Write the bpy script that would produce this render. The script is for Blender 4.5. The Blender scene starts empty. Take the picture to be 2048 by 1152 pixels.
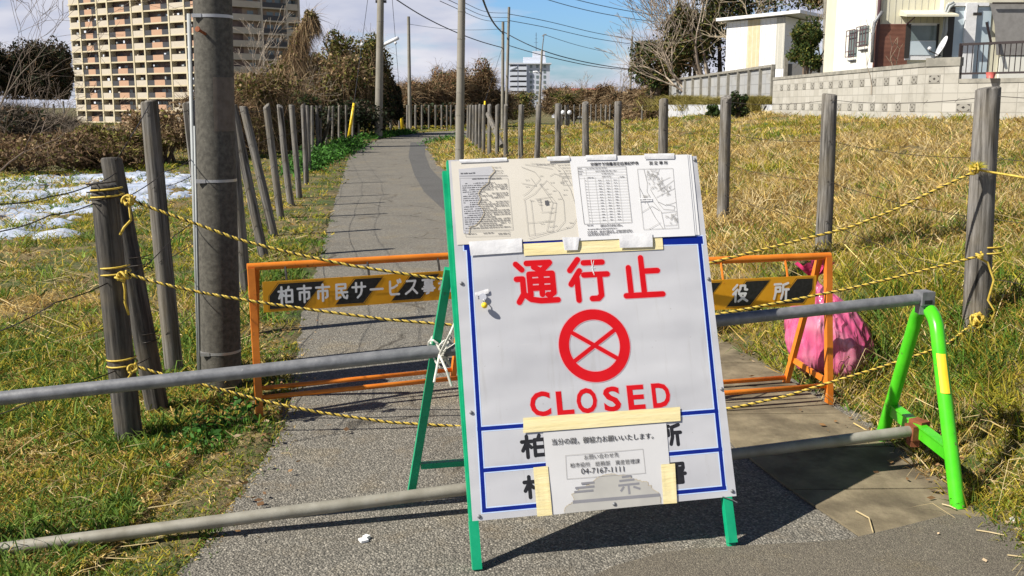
import bpy, math, random
import numpy as np
from mathutils import Vector, Matrix
random.seed(7)
rng = np.random.default_rng(11)
SC = bpy.context.scene
COL = SC.collection

# ------------------------------------------------------------------ camera, sky, sun
F = 2000.0; H = 1.55
PITCH = math.atan((576 - 210) / F); CP, SP = math.cos(PITCH), math.sin(PITCH)
cam_d = bpy.data.cameras.new('camera'); cam = bpy.data.objects.new('camera', cam_d); COL.objects.link(cam)
cam_d.sensor_width = 36; cam_d.lens = F / 2048 * 36; cam_d.clip_start = 0.05; cam_d.clip_end = 8000
cam.location = (0, 0, H); cam.rotation_euler = (math.pi / 2 - PITCH, 0, 0)
SC.camera = cam
SV = Vector((0.95, 0.44, -1.0))                       # shadow of one metre of height falls here
SUN_EL = math.atan2(1, math.hypot(SV.x, SV.y))
sun_d = bpy.data.lights.new('sun', 'SUN'); sun_d.energy = 5.0; sun_d.angle = math.radians(0.5); sun_d.color = (1, 0.94, 0.84)
sun = bpy.data.objects.new('sun', sun_d); COL.objects.link(sun)
sun.rotation_euler = SV.to_track_quat('-Z', 'Y').to_euler(); sun.location = (-20, -15, 30)
W = bpy.data.worlds.new('World'); SC.world = W; W.use_nodes = True
nt = W.node_tree; nt.nodes.clear()
def N(t, **k):
    n = nt.nodes.new(t)
    for a, b in k.items(): setattr(n, a, b)
    return n
out = N('ShaderNodeOutputWorld'); bg = N('ShaderNodeBackground'); bg.inputs[1].default_value = 0.06
sky = N('ShaderNodeTexSky', sky_type='NISHITA'); sky.sun_disc = False; sky.sun_elevation = SUN_EL
sky.sun_rotation = math.atan2(-SV.x, -SV.y)
tint = N('ShaderNodeMixRGB', blend_type='MULTIPLY'); tint.inputs[0].default_value = 1
tc = N('ShaderNodeTexCoord'); mp = N('ShaderNodeMapping'); mp.inputs['Scale'].default_value = (2.2, 2.2, 9)
nz = N('ShaderNodeTexNoise'); nz.inputs['Scale'].default_value = 2.6; nz.inputs['Detail'].default_value = 7; nz.inputs['Roughness'].default_value = 0.55
dv = N('ShaderNodeVectorMath', operation='DISTANCE'); dv.inputs[1].default_value = (0.055, 0.99, 0.125)
mr = N('ShaderNodeMapRange'); mr.inputs[1].default_value = 0.035; mr.inputs[2].default_value = 0.12; mr.inputs[3].default_value = -0.30; mr.inputs[4].default_value = 0.10
ad = N('ShaderNodeMath', operation='ADD')
rp = N('ShaderNodeValToRGB'); rp.color_ramp.elements[0].position = 0.36; rp.color_ramp.elements[1].position = 0.56
nz2 = N('ShaderNodeTexNoise'); nz2.inputs['Scale'].default_value = 4.0; nz2.inputs['Detail'].default_value = 5
cr = N('ShaderNodeValToRGB'); cr.color_ramp.elements[0].color = (5.9, 6.3, 7.9, 1); cr.color_ramp.elements[1].color = (8.8, 8.8, 9.6, 1)
cr.color_ramp.elements[0].position = 0.36; cr.color_ramp.elements[1].position = 0.64
mx = N('ShaderNodeMixRGB')
L = nt.links.new
sx = N('ShaderNodeSeparateXYZ'); zr_ = N('ShaderNodeMapRange'); zr_.inputs[1].default_value = 0.12; zr_.inputs[2].default_value = 0.45
tm = N('ShaderNodeMixRGB'); tm.inputs[1].default_value = (0.85, 1.25, 1.8, 1); tm.inputs[2].default_value = (0.22, 0.32, 0.5, 1)
zc_ = N('ShaderNodeMapRange'); zc_.inputs[1].default_value = 0.18; zc_.inputs[2].default_value = 0.42; zc_.inputs[3].default_value = 1; zc_.inputs[4].default_value = 0.0
cm_ = N('ShaderNodeMath', operation='MULTIPLY')
L(sky.outputs[0], tint.inputs[1]); L(tc.outputs['Generated'], mp.inputs[0]); L(mp.outputs[0], nz.inputs[0]); L(mp.outputs[0], nz2.inputs[0])
L(tc.outputs['Generated'], dv.inputs[0]); L(dv.outputs['Value'], mr.inputs[0]); L(nz.outputs[0], ad.inputs[0]); L(mr.outputs[0], ad.inputs[1])
L(ad.outputs[0], rp.inputs[0]); L(nz2.outputs[0], cr.inputs[0]); L(tc.outputs['Generated'], sx.inputs[0]); L(sx.outputs['Z'], zr_.inputs[0]); L(sx.outputs['Z'], zc_.inputs[0]); L(zr_.outputs[0], tm.inputs[0]); L(tm.outputs[0], tint.inputs[2]); L(rp.outputs[0], cm_.inputs[0]); L(zc_.outputs[0], cm_.inputs[1]); L(cm_.outputs[0], mx.inputs[0]); L(tint.outputs[0], mx.inputs[1]); L(cr.outputs[0], mx.inputs[2])
L(mx.outputs[0], bg.inputs[0]); L(bg.outputs[0], out.inputs[0])
SC.view_settings.view_transform = 'Standard'; SC.view_settings.look = 'None'; SC.view_settings.gamma = 1; SC.view_settings.exposure = 0.58

# ------------------------------------------------------------------ pixel -> place helpers (pixels of the 2048 x 1152 photo)
def ray(px, py):
    x = (px - 1024) / F; y = (576 - py) / F
    return Vector((x, CP + y * SP, y * CP - SP))
def gnd(px, py, z=0.0):
    r = ray(px, py); t = (z - H) / r.z
    return Vector((r.x * t, r.y * t, z))
def at(px, py, Y):
    r = ray(px, py); t = Y / r.y
    return Vector((r.x * t, Y, H + r.z * t))
def atX(px, py, X):
    r = ray(px, py); t = X / r.x
    return Vector((X, r.y * t, H + r.z * t))
def on_plane(px, py, p0, n):
    r = ray(px, py); o = Vector((0, 0, H)); t = (p0 - o).dot(n) / r.dot(n)
    return o + r * t

# ------------------------------------------------------------------ materials
def newmat(name):
    m = bpy.data.materials.new(name); m.use_nodes = True
    return m, m.node_tree, m.node_tree.nodes['Principled BSDF']
def nd(t, ty, **k):
    n = t.nodes.new(ty)
    for a, b in k.items():
        if a in ('operation', 'blend_type', 'feature', 'wave_type', 'bands_direction', 'attribute_name', 'data_type', 'distance'): setattr(n, a, b)
        else: n.inputs[a.replace('_', ' ')].default_value = b
    return n
def c4(c): return (c[0], c[1], c[2], 1)
def ramp(t, src, stops):
    r = t.nodes.new('ShaderNodeValToRGB'); e = r.color_ramp.elements
    while len(e) < len(stops): e.new(0.5)
    for i, (p, c) in enumerate(stops): e[i].position = p; e[i].color = c4(c)
    t.links.new(src, r.inputs[0]); return r.outputs[0]
def coords(t, scale=(1, 1, 1)):
    tc = t.nodes.new('ShaderNodeTexCoord'); m = t.nodes.new('ShaderNodeMapping'); m.inputs['Scale'].default_value = scale
    t.links.new(tc.outputs['Object'], m.inputs[0]); return m.outputs[0]
def mixc(t, fac, a, b, mode='MIX'):
    m = t.nodes.new('ShaderNodeMixRGB'); m.blend_type = mode
    for i, v in ((0, fac), (1, a), (2, b)):
        if isinstance(v, bpy.types.NodeSocket): t.links.new(v, m.inputs[i])
        elif i == 0: m.inputs[0].default_value = v
        else: m.inputs[i].default_value = c4(v)
    return m.outputs[0]
def noise(t, vec, scale, detail=5, rough=0.6):
    n = t.nodes.new('ShaderNodeTexNoise'); n.inputs['Scale'].default_value = scale; n.inputs['Detail'].default_value = detail; n.inputs['Roughness'].default_value = rough
    t.links.new(vec, n.inputs['Vector']); return n.outputs[0]
def bump(t, b, h, strength=0.4, dist=0.01):
    n = t.nodes.new('ShaderNodeBump'); n.inputs['Strength'].default_value = strength; n.inputs['Distance'].default_value = dist
    t.links.new(h, n.inputs['Height']); t.links.new(n.outputs[0], b.inputs['Normal'])
def mottled(name, a, b_, scale=8, rough=0.7, metal=0, bs=0.2, bd=0.004, stretch=(1, 1, 1), dirt=None, dscale=3, dlo=0.55, dhi=0.7, spec=0.4):
    m, t, b = newmat(name); v = coords(t, stretch); n = noise(t, v, scale)
    c = ramp(t, n, [(0.35, a), (0.65, b_)])
    if dirt:
        n2 = noise(t, v, dscale, 6, 0.65); f = ramp(t, n2, [(dlo, (0, 0, 0)), (dhi, (1, 1, 1))]); c = mixc(t, f, c, dirt)
    t.links.new(c, b.inputs['Base Color']); b.inputs['Roughness'].default_value = rough; b.inputs['Metallic'].default_value = metal
    b.inputs['Specular IOR Level'].default_value = spec
    if bs: bump(t, b, noise(t, v, scale * 3), bs, bd)
    return m
def flat(name, c, rough=0.6, metal=0): return mottled(name, tuple(x * 0.93 for x in c), tuple(min(1, x * 1.05) for x in c), 15, rough, metal, 0)
def asphalt(name, lo, hi, tint, sc=95, bs=0.9):
    m, t, b = newmat(name); v = coords(t)
    vo = t.nodes.new('ShaderNodeTexVoronoi'); vo.inputs['Scale'].default_value = sc; t.links.new(v, vo.inputs['Vector'])
    sep = t.nodes.new('ShaderNodeSeparateColor'); t.links.new(vo.outputs['Color'], sep.inputs[0])
    c = ramp(t, sep.outputs[0], [(0.0, lo), (0.55, tuple((x + y) / 2 for x, y in zip(lo, hi))), (0.9, hi), (1.0, tuple(x * 1.45 for x in hi))])
    e = ramp(t, vo.outputs['Distance'], [(0.25, (1, 1, 1)), (0.75, (0.5, 0.5, 0.5))]); c = mixc(t, 1, c, e, 'MULTIPLY')
    big = ramp(t, noise(t, v, 1.3, 6, 0.65), [(0.3, (0.82, 0.81, 0.80)), (0.55, (1, 1, 1)), (0.75, tint)]); c = mixc(t, 1, c, big, 'MULTIPLY')
    t.links.new(c, b.inputs['Base Color']); b.inputs['Roughness'].default_value = 0.85
    inv = ramp(t, vo.outputs['Distance'], [(0.0, (1, 1, 1)), (0.8, (0, 0, 0))]); bump(t, b, inv, bs, 0.006); return m
def wood(name, a, b_, dark):
    m, t, b = newmat(name); tcn = t.nodes.new('ShaderNodeTexCoord'); oi = t.nodes.new('ShaderNodeObjectInfo')
    vm = t.nodes.new('ShaderNodeVectorMath'); vm.operation = 'ADD'; cx = t.nodes.new('ShaderNodeCombineXYZ')
    mu = t.nodes.new('ShaderNodeMath'); mu.operation = 'MULTIPLY'; mu.inputs[1].default_value = 37; t.links.new(oi.outputs['Random'], mu.inputs[0])
    for i in range(3): t.links.new(mu.outputs[0], cx.inputs[i])
    t.links.new(tcn.outputs['Object'], vm.inputs[0]); t.links.new(cx.outputs[0], vm.inputs[1])
    mp = t.nodes.new('ShaderNodeMapping'); mp.inputs['Scale'].default_value = (1, 1, 0.07); t.links.new(vm.outputs[0], mp.inputs[0]); v = mp.outputs[0]
    g = noise(t, v, 55, 8, 0.7); c = ramp(t, g, [(0.3, dark), (0.42, a), (0.66, b_)])
    g2 = noise(t, v, 14, 4, 0.6); ck = ramp(t, g2, [(0.36, (0.12, 0.11, 0.1)), (0.42, (1, 1, 1))]); c = mixc(t, 1, c, ck, 'MULTIPLY')
    g3 = noise(t, vm.outputs[0], 5, 4, 0.6); c = mixc(t, ramp(t, g3, [(0.45, (0, 0, 0)), (0.75, (0.6, 0.6, 0.6))]), c, (0.16, 0.13, 0.08))
    t.links.new(c, b.inputs['Base Color']); b.inputs['Roughness'].default_value = 0.85; bump(t, b, g, 0.8, 0.006); return m
def foliage(name, trans=0.25, rough=0.7):
    m, t, b = newmat(name); a = t.nodes.new('ShaderNodeAttribute'); a.attribute_name = 'Col'
    b.inputs['Roughness'].default_value = rough; b.inputs['Specular IOR Level'].default_value = 0.25
    t.links.new(a.outputs['Color'], b.inputs['Base Color'])
    tr = t.nodes.new('ShaderNodeBsdfTranslucent'); t.links.new(a.outputs['Color'], tr.inputs[0]); ms = t.nodes.new('ShaderNodeMixShader'); ms.inputs[0].default_value = trans
    o = t.nodes['Material Output']; t.links.new(b.outputs[0], ms.inputs[1]); t.links.new(tr.outputs[0], ms.inputs[2]); t.links.new(ms.outputs[0], o.inputs[0]); return m
def blockwork(name, a, b_, bw, bh, mortar, msize=0.012, stain=(0.2, 0.18, 0.13)):
    m, t, b = newmat(name); tcn = t.nodes.new('ShaderNodeTexCoord'); br = t.nodes.new('ShaderNodeTexBrick')
    br.offset = 0; br.inputs['Scale'].default_value = 1; br.inputs['Brick Width'].default_value = bw; br.inputs['Row Height'].default_value = bh; br.inputs['Mortar Size'].default_value = msize
    br.inputs['Color1'].default_value = c4(a); br.inputs['Color2'].default_value = c4(b_); br.inputs['Mortar'].default_value = c4(mortar)
    t.links.new(tcn.outputs['UV'], br.inputs['Vector'])
    n = noise(t, tcn.outputs['Object'], 2.2, 7, 0.7); c = mixc(t, ramp(t, n, [(0.5, (0, 0, 0)), (0.78, (0.7, 0.7, 0.7))]), br.outputs[0], stain)
    t.links.new(c, b.inputs['Base Color']); b.inputs['Roughness'].default_value = 0.9; bump(t, b, noise(t, tcn.outputs['Object'], 30), 0.3, 0.004); return m

M = {}
M['soil'] = mottled('soil', (0.075, 0.07, 0.028), (0.23, 0.165, 0.075), 3.5, 0.95, 0, 1.0, 0.05, dirt=(0.06, 0.085, 0.02), dscale=1.2, dlo=0.45, dhi=0.6)
M['asphalt0'] = asphalt('coarse_asphalt', (0.12, 0.113, 0.098), (0.36, 0.34, 0.29), (1.12, 1.04, 0.84))
M['asphalt_fine'] = asphalt('fine_asphalt', (0.135, 0.118, 0.09), (0.235, 0.207, 0.155), (1.0, 0.9, 0.66), 230, 0.5)
def path_asphalt():
    m = asphalt('coarse_asphalt', (0.145, 0.135, 0.112), (0.34, 0.315, 0.262), (1.15, 1.04, 0.82), 125, 0.8); t = m.node_tree; b = t.nodes['Principled BSDF']
    src = b.inputs['Base Color'].links[0].from_socket; v = coords(t); nn = t.nodes.new('ShaderNodeTexNoise'); nn.inputs['Scale'].default_value = 1.7; nn.inputs['Detail'].default_value = 4; t.links.new(v, nn.inputs['Vector'])
    mm_ = t.nodes.new('ShaderNodeMixRGB'); mm_.inputs[0].default_value = 0.35; t.links.new(v, mm_.inputs[1]); t.links.new(nn.outputs['Color'], mm_.inputs[2])
    vo = t.nodes.new('ShaderNodeTexVoronoi'); vo.feature = 'DISTANCE_TO_EDGE'; vo.inputs['Scale'].default_value = 0.9; t.links.new(mm_.outputs[0], vo.inputs['Vector'])
    cr_ = ramp(t, vo.outputs['Distance'], [(0.0, (0.35, 0.33, 0.3)), (0.006, (0.6, 0.58, 0.55)), (0.014, (1, 1, 1))]); br = ramp(t, noise(t, v, 0.8, 3), [(0.46, (1, 1, 1)), (0.54, (0, 0, 0))]); c = mixc(t, br, mixc(t, 1, src, cr_, 'MULTIPLY'), src)
    dn = noise(t, v, 4.5, 7, 0.7); c = mixc(t, ramp(t, dn, [(0.52, (0, 0, 0)), (0.72, (0.55, 0.55, 0.55))]), c, (0.19, 0.15, 0.095)); t.links.new(c, b.inputs['Base Color']); return m
M['asphalt'] = path_asphalt()
M['patch'] = asphalt('patch_asphalt', (0.10, 0.10, 0.095), (0.17, 0.165, 0.155), (1, 1, 0.96), 260, 0.4)
M['lid'] = mottled('gutter_concrete', (0.16, 0.132, 0.085), (0.25, 0.208, 0.135), 7, 0.95, 0, 0.9, 0.006, dirt=(0.11, 0.09, 0.06), dscale=3.4, dlo=0.45, dhi=0.66, spec=0.2)
M['wood'] = wood('weathered_wood', (0.085, 0.078, 0.068), (0.27, 0.255, 0.235), (0.022, 0.02, 0.018))
M['wood_dark'] = wood('dark_weathered_wood', (0.03, 0.027, 0.024), (0.125, 0.115, 0.10), (0.008, 0.007, 0.006))
M['grass'] = foliage('grass_blades', 0.3); M['leaf'] = foliage('leaves', 0.2); M['twig'] = foliage('twigs', 0.0, 0.9)
M['galv'] = mottled('galvanised_steel', (0.17, 0.175, 0.185), (0.26, 0.265, 0.275), 25, 0.5, 0.3, 0.2, 0.002, dirt=(0.46, 0.46, 0.45), dscale=26, dlo=0.68, dhi=0.72)
M['galv_dirty'] = mottled('stained_galvanised_steel', (0.24, 0.225, 0.18), (0.36, 0.345, 0.29), 10, 0.6, 0.2, 0.2, 0.002, dirt=(0.25, 0.17, 0.09), dscale=5, dlo=0.6, dhi=0.72)
M['rust'] = mottled('rusty_steel', (0.16, 0.05, 0.02), (0.28, 0.09, 0.035), 30, 0.8, 0, 0.4)
M['orange'] = mottled('orange_paint', (0.62, 0.17, 0.015), (0.74, 0.235, 0.025), 9, 0.45, 0, 0.1, 0.002, dirt=(0.2, 0.07, 0.02), dscale=22, dlo=0.62, dhi=0.72)
M['amber'] = mottled('amber_sheet', (0.82, 0.37, 0.012), (0.88, 0.42, 0.02), 12, 0.4, 0, 0, dirt=(0.3, 0.14, 0.02), dscale=14, dlo=0.64, dhi=0.74)
M['black'] = mottled('black_print', (0.012, 0.012, 0.014), (0.022, 0.022, 0.026), 40, 0.5, 0, 0)
M['black_worn'] = mottled('worn_black_print', (0.012, 0.012, 0.012), (0.028, 0.028, 0.028), 60, 0.5, 0, 0, dirt=(0.35, 0.3, 0.2), dscale=90, dlo=0.72, dhi=0.78)
M['white_print'] = flat('white_print', (0.88, 0.88, 0.88), 0.4)
M['sheet_grey'] = mottled('reflective_sheet', (0.40, 0.415, 0.47), (0.44, 0.455, 0.51), 3, 0.38, 0, 0.05, 0.001, dirt=(0.375, 0.385, 0.43), dscale=4, spec=0.5)
def board_face():
    m, t, b = newmat('reflective_sheet'); v = coords(t); c = ramp(t, noise(t, v, 2.4, 4), [(0.35, (0.50, 0.505, 0.53)), (0.65, (0.56, 0.565, 0.585))])
    st = noise(t, coords(t, (26, 2.2, 1)), 1.0, 6, 0.7); c = mixc(t, ramp(t, st, [(0.55, (0, 0, 0)), (0.75, (0.5, 0.5, 0.5))]), c, (0.40, 0.39, 0.37))
    sp = noise(t, v, 70, 3, 0.6); c = mixc(t, ramp(t, sp, [(0.70, (0, 0, 0)), (0.74, (0.6, 0.6, 0.6))]), c, (0.26, 0.25, 0.23))
    sc_ = noise(t, coords(t, (3, 60, 1)), 2.0, 2, 0.5); c = mixc(t, ramp(t, sc_, [(0.72, (0, 0, 0)), (0.74, (0.35, 0.35, 0.35))]), c, (0.62, 0.62, 0.62))
    t.links.new(c, b.inputs['Base Color']); b.inputs['Roughness'].default_value = 0.34; bump(t, b, noise(t, coords(t, (1, 2.4, 1)), 1.6, 2, 0.4), 0.6, 0.06); return m
M['sheet_grey'] = board_face()
M['rim'] = mottled('board_rim', (0.52, 0.54, 0.60), (0.6, 0.62, 0.68), 20, 0.35, 0.1, 0)
M['red'] = mottled('red_print', (0.58, 0.003, 0.006), (0.64, 0.006, 0.010), 9, 0.4, 0, 0)
M['pink_print'] = flat('pale_pink_print', (0.66, 0.36, 0.40), 0.4)
M['blue'] = mottled('blue_print', (0.0, 0.012, 0.20), (0.003, 0.02, 0.25), 9, 0.4, 0, 0)
M['paleblue'] = flat('pale_blue_print', (0.55, 0.68, 0.92), 0.4)
M['green'] = mottled('green_paint', (0.0, 0.30, 0.14), (0.01, 0.38, 0.18), 12, 0.4, 0, 0.1, 0.001, dirt=(0.02, 0.16, 0.08), dscale=18, dlo=0.64, dhi=0.72)
M['lime'] = mottled('lime_green_paint', (0.055, 0.50, 0.012), (0.09, 0.60, 0.02), 8, 0.3, 0, 0.05, 0.001, dirt=(0.10, 0.12, 0.04), dscale=34, dlo=0.64, dhi=0.69, spec=0.4)
M['yellow'] = flat('yellow_reflective_tape', (0.86, 0.60, 0.03), 0.4)
M['rope_y'] = mottled('yellow_rope', (0.50, 0.34, 0.035), (0.66, 0.50, 0.10), 60, 0.6, 0, 0.2)
M['rope_k'] = flat('black_rope', (0.015, 0.014, 0.012), 0.6)
M['wire'] = flat('dark_wire', (0.03, 0.024, 0.02), 0.6, 0.2)
M['cable'] = flat('black_cable', (0.02, 0.022, 0.028), 0.6)
M['cable_far'] = flat('grey_line', (0.10, 0.14, 0.20), 0.6)
M['paper_w'] = mottled('white_paper', (0.74, 0.74, 0.74), (0.8, 0.8, 0.8), 2, 0.8, 0, 0.3, 0.002)
M['paper_c'] = mottled('cream_paper', (0.66, 0.62, 0.53), (0.72, 0.68, 0.60), 2, 0.8, 0, 0.3, 0.002)
M['paper_g'] = mottled('soaked_paper', (0.48, 0.48, 0.50), (0.58, 0.58, 0.60), 5, 0.7, 0, 0.2, 0.002)
M['stain'] = flat('tan_water_stain', (0.56, 0.49, 0.36), 0.8)
M['ghost'] = mottled('translucent_wet_paper', (0.44, 0.43, 0.40), (0.50, 0.49, 0.45), 6, 0.6, 0, 0)
M['ghost_ink'] = flat('show_through_print', (0.25, 0.25, 0.27), 0.7)
M['tape_w'] = mottled('white_tape', (0.70, 0.70, 0.71), (0.80, 0.80, 0.80), 10, 0.3, 0, 0.5, 0.004, spec=0.5)
M['tape_y'] = mottled('masking_tape', (0.80, 0.68, 0.34), (0.86, 0.76, 0.44), 5, 0.7, 0, 0.6, 0.003, stretch=(1, 8, 1))
M['ink'] = flat('printed_ink', (0.11, 0.11, 0.12), 0.8)
M['ink2'] = flat('faint_ink', (0.36, 0.35, 0.33), 0.8)
M['inkd'] = flat('dark_ink', (0.03, 0.03, 0.035), 0.8)
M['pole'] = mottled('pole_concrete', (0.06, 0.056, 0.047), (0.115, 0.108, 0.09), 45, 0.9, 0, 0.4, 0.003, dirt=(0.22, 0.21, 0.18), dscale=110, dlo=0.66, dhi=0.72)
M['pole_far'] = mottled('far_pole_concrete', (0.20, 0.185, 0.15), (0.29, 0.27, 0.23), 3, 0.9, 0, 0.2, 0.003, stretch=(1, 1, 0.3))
M['steelband'] = flat('steel_band', (0.42, 0.42, 0.42), 0.4, 0.6)
M['conduit'] = flat('grey_conduit', (0.36, 0.38, 0.38), 0.5)
M['sleeve'] = mottled('pole_sleeve', (0.10, 0.08, 0.06), (0.15, 0.125, 0.10), 20, 0.7, 0, 0.3)
M['concrete'] = blockwork('block_wall', (0.40, 0.38, 0.33), (0.49, 0.47, 0.42), 0.4, 0.2, (0.30, 0.285, 0.25), 0.009, (0.22, 0.205, 0.17))
M['coping'] = mottled('coping', (0.22, 0.21, 0.18), (0.36, 0.34, 0.29), 4, 0.9, 0, 0.3)
M['panel'] = blockwork('concrete_panel', (0.30, 0.31, 0.32), (0.36, 0.36, 0.35), 0.8, 0.4, (0.2, 0.2, 0.2), 0.012)
M['fpost'] = mottled('concrete_post', (0.20, 0.19, 0.16), (0.30, 0.28, 0.24), 6, 0.9, 0, 0.2)
M['lowwall'] = mottled('pale_low_wall', (0.42, 0.43, 0.46), (0.52, 0.53, 0.55), 3, 0.9, 0, 0.2, stretch=(2, 2, 0.4))
M['vent_hole'] = flat('vent_hole', (0.035, 0.03, 0.025), 0.9)
M['house_white'] = mottled('cream_render', (0.76, 0.755, 0.68), (0.80, 0.795, 0.73), 2, 0.8, 0, 0.1)
M['house_cream'] = mottled('cream_siding', (0.64, 0.61, 0.46), (0.70, 0.67, 0.53), 2, 0.8, 0, 0.1)
M['brownsid'] = mottled('brown_corrugated_siding', (0.24, 0.10, 0.065), (0.33, 0.15, 0.10), 3, 0.7, 0, 0)
M['glass'] = mottled('window_glass', (0.13, 0.17, 0.17), (0.20, 0.25, 0.25), 1.5, 0.12, 0, 0)
M['frosted'] = mottled('pale_blue_glazing', (0.46, 0.56, 0.62), (0.56, 0.64, 0.68), 1.5, 0.3, 0, 0)
M['whiteframe'] = flat('white_frame', (0.78, 0.78, 0.78), 0.4)
M['darkiron'] = flat('dark_iron', (0.035, 0.025, 0.025), 0.5)
M['plum'] = flat('plum_downpipe', (0.11, 0.06, 0.07), 0.5)
M['shade_net'] = mottled('grey_shade_screen', (0.23, 0.22, 0.21), (0.29, 0.28, 0.27), 6, 0.8, 0, 0)
M['shed_w'] = flat('white_sheet', (0.78, 0.78, 0.78), 0.6); M['shed_b'] = mottled('beige_sheet', (0.52, 0.44, 0.27), (0.6, 0.51, 0.33), 6, 0.8, 0, 0)
M['shed_g'] = flat('grey_sheet', (0.44, 0.43, 0.38), 0.7)
M['apt_cream'] = mottled('apartment_cream', (0.54, 0.48, 0.34), (0.60, 0.54, 0.40), 0.3, 0.8, 0, 0)
M['apt_par'] = mottled('parapet_cream', (0.49, 0.435, 0.35), (0.56, 0.50, 0.41), 0.3, 0.8, 0, 0)
M['apt_peach'] = mottled('parapet_peach', (0.45, 0.275, 0.18), (0.51, 0.32, 0.21), 0.3, 0.8, 0, 0)
M['apt_slab'] = mottled('slab_edge', (0.54, 0.465, 0.31), (0.60, 0.53, 0.37), 0.3, 0.8, 0, 0)
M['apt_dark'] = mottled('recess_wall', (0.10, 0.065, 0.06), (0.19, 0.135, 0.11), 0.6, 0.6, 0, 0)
M['apt_grille'] = flat('dark_grille', (0.055, 0.055, 0.06), 0.5)
M['apt_brown'] = mottled('base_brown', (0.34, 0.21, 0.14), (0.40, 0.25, 0.17), 0.4, 0.8, 0, 0)
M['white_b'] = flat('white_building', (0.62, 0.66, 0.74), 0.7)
M['snow'] = mottled('snow', (0.30, 0.37, 0.50), (0.56, 0.60, 0.68), 1.6, 0.6, 0, 0.9, 0.05)
M['bag'] = None
M['redplastic'] = flat('red_plastic', (0.55, 0.12, 0.10), 0.5)
M['metal_dark'] = flat('dark_metal', (0.05, 0.045, 0.04), 0.5, 0.3)
M['dish'] = flat('white_dish', (0.74, 0.75, 0.78), 0.35)

# ------------------------------------------------------------------ mesh helpers
class MB:
    def __init__(s): s.v = []; s.f = []; s.m = []; s.cm = 0
    def add(s, vs, fs):
        b = len(s.v); s.v += [tuple(x) for x in vs]; s.f += [tuple(i + b for i in f) for f in fs]; s.m += [s.cm] * len(fs)
    def box(s, c, d, R=None):
        h = [x / 2 for x in d]; P = []
        for sx in (-1, 1):
            for sy in (-1, 1):
                for sz in (-1, 1):
                    p = Vector((sx * h[0], sy * h[1], sz * h[2]))
                    if R is not None: p = R @ p
                    P.append(p + Vector(c))
        s.add(P, [(0, 1, 3, 2), (4, 6, 7, 5), (0, 4, 5, 1), (2, 3, 7, 6), (0, 2, 6, 4), (1, 5, 7, 3)])
    def beam(s, a, b, w, h, up=(0, 0, 1)):
        a = Vector(a); b = Vector(b); d = b - a; l = d.length; d.normalize(); u = Vector(up)
        x = d.cross(u)
        if x.length < 1e-4: x = Vector((1, 0, 0))
        x.normalize(); z = x.cross(d).normalized(); R = Matrix((x, d, z)).transposed()
        s.box((a + b) / 2, (w, l, h), R)
    def tube(s, pts, r, n=8, cap=True):
        pts = [Vector(p) for p in pts]; m = len(pts)
        if not hasattr(r, '__len__'): r = [r] * m
        V = []; ref = None
        for i, p in enumerate(pts):
            d = (pts[min(i + 1, m - 1)] - pts[max(i - 1, 0)]).normalized()
            if ref is None: ref = d.orthogonal().normalized()
            ref = (ref - d * ref.dot(d)).normalized(); q = d.cross(ref)
            for k in range(n):
                a = 2 * math.pi * k / n; V.append(p + (ref * math.cos(a) + q * math.sin(a)) * r[i])
        Fs = [(i * n + k, i * n + (k + 1) % n, (i + 1) * n + (k + 1) % n, (i + 1) * n + k) for i in range(m - 1) for k in range(n)]
        if cap: Fs += [tuple(range(n - 1, -1, -1)), tuple((m - 1) * n + k for k in range(n))]
        s.add(V, Fs)
    def disc(s, c, r, z, n=24, r0=None):
        if r0 is None: s.add([(c[0] + r * math.cos(2 * math.pi * k / n), c[1] + r * math.sin(2 * math.pi * k / n), z) for k in range(n)], [tuple(range(n))])
        else:
            V = []
            for k in range(n):
                a = 2 * math.pi * k / n
                V += [(c[0] + r * math.cos(a), c[1] + r * math.sin(a), z), (c[0] + r0 * math.cos(a), c[1] + r0 * math.sin(a), z)]
            s.add(V, [(2 * k, 2 * ((k + 1) % n), 2 * ((k + 1) % n) + 1, 2 * k + 1) for k in range(n)])
    def poly(s, pts): s.add(pts, [tuple(range(len(pts)))])
    def sphere(s, c, r, n=10, sq=(1, 1, 1)):
        V = [(c[0], c[1], c[2] + r * sq[2])]; m = n // 2
        for i in range(1, m):
            th = math.pi * i / m
            for k in range(n):
                a = 2 * math.pi * k / n; V.append((c[0] + r * sq[0] * math.sin(th) * math.cos(a), c[1] + r * sq[1] * math.sin(th) * math.sin(a), c[2] + r * sq[2] * math.cos(th)))
        V.append((c[0], c[1], c[2] - r * sq[2])); e = len(V) - 1
        Fs = [(0, 1 + k, 1 + (k + 1) % n) for k in range(n)]
        for i in range(m - 2): Fs += [(1 + i * n + k, 1 + (i + 1) * n + k, 1 + (i + 1) * n + (k + 1) % n, 1 + i * n + (k + 1) % n) for k in range(n)]
        Fs += [(e, 1 + (m - 2) * n + (k + 1) % n, 1 + (m - 2) * n + k) for k in range(n)]
        s.add(V, Fs)
    def build(s, name, mats, parent=None, smooth=False, origin=None, mw=None):
        me = bpy.data.meshes.new(name); v = s.v
        if origin is not None: v = [(a[0] - origin[0], a[1] - origin[1], a[2] - origin[2]) for a in v]
        me.from_pydata(v, [], s.f)
        for m in (mats if isinstance(mats, (list, tuple)) else [mats]): me.materials.append(M[m] if isinstance(m, str) else m)
        me.polygons.foreach_set('material_index', s.m)
        if smooth: me.polygons.foreach_set('use_smooth', [True] * len(s.f))
        me.update(); o = bpy.data.objects.new(name, me); COL.objects.link(o)
        if origin is not None: o.location = origin
        if mw is not None: o.matrix_world = mw
        if parent is not None: o.parent = parent
        return o
def smooth_by_angle(o, ang=40):
    for p in o.data.polygons: p.use_smooth = True
    try: o.data.set_sharp_from_angle(angle=math.radians(ang))
    except Exception: pass
    return o
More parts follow.
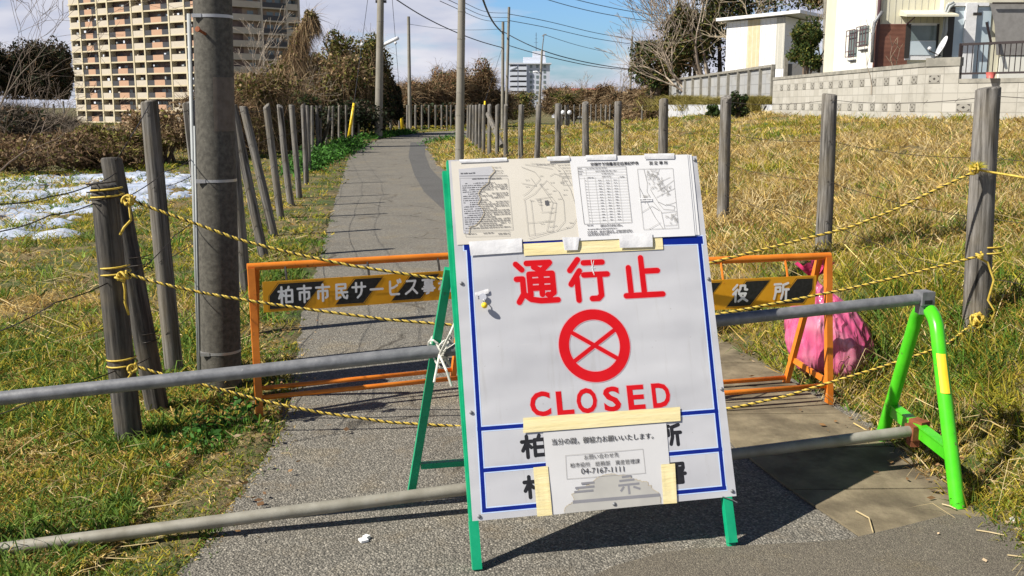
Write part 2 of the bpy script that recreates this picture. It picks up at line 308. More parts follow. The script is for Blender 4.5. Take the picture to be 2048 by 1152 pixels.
def tag(o, label=None, cat=None, group=None, kind=None):
    if label: o['label'] = label
    if cat: o['category'] = cat
    if group: o['group'] = group
    if kind: o['kind'] = kind
    return o
def thing(name, label, cat, loc=(0, 0, 0), group=None, mw=None):
    o = bpy.data.objects.new(name, None); o.empty_display_size = 0.1; COL.objects.link(o)
    if mw is not None: o.matrix_world = mw
    else: o.location = loc
    return tag(o, label, cat, group)
def npmesh(name, V, Fq, mat, Col=None, parent=None):
    """V (n,3) float; Fq = list of int arrays (m,k)."""
    me = bpy.data.meshes.new(name); me.vertices.add(len(V)); me.vertices.foreach_set('co', np.ascontiguousarray(V, dtype=np.float32).ravel())
    loops = np.concatenate([f.ravel() for f in Fq]).astype(np.int32); tot = np.concatenate([np.full(len(f), f.shape[1]) for f in Fq]).astype(np.int32)
    st = np.concatenate([[0], np.cumsum(tot)[:-1]]).astype(np.int32)
    me.loops.add(len(loops)); me.loops.foreach_set('vertex_index', loops); me.polygons.add(len(tot)); me.polygons.foreach_set('loop_start', st); me.polygons.foreach_set('loop_total', tot)
    if Col is not None:
        a = me.color_attributes.new('Col', 'FLOAT_COLOR', 'POINT'); c = np.ones((len(V), 4), np.float32); c[:, :3] = Col; a.data.foreach_set('color', c.ravel())
    me.materials.append(M[mat]); me.update(calc_edges=True); me.validate()
    o = bpy.data.objects.new(name, me); COL.objects.link(o)
    if parent is not None: o.parent = parent
    return o
def blades(P, D, Ln, Wd, C, droop=0.3):
    """P base, D unit direction, length, width, colour -> verts/faces of tapered bent blades."""
    n = len(P); up = np.array([0, 0, 1.0]); S = np.cross(D, rng.normal(size=(n, 3))); S /= np.linalg.norm(S, axis=1)[:, None] + 1e-9
    w = (Wd / 2)[:, None]; l = Ln[:, None]; dr = (droop if hasattr(droop, '__len__') else np.full(n, droop))[:, None]
    hz = D.copy(); hz[:, 2] = 0; hz /= np.linalg.norm(hz, axis=1)[:, None] + 1e-6
    m = P + D * l * 0.55 + hz * l * dr * 0.15
    tip = P + D * l * (1 - dr * 0.35) + hz * l * dr * 0.5 - up * l * dr * 0.25
    V = np.stack([P - S * w, P + S * w, m - S * w * 0.8, m + S * w * 0.8, tip], 1).reshape(-1, 3)
    b = np.arange(n)[:, None] * 5
    return V, [b + np.array([[0, 1, 3, 2]]), b + np.array([[2, 3, 4]])], np.repeat(C, 5, 0)
def leaves(P, size, C, asp=0.55, nrm=None):
    n = len(P); A = rng.normal(size=(n, 3)); A /= np.linalg.norm(A, axis=1)[:, None]
    B = np.cross(A, rng.normal(size=(n, 3))); B /= np.linalg.norm(B, axis=1)[:, None] + 1e-9
    s = size[:, None]; V = np.stack([P - A * s, P + B * s * asp, P + A * s, P - B * s * asp], 1).reshape(-1, 3)
    return V, [np.arange(n)[:, None] * 4 + np.array([[0, 1, 2, 3]])], np.repeat(C, 4, 0)
def join(parts):
    Vs, Fs, Cs, off = [], [], [], 0
    for V, Fl, C in parts:
        Vs.append(V); Cs.append(C); Fs += [f + off for f in Fl]; off += len(V)
    return np.concatenate(Vs), Fs, np.concatenate(Cs)
def pick(n, cols, var=0.2):
    c = np.array(cols)[rng.integers(0, len(cols), n)]
    return np.clip(c * (1 + rng.normal(0, var, (n, 1))), 0.004, 1)
_perm = rng.random((256, 256))
def vnoise(x, y, s):
    x = x / s + 1000; y = y / s + 1000; xi = np.floor(x).astype(int); yi = np.floor(y).astype(int); fx = x - xi; fy = y - yi
    fx = fx * fx * (3 - 2 * fx); fy = fy * fy * (3 - 2 * fy); g = lambda a, b: _perm[a % 256, b % 256]
    return (g(xi, yi) * (1 - fx) + g(xi + 1, yi) * fx) * (1 - fy) + (g(xi, yi + 1) * (1 - fx) + g(xi + 1, yi + 1) * fx) * fy

# ------------------------------------------------------------------ the path outline and the terrain
def G2(l): return [tuple(gnd(*p)[:2]) for p in l]
LE = [(-0.6, -6), (-0.75, 0), (-0.9, 2)] + G2([(345, 1150), (405, 1100), (480, 985), (545, 900), (580, 760), (592, 690), (608, 620), (628, 550), (645, 500), (662, 430), (680, 370), (698, 312), (722, 290), (760, 279), (800, 270), (850, 265), (905, 262)]) + [(0.5, 63), (9, 68), (30, 80)]
RE = [(1.9, -6), (1.9, 0), (1.85, 2.5), (1.80, 3.7), (1.77, 5.0), (1.42, 6.4), (1.05, 9), (0.45, 13), (-0.4, 18), (-1.2, 22)] + G2([(888, 340), (866, 313), (853, 298), (862, 285), (880, 280), (908, 277)]) + [(0.5, 49), (6, 53), (32, 70)]
def resample(P, n):
    P = np.array(P, float); d = np.r_[0, np.cumsum(np.linalg.norm(np.diff(P, axis=0), axis=1))]; s = np.linspace(0, d[-1], n) if np.isscalar(n) else n * d[-1]
    return np.stack([np.interp(s, d, P[:, i]) for i in (0, 1)], 1)
def pdist(x, y, P):
    d = np.full(x.shape, 1e9)
    for (ax, ay), (bx, by) in zip(P[:-1], P[1:]):
        ex, ey = bx - ax, by - ay; t = np.clip(((x - ax) * ex + (y - ay) * ey) / (ex * ex + ey * ey + 1e-12), 0, 1)
        d = np.minimum(d, np.hypot(x - ax - t * ex, y - ay - t * ey))
    return d
def inpoly(x, y, P):
    r = np.zeros(x.shape, bool); P = list(P)
    for (ax, ay), (bx, by) in zip(P, P[1:] + P[:1]):
        if ay == by: continue
        c = ((ay > y) != (by > y)) & (x < (bx - ax) * (y - ay) / (by - ay) + ax); r ^= c
    return r
PATHPOLY = LE + RE[::-1]
def sst(a, b, x):
    t = np.clip((x - a) / (b - a), 0, 1); return t * t * (3 - 2 * t)
def walllineX(y):
    return np.interp(y, [18.9, 22, 34, 41, 55, 120], [12.0, 8.9, 8.7, 10.5, 8.6, 8.6])
def gz(x, y):
    x = np.asarray(x, float); y = np.asarray(y, float)
    dl = pdist(x, y, LE); dr = pdist(x, y, RE); ins = inpoly(x, y, PATHPOLY); right = (dr < dl)
    B = np.interp(y, [3, 5, 14, 30], [0.16, 0.45, 0.42, 0.08])
    zr = B * sst(0.05, 1.0, dr) + np.clip(0.112 * (dr - 1.2), 0, None); zr = np.minimum(zr, 1.2) + (0.10 * (vnoise(x, y, 1.3) - 0.5) + 0.12 * (vnoise(x * 0.9 + y * 0.5, x * 0.1 - y * 0.25, 0.55) - 0.5)) * sst(0.2, 1.2, dr)
    plate = (x > walllineX(y) + 0.55) & (y > 18.5) & right
    zr = np.where(plate, 1.95, zr)
    drop = np.interp(y, [2, 5, 9], [0.27, 0.15, 0.0]); near = -drop * sst(0.1, 0.8, dl)
    far = -0.022 * np.clip(dl - 2, 0, 14) - 6.5 * sst(22, 75, dl) * sst(0, 1, (-x - 12) / 20)
    zl = near + far + 0.07 * (vnoise(x, y, 1.3) - 0.5) * sst(0.3, 1.5, dl)
    # far left rise that carries the dark trees
    gx = (x + 96) / 19.0; gy = (y - 168) / 26.0; zl = zl + 8.6 * np.exp(-(gx * gx + gy * gy) ** 1.5)
    z = np.where(right, zr, zl) + 0.0
    edge = np.minimum(dl, dr)
    z = z + 0.006
    z = np.where(ins & (edge > 0.02), -0.05, z)
    return z
def GZ(x, y): return float(gz(np.array([x]), np.array([y]))[0])
def build_ground():
    s = np.linspace(-1, 1, 430); xs = 3 * np.sinh(s * math.asinh(1000)); t = np.linspace(-0.17, 1, 420); ys = 4 * np.sinh(t * math.asinh(750)) + 2
    X, Y = np.meshgrid(xs, ys); Z = gz(X.ravel(), Y.ravel()); V = np.stack([X.ravel(), Y.ravel(), Z], 1); nx = len(xs); i, j = np.meshgrid(np.arange(nx - 1), np.arange(len(ys) - 1)); b = (j * nx + i).ravel()
    o = npmesh('ground', V, [np.stack([b, b + 1, b + nx + 1, b + nx], 1)], 'soil'); o.data.polygons.foreach_set('use_smooth', [True] * len(o.data.polygons)); tag(o, kind='structure')
build_ground()
def strip(name, A, B, mat, z, n=160, kind='structure', wob=0.0):
    a = resample(A, n); b = resample(B, n); K = 5; V = []; Fq = []
    for k in range(K + 1):
        f = k / K; p = a * (1 - f) + b * f
        V.append(np.c_[p, np.full(n, z)])
    V = np.concatenate(V)
    if wob: V[:n, :2] += rng.normal(0, wob, (n, 2)); V[-n:, :2] += rng.normal(0, wob, (n, 2))
    idx = np.arange(n - 1); Fq = [np.stack([k * n + idx, (k + 1) * n + idx, (k + 1) * n + idx + 1, k * n + idx + 1], 1) for k in range(K)]
    return tag(npmesh(name, V, Fq, mat), kind=kind)
strip('path', LE, RE, 'asphalt', 0.0, 500, wob=0.012)
SL = G2([(887, 420), (848, 384), (829, 351), (817, 313), (821, 285)]); SR = G2([(890, 366), (875, 352), (860, 336), (850, 309), (851, 284)])
strip('path_patch', [(0.42, 8.9), (-0.2, 11.6)] + SL, [(1.03, 8.9), (0.45, 12.6), (-0.55, 18)] + SR, 'patch', 0.005, 80)
# gutter lids: concrete slabs with open joints
mb = MB(); la = resample([(1.28, 3.36), (1.22, 3.55), (1.04, 4.2), (0.85, 6.4), (0.42, 8.9)], 12); ra = resample([(1.83, 3.36), (1.80, 3.55), (1.78, 4.3), (1.42, 6.4), (1.05, 8.9)], 12)
for i in range(11):
    a, b, c, d = [Vector((*p, 0.0)) for p in (la[i], la[i + 1], ra[i + 1], ra[i])]
    g = 0.014; a2 = a.lerp(b, g); b2 = b.lerp(a, g); c2 = c.lerp(d, g); d2 = d.lerp(c, g); z0 = 0.004; z1 = 0.012 + random.uniform(0, 0.003)
    lo = [Vector((p.x, p.y, z0)) for p in (a2, b2, c2, d2)]; hi = [Vector((p.x, p.y, z1)) for p in (a2, b2, c2, d2)]
    mb.add(lo + hi, [(4, 7, 6, 5), (0, 4, 5, 1), (1, 5, 6, 2), (2, 6, 7, 3), (3, 7, 4, 0)])
tag(mb.build('gutter_lids', 'lid'), kind='structure')
# the smoother road the camera stands on
E2 = G2([(1100, 1200), (1230, 1140), (1330, 1112), (1480, 1100), (1620, 1093), (1690, 1088), (1800, 1062), (1900, 1036), (2030, 1050)])
mb = MB(); pts = [(0.1, 2.2), (-0.05, 2.6)] + E2 + [(3.2, 3.1), (6, 2.9), (6, -6), (0.1, -6)]
mb.poly([(x, y, 0.017) for x, y in pts]); tag(mb.build('road', 'asphalt_fine'), kind='structure')

# snow lying on the grass at left
def snow():
    P = G2([(-260, 352), (0, 352), (130, 338), (280, 343), (395, 352), (385, 385), (300, 400), (200, 440), (60, 470), (-40, 500), (-300, 520)])
    x = np.arange(-22, -4, 0.075); y = np.arange(9, 27, 0.09); X, Y = np.meshgrid(x, y); xf, yf = X.ravel(), Y.ravel()
    ins = inpoly(xf, yf, P); ed = np.where(ins, 1, -1) * pdist(xf, yf, P + P[:1])
    q = vnoise(xf, yf, 1.1) * 0.34 + vnoise(xf, yf, 0.42) * 0.33 + vnoise(xf, yf, 0.15) * 0.33 + np.clip(ed * 0.28, -0.5, 0.16) - 0.625
    Z = gz(xf, yf) + np.clip(q * 0.55, -0.1, 0.07) + 0.01; V = np.stack([xf, yf, Z], 1); nx = len(x); i, j = np.meshgrid(np.arange(nx - 1), np.arange(len(y) - 1)); b = (j * nx + i).ravel()
    f = np.stack([b, b + 1, b + nx + 1, b + nx], 1); f = f[(q[f] > -0.03).any(1)]
    o = npmesh('snow_patch', V, [f], 'snow'); o.data.polygons.foreach_set('use_smooth', [True] * len(f)); tag(o, 'thin melting snow lying on the grass beyond the left fence', None, None, 'stuff')
snow()

# ------------------------------------------------------------------ grass
DRY = [(0.58, 0.41, 0.13), (0.68, 0.51, 0.20), (0.46, 0.31, 0.09), (0.32, 0.19, 0.055)]
STRAW = [(0.64, 0.52, 0.28), (0.55, 0.43, 0.22)]
OLIVE = [(0.29, 0.28, 0.025), (0.38, 0.32, 0.035), (0.20, 0.23, 0.02), (0.46, 0.36, 0.05)]
GREEN = [(0.085, 0.17, 0.02), (0.12, 0.22, 0.03), (0.06, 0.12, 0.015), (0.16, 0.24, 0.04)]
def sample(n, y0, y1, r0, r1, pw=0.0):
    u = rng.random(n); y = y0 * (y1 / y0) ** u; x = (r0 + (r1 - r0) * rng.random(n)) * y; return x, y
def grass_field(name, label, n, side, y0, y1, r0, r1, cols, hgt, wid, lean, mask, droop, per=9, rad=0.035):
    x, y = sample(n // per, y0, y1, r0, r1); dl = pdist(x, y, LE); dr = pdist(x, y, RE); ins = inpoly(x, y, PATHPOLY)
    if side == 'R': k = (dr < dl)
    elif side == 'L': k = (dl <= dr)
    else: k = np.ones(len(x), bool)
    e = np.minimum(dl, dr); k &= (~ins) | (e < 0.06 * rng.random(len(x))); k &= ~((x > walllineX(y) - 0.05) & (y > 18.5))
    if side != 'R': k &= (y < 100)
    k &= rng.random(len(x)) < mask(x, y, dl, dr)
    if name.startswith('dry') or name.startswith('green'):
        k &= ~((e < 0.07) & (rng.random(len(x)) < 0.4))
    x, y, e = x[k], y[k], e[k]; m = len(x); base_c = pick(m, cols, 0.16); hh = 0.55 + 0.75 * rng.random(m)
    rp_ = lambda a: np.repeat(a, per, 0)
    X, Y, E_, C, HH = rp_(x), rp_(y), rp_(e), rp_(base_c), rp_(hh); n = len(X); a = rng.random(n) * 2 * math.pi; rr = rad * (0.4 + Y / 9.0) * np.sqrt(rng.random(n))
    X = X + np.cos(a) * rr; Y = Y + np.sin(a) * rr; a = a + rng.normal(0, 0.9, n)
    Z = gz(X, Y); Z = np.where(Z < -0.045, 0.0, Z) - 0.01
    ln = np.abs(rng.normal(lean, 0.35, n)); D = np.stack([np.cos(a) * ln, np.sin(a) * ln, np.ones(n)], 1); D /= np.linalg.norm(D, axis=1)[:, None]
    h = hgt * HH * (0.5 + rng.random(n)) * (0.55 + 0.45 * sst(0, 0.5, E_)) * (0.6 + 0.8 * vnoise(X, Y, 0.7)) * np.where((X < 0) & (Y < 4.6), 0.62, 1.0); w = wid * (0.6 + 0.8 * rng.random(n)) * (0.6 + Y / 10.0)
    V, Fl, C = blades(np.stack([X, Y, Z], 1), D, h, w, np.clip(C * (1 + rng.normal(0, 0.16, (n, 1))), 0.004, 1), rng.random(n) * 2 * droop)
    tag(npmesh(name, V, Fl, 'grass', C), label, None, None, 'stuff')
def fn(x, y): return vnoise(x, y, 2.0) * 0.5 + vnoise(x, y, 0.6) * 0.3 + vnoise(x, y, 0.25) * 0.2
def dryband(x, y): return np.interp(y, [3, 6, 8.5, 11, 17, 21, 40], [0.36, 0.34, 0.5, 0.85, 0.85, 0.45, 0.5])
grass_field('dry_grass', 'dense tan dry grass covering the field right of the path', 270000, 'R', 2.9, 60, -0.12, 0.62, DRY + STRAW, 0.20, 0.0046, 0.8,
            lambda x, y, dl, dr: np.clip(dryband(x, y) + (fn(x, y) - 0.5) * 1.6, 0.06, 1), 1.5)
grass_field('green_grass', 'short green grass between the dry tufts right of the path', 220000, 'R', 2.9, 60, -0.12, 0.62, OLIVE + OLIVE + GREEN[:2], 0.155, 0.0048, 0.65,
            lambda x, y, dl, dr: np.clip(1.15 - dryband(x, y) - (fn(x, y) - 0.5) * 1.6, 0.05, 1), 1.0)
grass_field('dry_grass', 'tan dry grass on the left verge and the slope below it', 140000, 'L', 2.6, 90, -0.64, 0.3, DRY, 0.10, 0.0044, 1.2,
            lambda x, y, dl, dr: np.clip(0.42 + (fn(x, y) - 0.5) * 2.2, 0.06, 1), 1.3)
grass_field('green_grass', 'olive green grass on the left verge and the slope below it', 200000, 'L', 2.6, 90, -0.64, 0.3, OLIVE + OLIVE + GREEN, 0.105, 0.0055, 0.75,
            lambda x, y, dl, dr: np.clip(0.72 - (fn(x, y) - 0.5) * 2.2, 0.08, 1), 1.0)
grass_field('green_grass', 'bright green grass tufts along the edges of the path', 95000, 'B', 2.6, 12, -0.64, 0.62, GREEN, 0.17, 0.0058, 0.6,
            lambda x, y, dl, dr: (vnoise(x + 40, y, 0.45) > 0.46) * (vnoise(x, y + 50, 1.2) > 0.34) * np.where(np.minimum(dl, dr) < 0.8, 1.0, 0.3), 1.1, 12, 0.03)
grass_field('straw', 'loose pale straw stalks lying across the grass', 7000, 'B', 2.6, 22, -0.64, 0.62, STRAW, 0.36, 0.0034, 2.4,
            lambda x, y, dl, dr: np.where(np.minimum(dl, dr) > 0.15, 1.0, 0.1) * np.clip(vnoise(x + 9, y, 1.0) * 2.6 - 0.9, 0, 1), 1.9, 3, 0.1)
grass_field('green_grass', 'fresh short green grass close to the left path edge and round the post feet', 110000, 'L', 2.3, 6.5, -0.66, 0.0, OLIVE + GREEN + GREEN, 0.085, 0.0046, 0.75,
            lambda x, y, dl, dr: np.clip(0.75 - (fn(x, y) - 0.5) * 1.6, 0.2, 1), 1.0, 9, 0.05)
grass_field('dry_grass', 'short matted dry grass close to the left path edge', 80000, 'L', 2.3, 6.5, -0.66, 0.0, DRY, 0.07, 0.0038, 1.8,
            lambda x, y, dl, dr: np.clip(0.55 + (fn(x, y) - 0.5) * 1.8, 0.2, 1), 1.4, 8, 0.05)
# dead leaves and bits lying on the road edges
def litter():
    n = 5200; x, y = sample(n, 2.8, 9, -0.3, 0.55); dl = pdist(x, y, LE); dr = pdist(x, y, RE); e = np.minimum(dl, dr); ins = inpoly(x, y, PATHPOLY)
    k = (e < 0.35) & (rng.random(n) < np.where(ins, 0.6 * np.exp(-e / 0.10), 0.8)); x, y = x[k], y[k]; n = len(x); z = gz(x, y); z = np.where(z < -0.04, 0.0, z) + 0.025
    V, Fl, C = leaves(np.stack([x, y, z], 1), 0.008 + 0.016 * rng.random(n), pick(n, [(0.28, 0.16, 0.07), (0.5, 0.38, 0.24), (0.18, 0.10, 0.05)]), 0.7)
    c = V.reshape(-1, 4, 3); m = c.mean(1, keepdims=True); c[:, :, 2] = (m + (c - m) * 0.4)[:, :, 2]
    tag(npmesh('leaf_litter', c.reshape(-1, 3), Fl, 'leaf', C), 'brown dead leaves scattered along the road edges', None, None, 'stuff')
litter()
mb = MB()
for (a, b, c) in (((1712, 1022), (1738, 1036), (1746, 1064)), ((1952, 1060), (1978, 1064), (2008, 1070)), ((2015, 1110), (2040, 1113), (2060, 1116)), ((1884, 1008), (1900, 1012), (1912, 1018))):
    mb.tube([gnd(*p, 0.022) for p in (a, b, c)], 0.003, 5)
o = mb.build('straw', [flat('pale_stalk', (0.5, 0.4, 0.22))]); tag(o, 'few dry stalks lying on the bare road in front of the green stand', None, None, 'stuff')
mb = MB(); mb.box(gnd(727, 1080, 0.006), (0.028, 0.03, 0.008), Matrix.Rotation(0.5, 3, 'Z')); mb.box(gnd(733, 1074, 0.008), (0.02, 0.02, 0.012), Matrix.Rotation(1.0, 3, 'Z'))
tag(mb.build('pebble', 'white_print'), 'small white chip lying on the asphalt below the lower pipe', 'pebble')
mb = MB(); mb.poly([gnd(2018, 1036, 0.024), gnd(2036, 1032, 0.024), gnd(2044, 1040, 0.026), gnd(2026, 1046, 0.024)]); mb.poly([gnd(2030, 1034, 0.03), gnd(2044, 1040, 0.03), gnd(2040, 1034, 0.05)])
tag(mb.build('litter_scrap', 'paper_w'), 'scrap of white litter on the ground right of the green stand', 'litter')

def weeds(name, label, x0, y0, x1, y1, n, w=0.35, h=0.16, lf=1.6):
    t = rng.random(n); x = x0 + (x1 - x0) * t + rng.normal(0, w, n) * (0.6 + 0.4 * t); y = y0 + (y1 - y0) * t + rng.normal(0, w * 2, n)
    z = gz(x, y); z = np.where(z < -0.04, 0.0, z) + np.abs(rng.normal(0, h, n))
    V, Fl, C = leaves(np.stack([x, y, z], 1), (0.022 + 0.022 * rng.random(n)) * lf, pick(n, [(0.04, 0.13, 0.015), (0.07, 0.20, 0.025), (0.03, 0.09, 0.012)], 0.25), 0.45)
    tag(npmesh(name, V, Fl, 'leaf', C), label, None, None, 'stuff')
weeds('weed_patch', 'dark green leafy weeds spilling over the left path edge before the bend', -4.9, 23, -6.3, 40, 9000, 0.32, 0.15)
weeds('weed_patch', 'low green weeds along the far left verge beyond the tall utility pole', -6.7, 46, -5.8, 57, 2500, 0.35, 0.12, 2.2)
weeds('weed_patch', 'small green weed patch on the inner corner of the bend', -3.2, 41, -2.4, 44, 900, 0.45, 0.1)
weeds('weed_patch', 'small sprawling green weeds beside the barrier foot at the left path edge', -1.50, 4.5, -1.35, 4.85, 420, 0.09, 0.05, 0.55)

# ------------------------------------------------------------------ fence posts
def post_mesh(r, h, seed, tilt_cut=0.0):
    rd = random.Random(seed); n = 14; V = []; K = 9; ph = [rd.uniform(0, 6.28) for _ in range(3)]; bx = rd.uniform(-.5, .5) * r * 0.6
    for i in range(K):
        f = i / (K - 1); z = -0.12 + f * (h + 0.12); rr = r * (1.07 - 0.13 * f)
        for k in range(n):
            a = 2 * math.pi * k / n; q = rr * (1 + 0.05 * math.sin(2 * a + ph[0] + f) + 0.04 * math.sin(3 * a + ph[1] + 2 * f) + 0.02 * math.sin(5 * a + ph[2])); zz = z + (tilt_cut * q * math.cos(a + ph[2]) if i == K - 1 else 0)
            V.append((q * math.cos(a) + bx * math.sin(f * 3.1), q * math.sin(a), zz))
    rim = [(x * 0.86, y * 0.86, z + 0.006) for x, y, z in V[-n:]]
    mb = MB(); mb.add(V, [(i * n + k, i * n + (k + 1) % n, (i + 1) * n + (k + 1) % n, (i + 1) * n + k) for i in range(K - 1) for k in range(n)])
    b = len(mb.v); mb.v += rim; mb.f += [((K - 1) * n + k, (K - 1) * n + (k + 1) % n, b + (k + 1) % n, b + k) for k in range(n)] + [tuple(b + k for k in range(n))]; mb.m += [0] * (n + 1)
    return mb
POSTM = {}
for dk in (0, 1):
    for q in range(5):
        mb = post_mesh(0.055, 1.0, 40 + q + dk * 9, 0.35 if q % 2 else 0.1); o = mb.build('fence_post', 'wood_dark' if dk else 'wood'); smooth_by_angle(o, 50)
        POSTM[(dk, q)] = o.data; bpy.data.objects.remove(o)
ORD = 'first second third fourth fifth sixth seventh eighth ninth tenth eleventh twelfth thirteenth fourteenth fifteenth sixteenth seventeenth eighteenth nineteenth twentieth'.split()
TOPS = {}
def post(base, top, r, label, group, dark=0):
    base = Vector(base); top = Vector(top); d = top - base; h = d.length
    o = bpy.data.objects.new('fence_post', POSTM[(dark, random.randrange(5))]); COL.objects.link(o); o.location = base
    q = Vector((0, 0, 1)).rotation_difference(d.normalized()); o.rotation_mode = 'QUATERNION'
    from mathutils import Quaternion
    o.rotation_quaternion = q @ Quaternion((0, 0, 1), random.uniform(0, 6.28)); o.scale = (r / 0.055, r / 0.055, h)
    tag(o, label, 'fence post', group); return o
LPOSTS = []     # (base, top) for wires
def lp(bx, by, tx, ty, r, label, dark=0, zb=0.0):
    b = gnd(bx, by, zb)
    for _ in range(3): z = GZ(b.x, b.y); b = gnd(bx, by, z)
    t = at(tx, ty, b.y)
    LPOSTS.append((b, t)); return post(b, t, r, label, 'wooden posts of the left fence', dark)
lp(268, 935, 208, 370, 0.058, 'nearest dark left fence post with ropes tied round it', 1)
lp(322, 865, 222, 320, 0.056, 'dark leaning left fence post with split top right behind the nearest one', 1)
lp(353, 783, 299, 206, 0.052, 'grey fence post standing left of the big near utility pole', 0)
lp(440, 690, 378, 206, 0.050, 'grey fence post half hidden behind the big near utility pole', 0)
lst = [(489, 582, 455, 211), (528, 515, 466, 213), (547, 472, 487, 214), (562, 437, 533, 212), (583, 412, 560, 213), (599, 396, 583, 211), (612, 368, 606, 210), (618, 343, 614, 212), (626, 313, 624, 212), (635, 304, 633, 212), (641, 297, 640, 212),
       (652, 289, 659, 213), (664, 286, 666, 213), (678, 281, 678, 212), (692, 280, 692, 212), (705, 279, 706, 212), (717, 278, 717, 212), (730, 276, 730, 212), (743, 274, 743, 213)]
for i, (bx, by, tx, ty) in enumerate(lst):
    lp(bx, by, tx, ty, 0.05, ORD[i] + ' leaning grey post of the left fence counted from the big near utility pole' if i < 12 else 'slim grey post of the left fence near the bend before the tall utility pole')
for bx, by in ((782, 265), (799, 262), (815, 258), (831, 256), (844, 255), (858, 254), (871, 254), (883, 253), (894, 253), (902, 253), (912, 252)):
    b = gnd(bx, by, 0.0); b.z = GZ(b.x, b.y) - 0.02; t = at(bx, 210.5, b.y); LPOSTS.append((b, t)); post(b, t, 0.072, 'small far grey fence post on the outside of the path bend', 'wooden posts of the left fence')
RPOSTS = []
def rp(px, ty, X, Y, r, label, zb=None):
    z = GZ(X, Y) if zb is None else zb; t = at(px, ty, Y); RPOSTS.append((Vector((X, Y, z)), t)); return post((X, Y, z), t, r, label, 'wooden posts of the right fence')
rdat = [(1977, 178, 5.2, -3), (1659, 190, 7.4, -7), (1452, 196, 9.6, -5), (1327, 201, 11.8, -2), (1236, 204, 14.0, 0), (1171, 206, 16.2, 0), (1116, 208, 18.4, 0), (1078, 209, 20.2, -5), (1042, 210, 22.4, 0), (1012, 210, 24.2, 0), (995, 210, 26, 0), (979, 210, 28, 0), (968, 210, 30, 0), (960, 210, 32, 0), (953, 210.5, 34, 0), (947, 211, 36.5, 0), (941, 211, 39, 0), (936, 211, 42, 0)]
for i, (px, ty, Y, dx) in enumerate(rdat):
    X = at(px + dx, 400, Y).x
    rp(px, ty, X, Y, 0.062 if i == 0 else 0.055, 'nearest thick cracked post of the right fence with rope tied round it' if i == 0 else ORD[i] + ' grey post of the right fence counted from the nearest')
FARP = []
for i in range(7): FARP.append((-1.6 + i * 2.1, 45.5 + i * 1.3 + 0.15 * i * i))
for (X, Y) in FARP:
    z = GZ(X, Y); RPOSTS.append((Vector((X, Y, z)), Vector((X, Y, 1.52)))); post((X, Y, z), (X + random.uniform(-.04, .04), Y, 1.52), 0.05, 'distant grey fence post where the right fence turns at the bend', 'wooden posts of the right fence')
for i in range(28):
    f = i / 27; X = 3.2 + 14.5 * f; Y = 66 + 52 * f; post((X, Y, 0.0), (X, Y, 1.55 + 0.06 * random.random()), 0.06, 'very thin distant fence post seen beyond the dry field', 'wooden posts far beyond the field')

# wires of both fences
def span(a, b, sag, n=6):
    return [a.lerp(b, i / n) - Vector((0, 0, sag * 4 * (i / n) * (1 - i / n))) for i in range(n + 1)]
def fence_wire(posts, frac, label, r=0.0022, sag=0.02):
    pts = []
    P = [b.lerp(t, frac) + Vector((0, -0.055, 0)) for b, t in posts]
    for a, b in zip(P, P[1:]): pts += span(a, b, sag)[:-1]
    pts.append(P[-1]); mb = MB(); mb.tube(pts, r, 4)
    for p in pts[::1]:
        if p.y < 14: mb.tube([p + Vector((-0.012, 0, -0.01)), p + Vector((0.012, 0, 0.012))], 0.0012, 3)
    tag(mb.build('fence_wire', 'wire'), label, 'wire', 'wires strung along the fences')
for fr, w in ((0.97, 'top'), (0.72, 'second'), (0.47, 'third'), (0.22, 'lowest')):
    fence_wire(LPOSTS[2:34], fr, w + ' rusty wire of the left fence')
    fence_wire(RPOSTS, min(fr, 0.985), w + ' rusty wire of the right fence', sag=0.03)
mb = MB()
R0 = RPOSTS[0]
for fr, w in ((0.97, 'top'), (0.72, 'second'), (0.47, 'third'), (0.22, 'lowest')):
    mb = MB(); p = R0[0].lerp(R0[1], fr); mb.tube(span(p + Vector((0.03, -0.05, 0)), p + Vector((1.6, -1.4, -0.05)), 0.03), 0.0022, 4)
    tag(mb.build('fence_wire', 'wire'), w + ' wire leaving the nearest right post towards the right edge', 'wire', 'wires strung along the fences')
A, Bp, Cp, Dp = LPOSTS[0], LPOSTS[1], LPOSTS[2], LPOSTS[3]
def wp(pxs, Ys, label, r=0.0028):
    P = [at(x, y, Yv) for (x, y), Yv in zip(pxs, Ys)]; pts = []
    for a, b in zip(P, P[1:]): pts += span(a, b, 0.008, 6)[:-1]
    pts.append(P[-1]); mb = MB(); mb.tube(pts, r, 5); tag(mb.build('fence_wire', 'wire'), label, 'wire', 'wires strung along the fences')
ya = A[0].y - 0.06
wp([(-160, 425), (0, 408), (100, 393), (190, 367), (232, 345)], [3.9, 4.0, 4.1, ya, Bp[0].y - .05], 'uppermost dark wire from the paired left posts to the left edge')
wp([(-160, 515), (0, 463), (100, 430), (185, 408), (262, 392)], [3.9, 4.0, 4.1, ya, Bp[0].y - .05], 'second dark wire from the paired left posts to the left edge')
wp([(-160, 738), (0, 662), (110, 605), (215, 566), (282, 538)], [3.9, 4.0, 4.1, ya, Bp[0].y - .05], 'third dark wire from the paired left posts to the left edge')
wp([(-160, 890), (0, 828), (120, 775), (230, 742), (300, 715)], [3.9, 4.0, 4.1, ya, Bp[0].y - .05], 'lowest dark wire from the paired left posts to the left edge')
wp([(222, 332), (260, 275), (300, 205)], [Bp[0].y, 4.8, Cp[0].y - .05], 'wire rising from the split post top to the grey post top behind')
wp([(262, 390), (330, 343), (385, 318)], [Bp[0].y, Cp[0].y - .05, 5.9], 'wire rising from the rope knot past the grey post to the pole')
wp([(282, 540), (350, 470), (388, 440)], [Bp[0].y, Cp[0].y - .05, 5.9], 'wire slanting from the dark leaning post past the grey post at mid height')
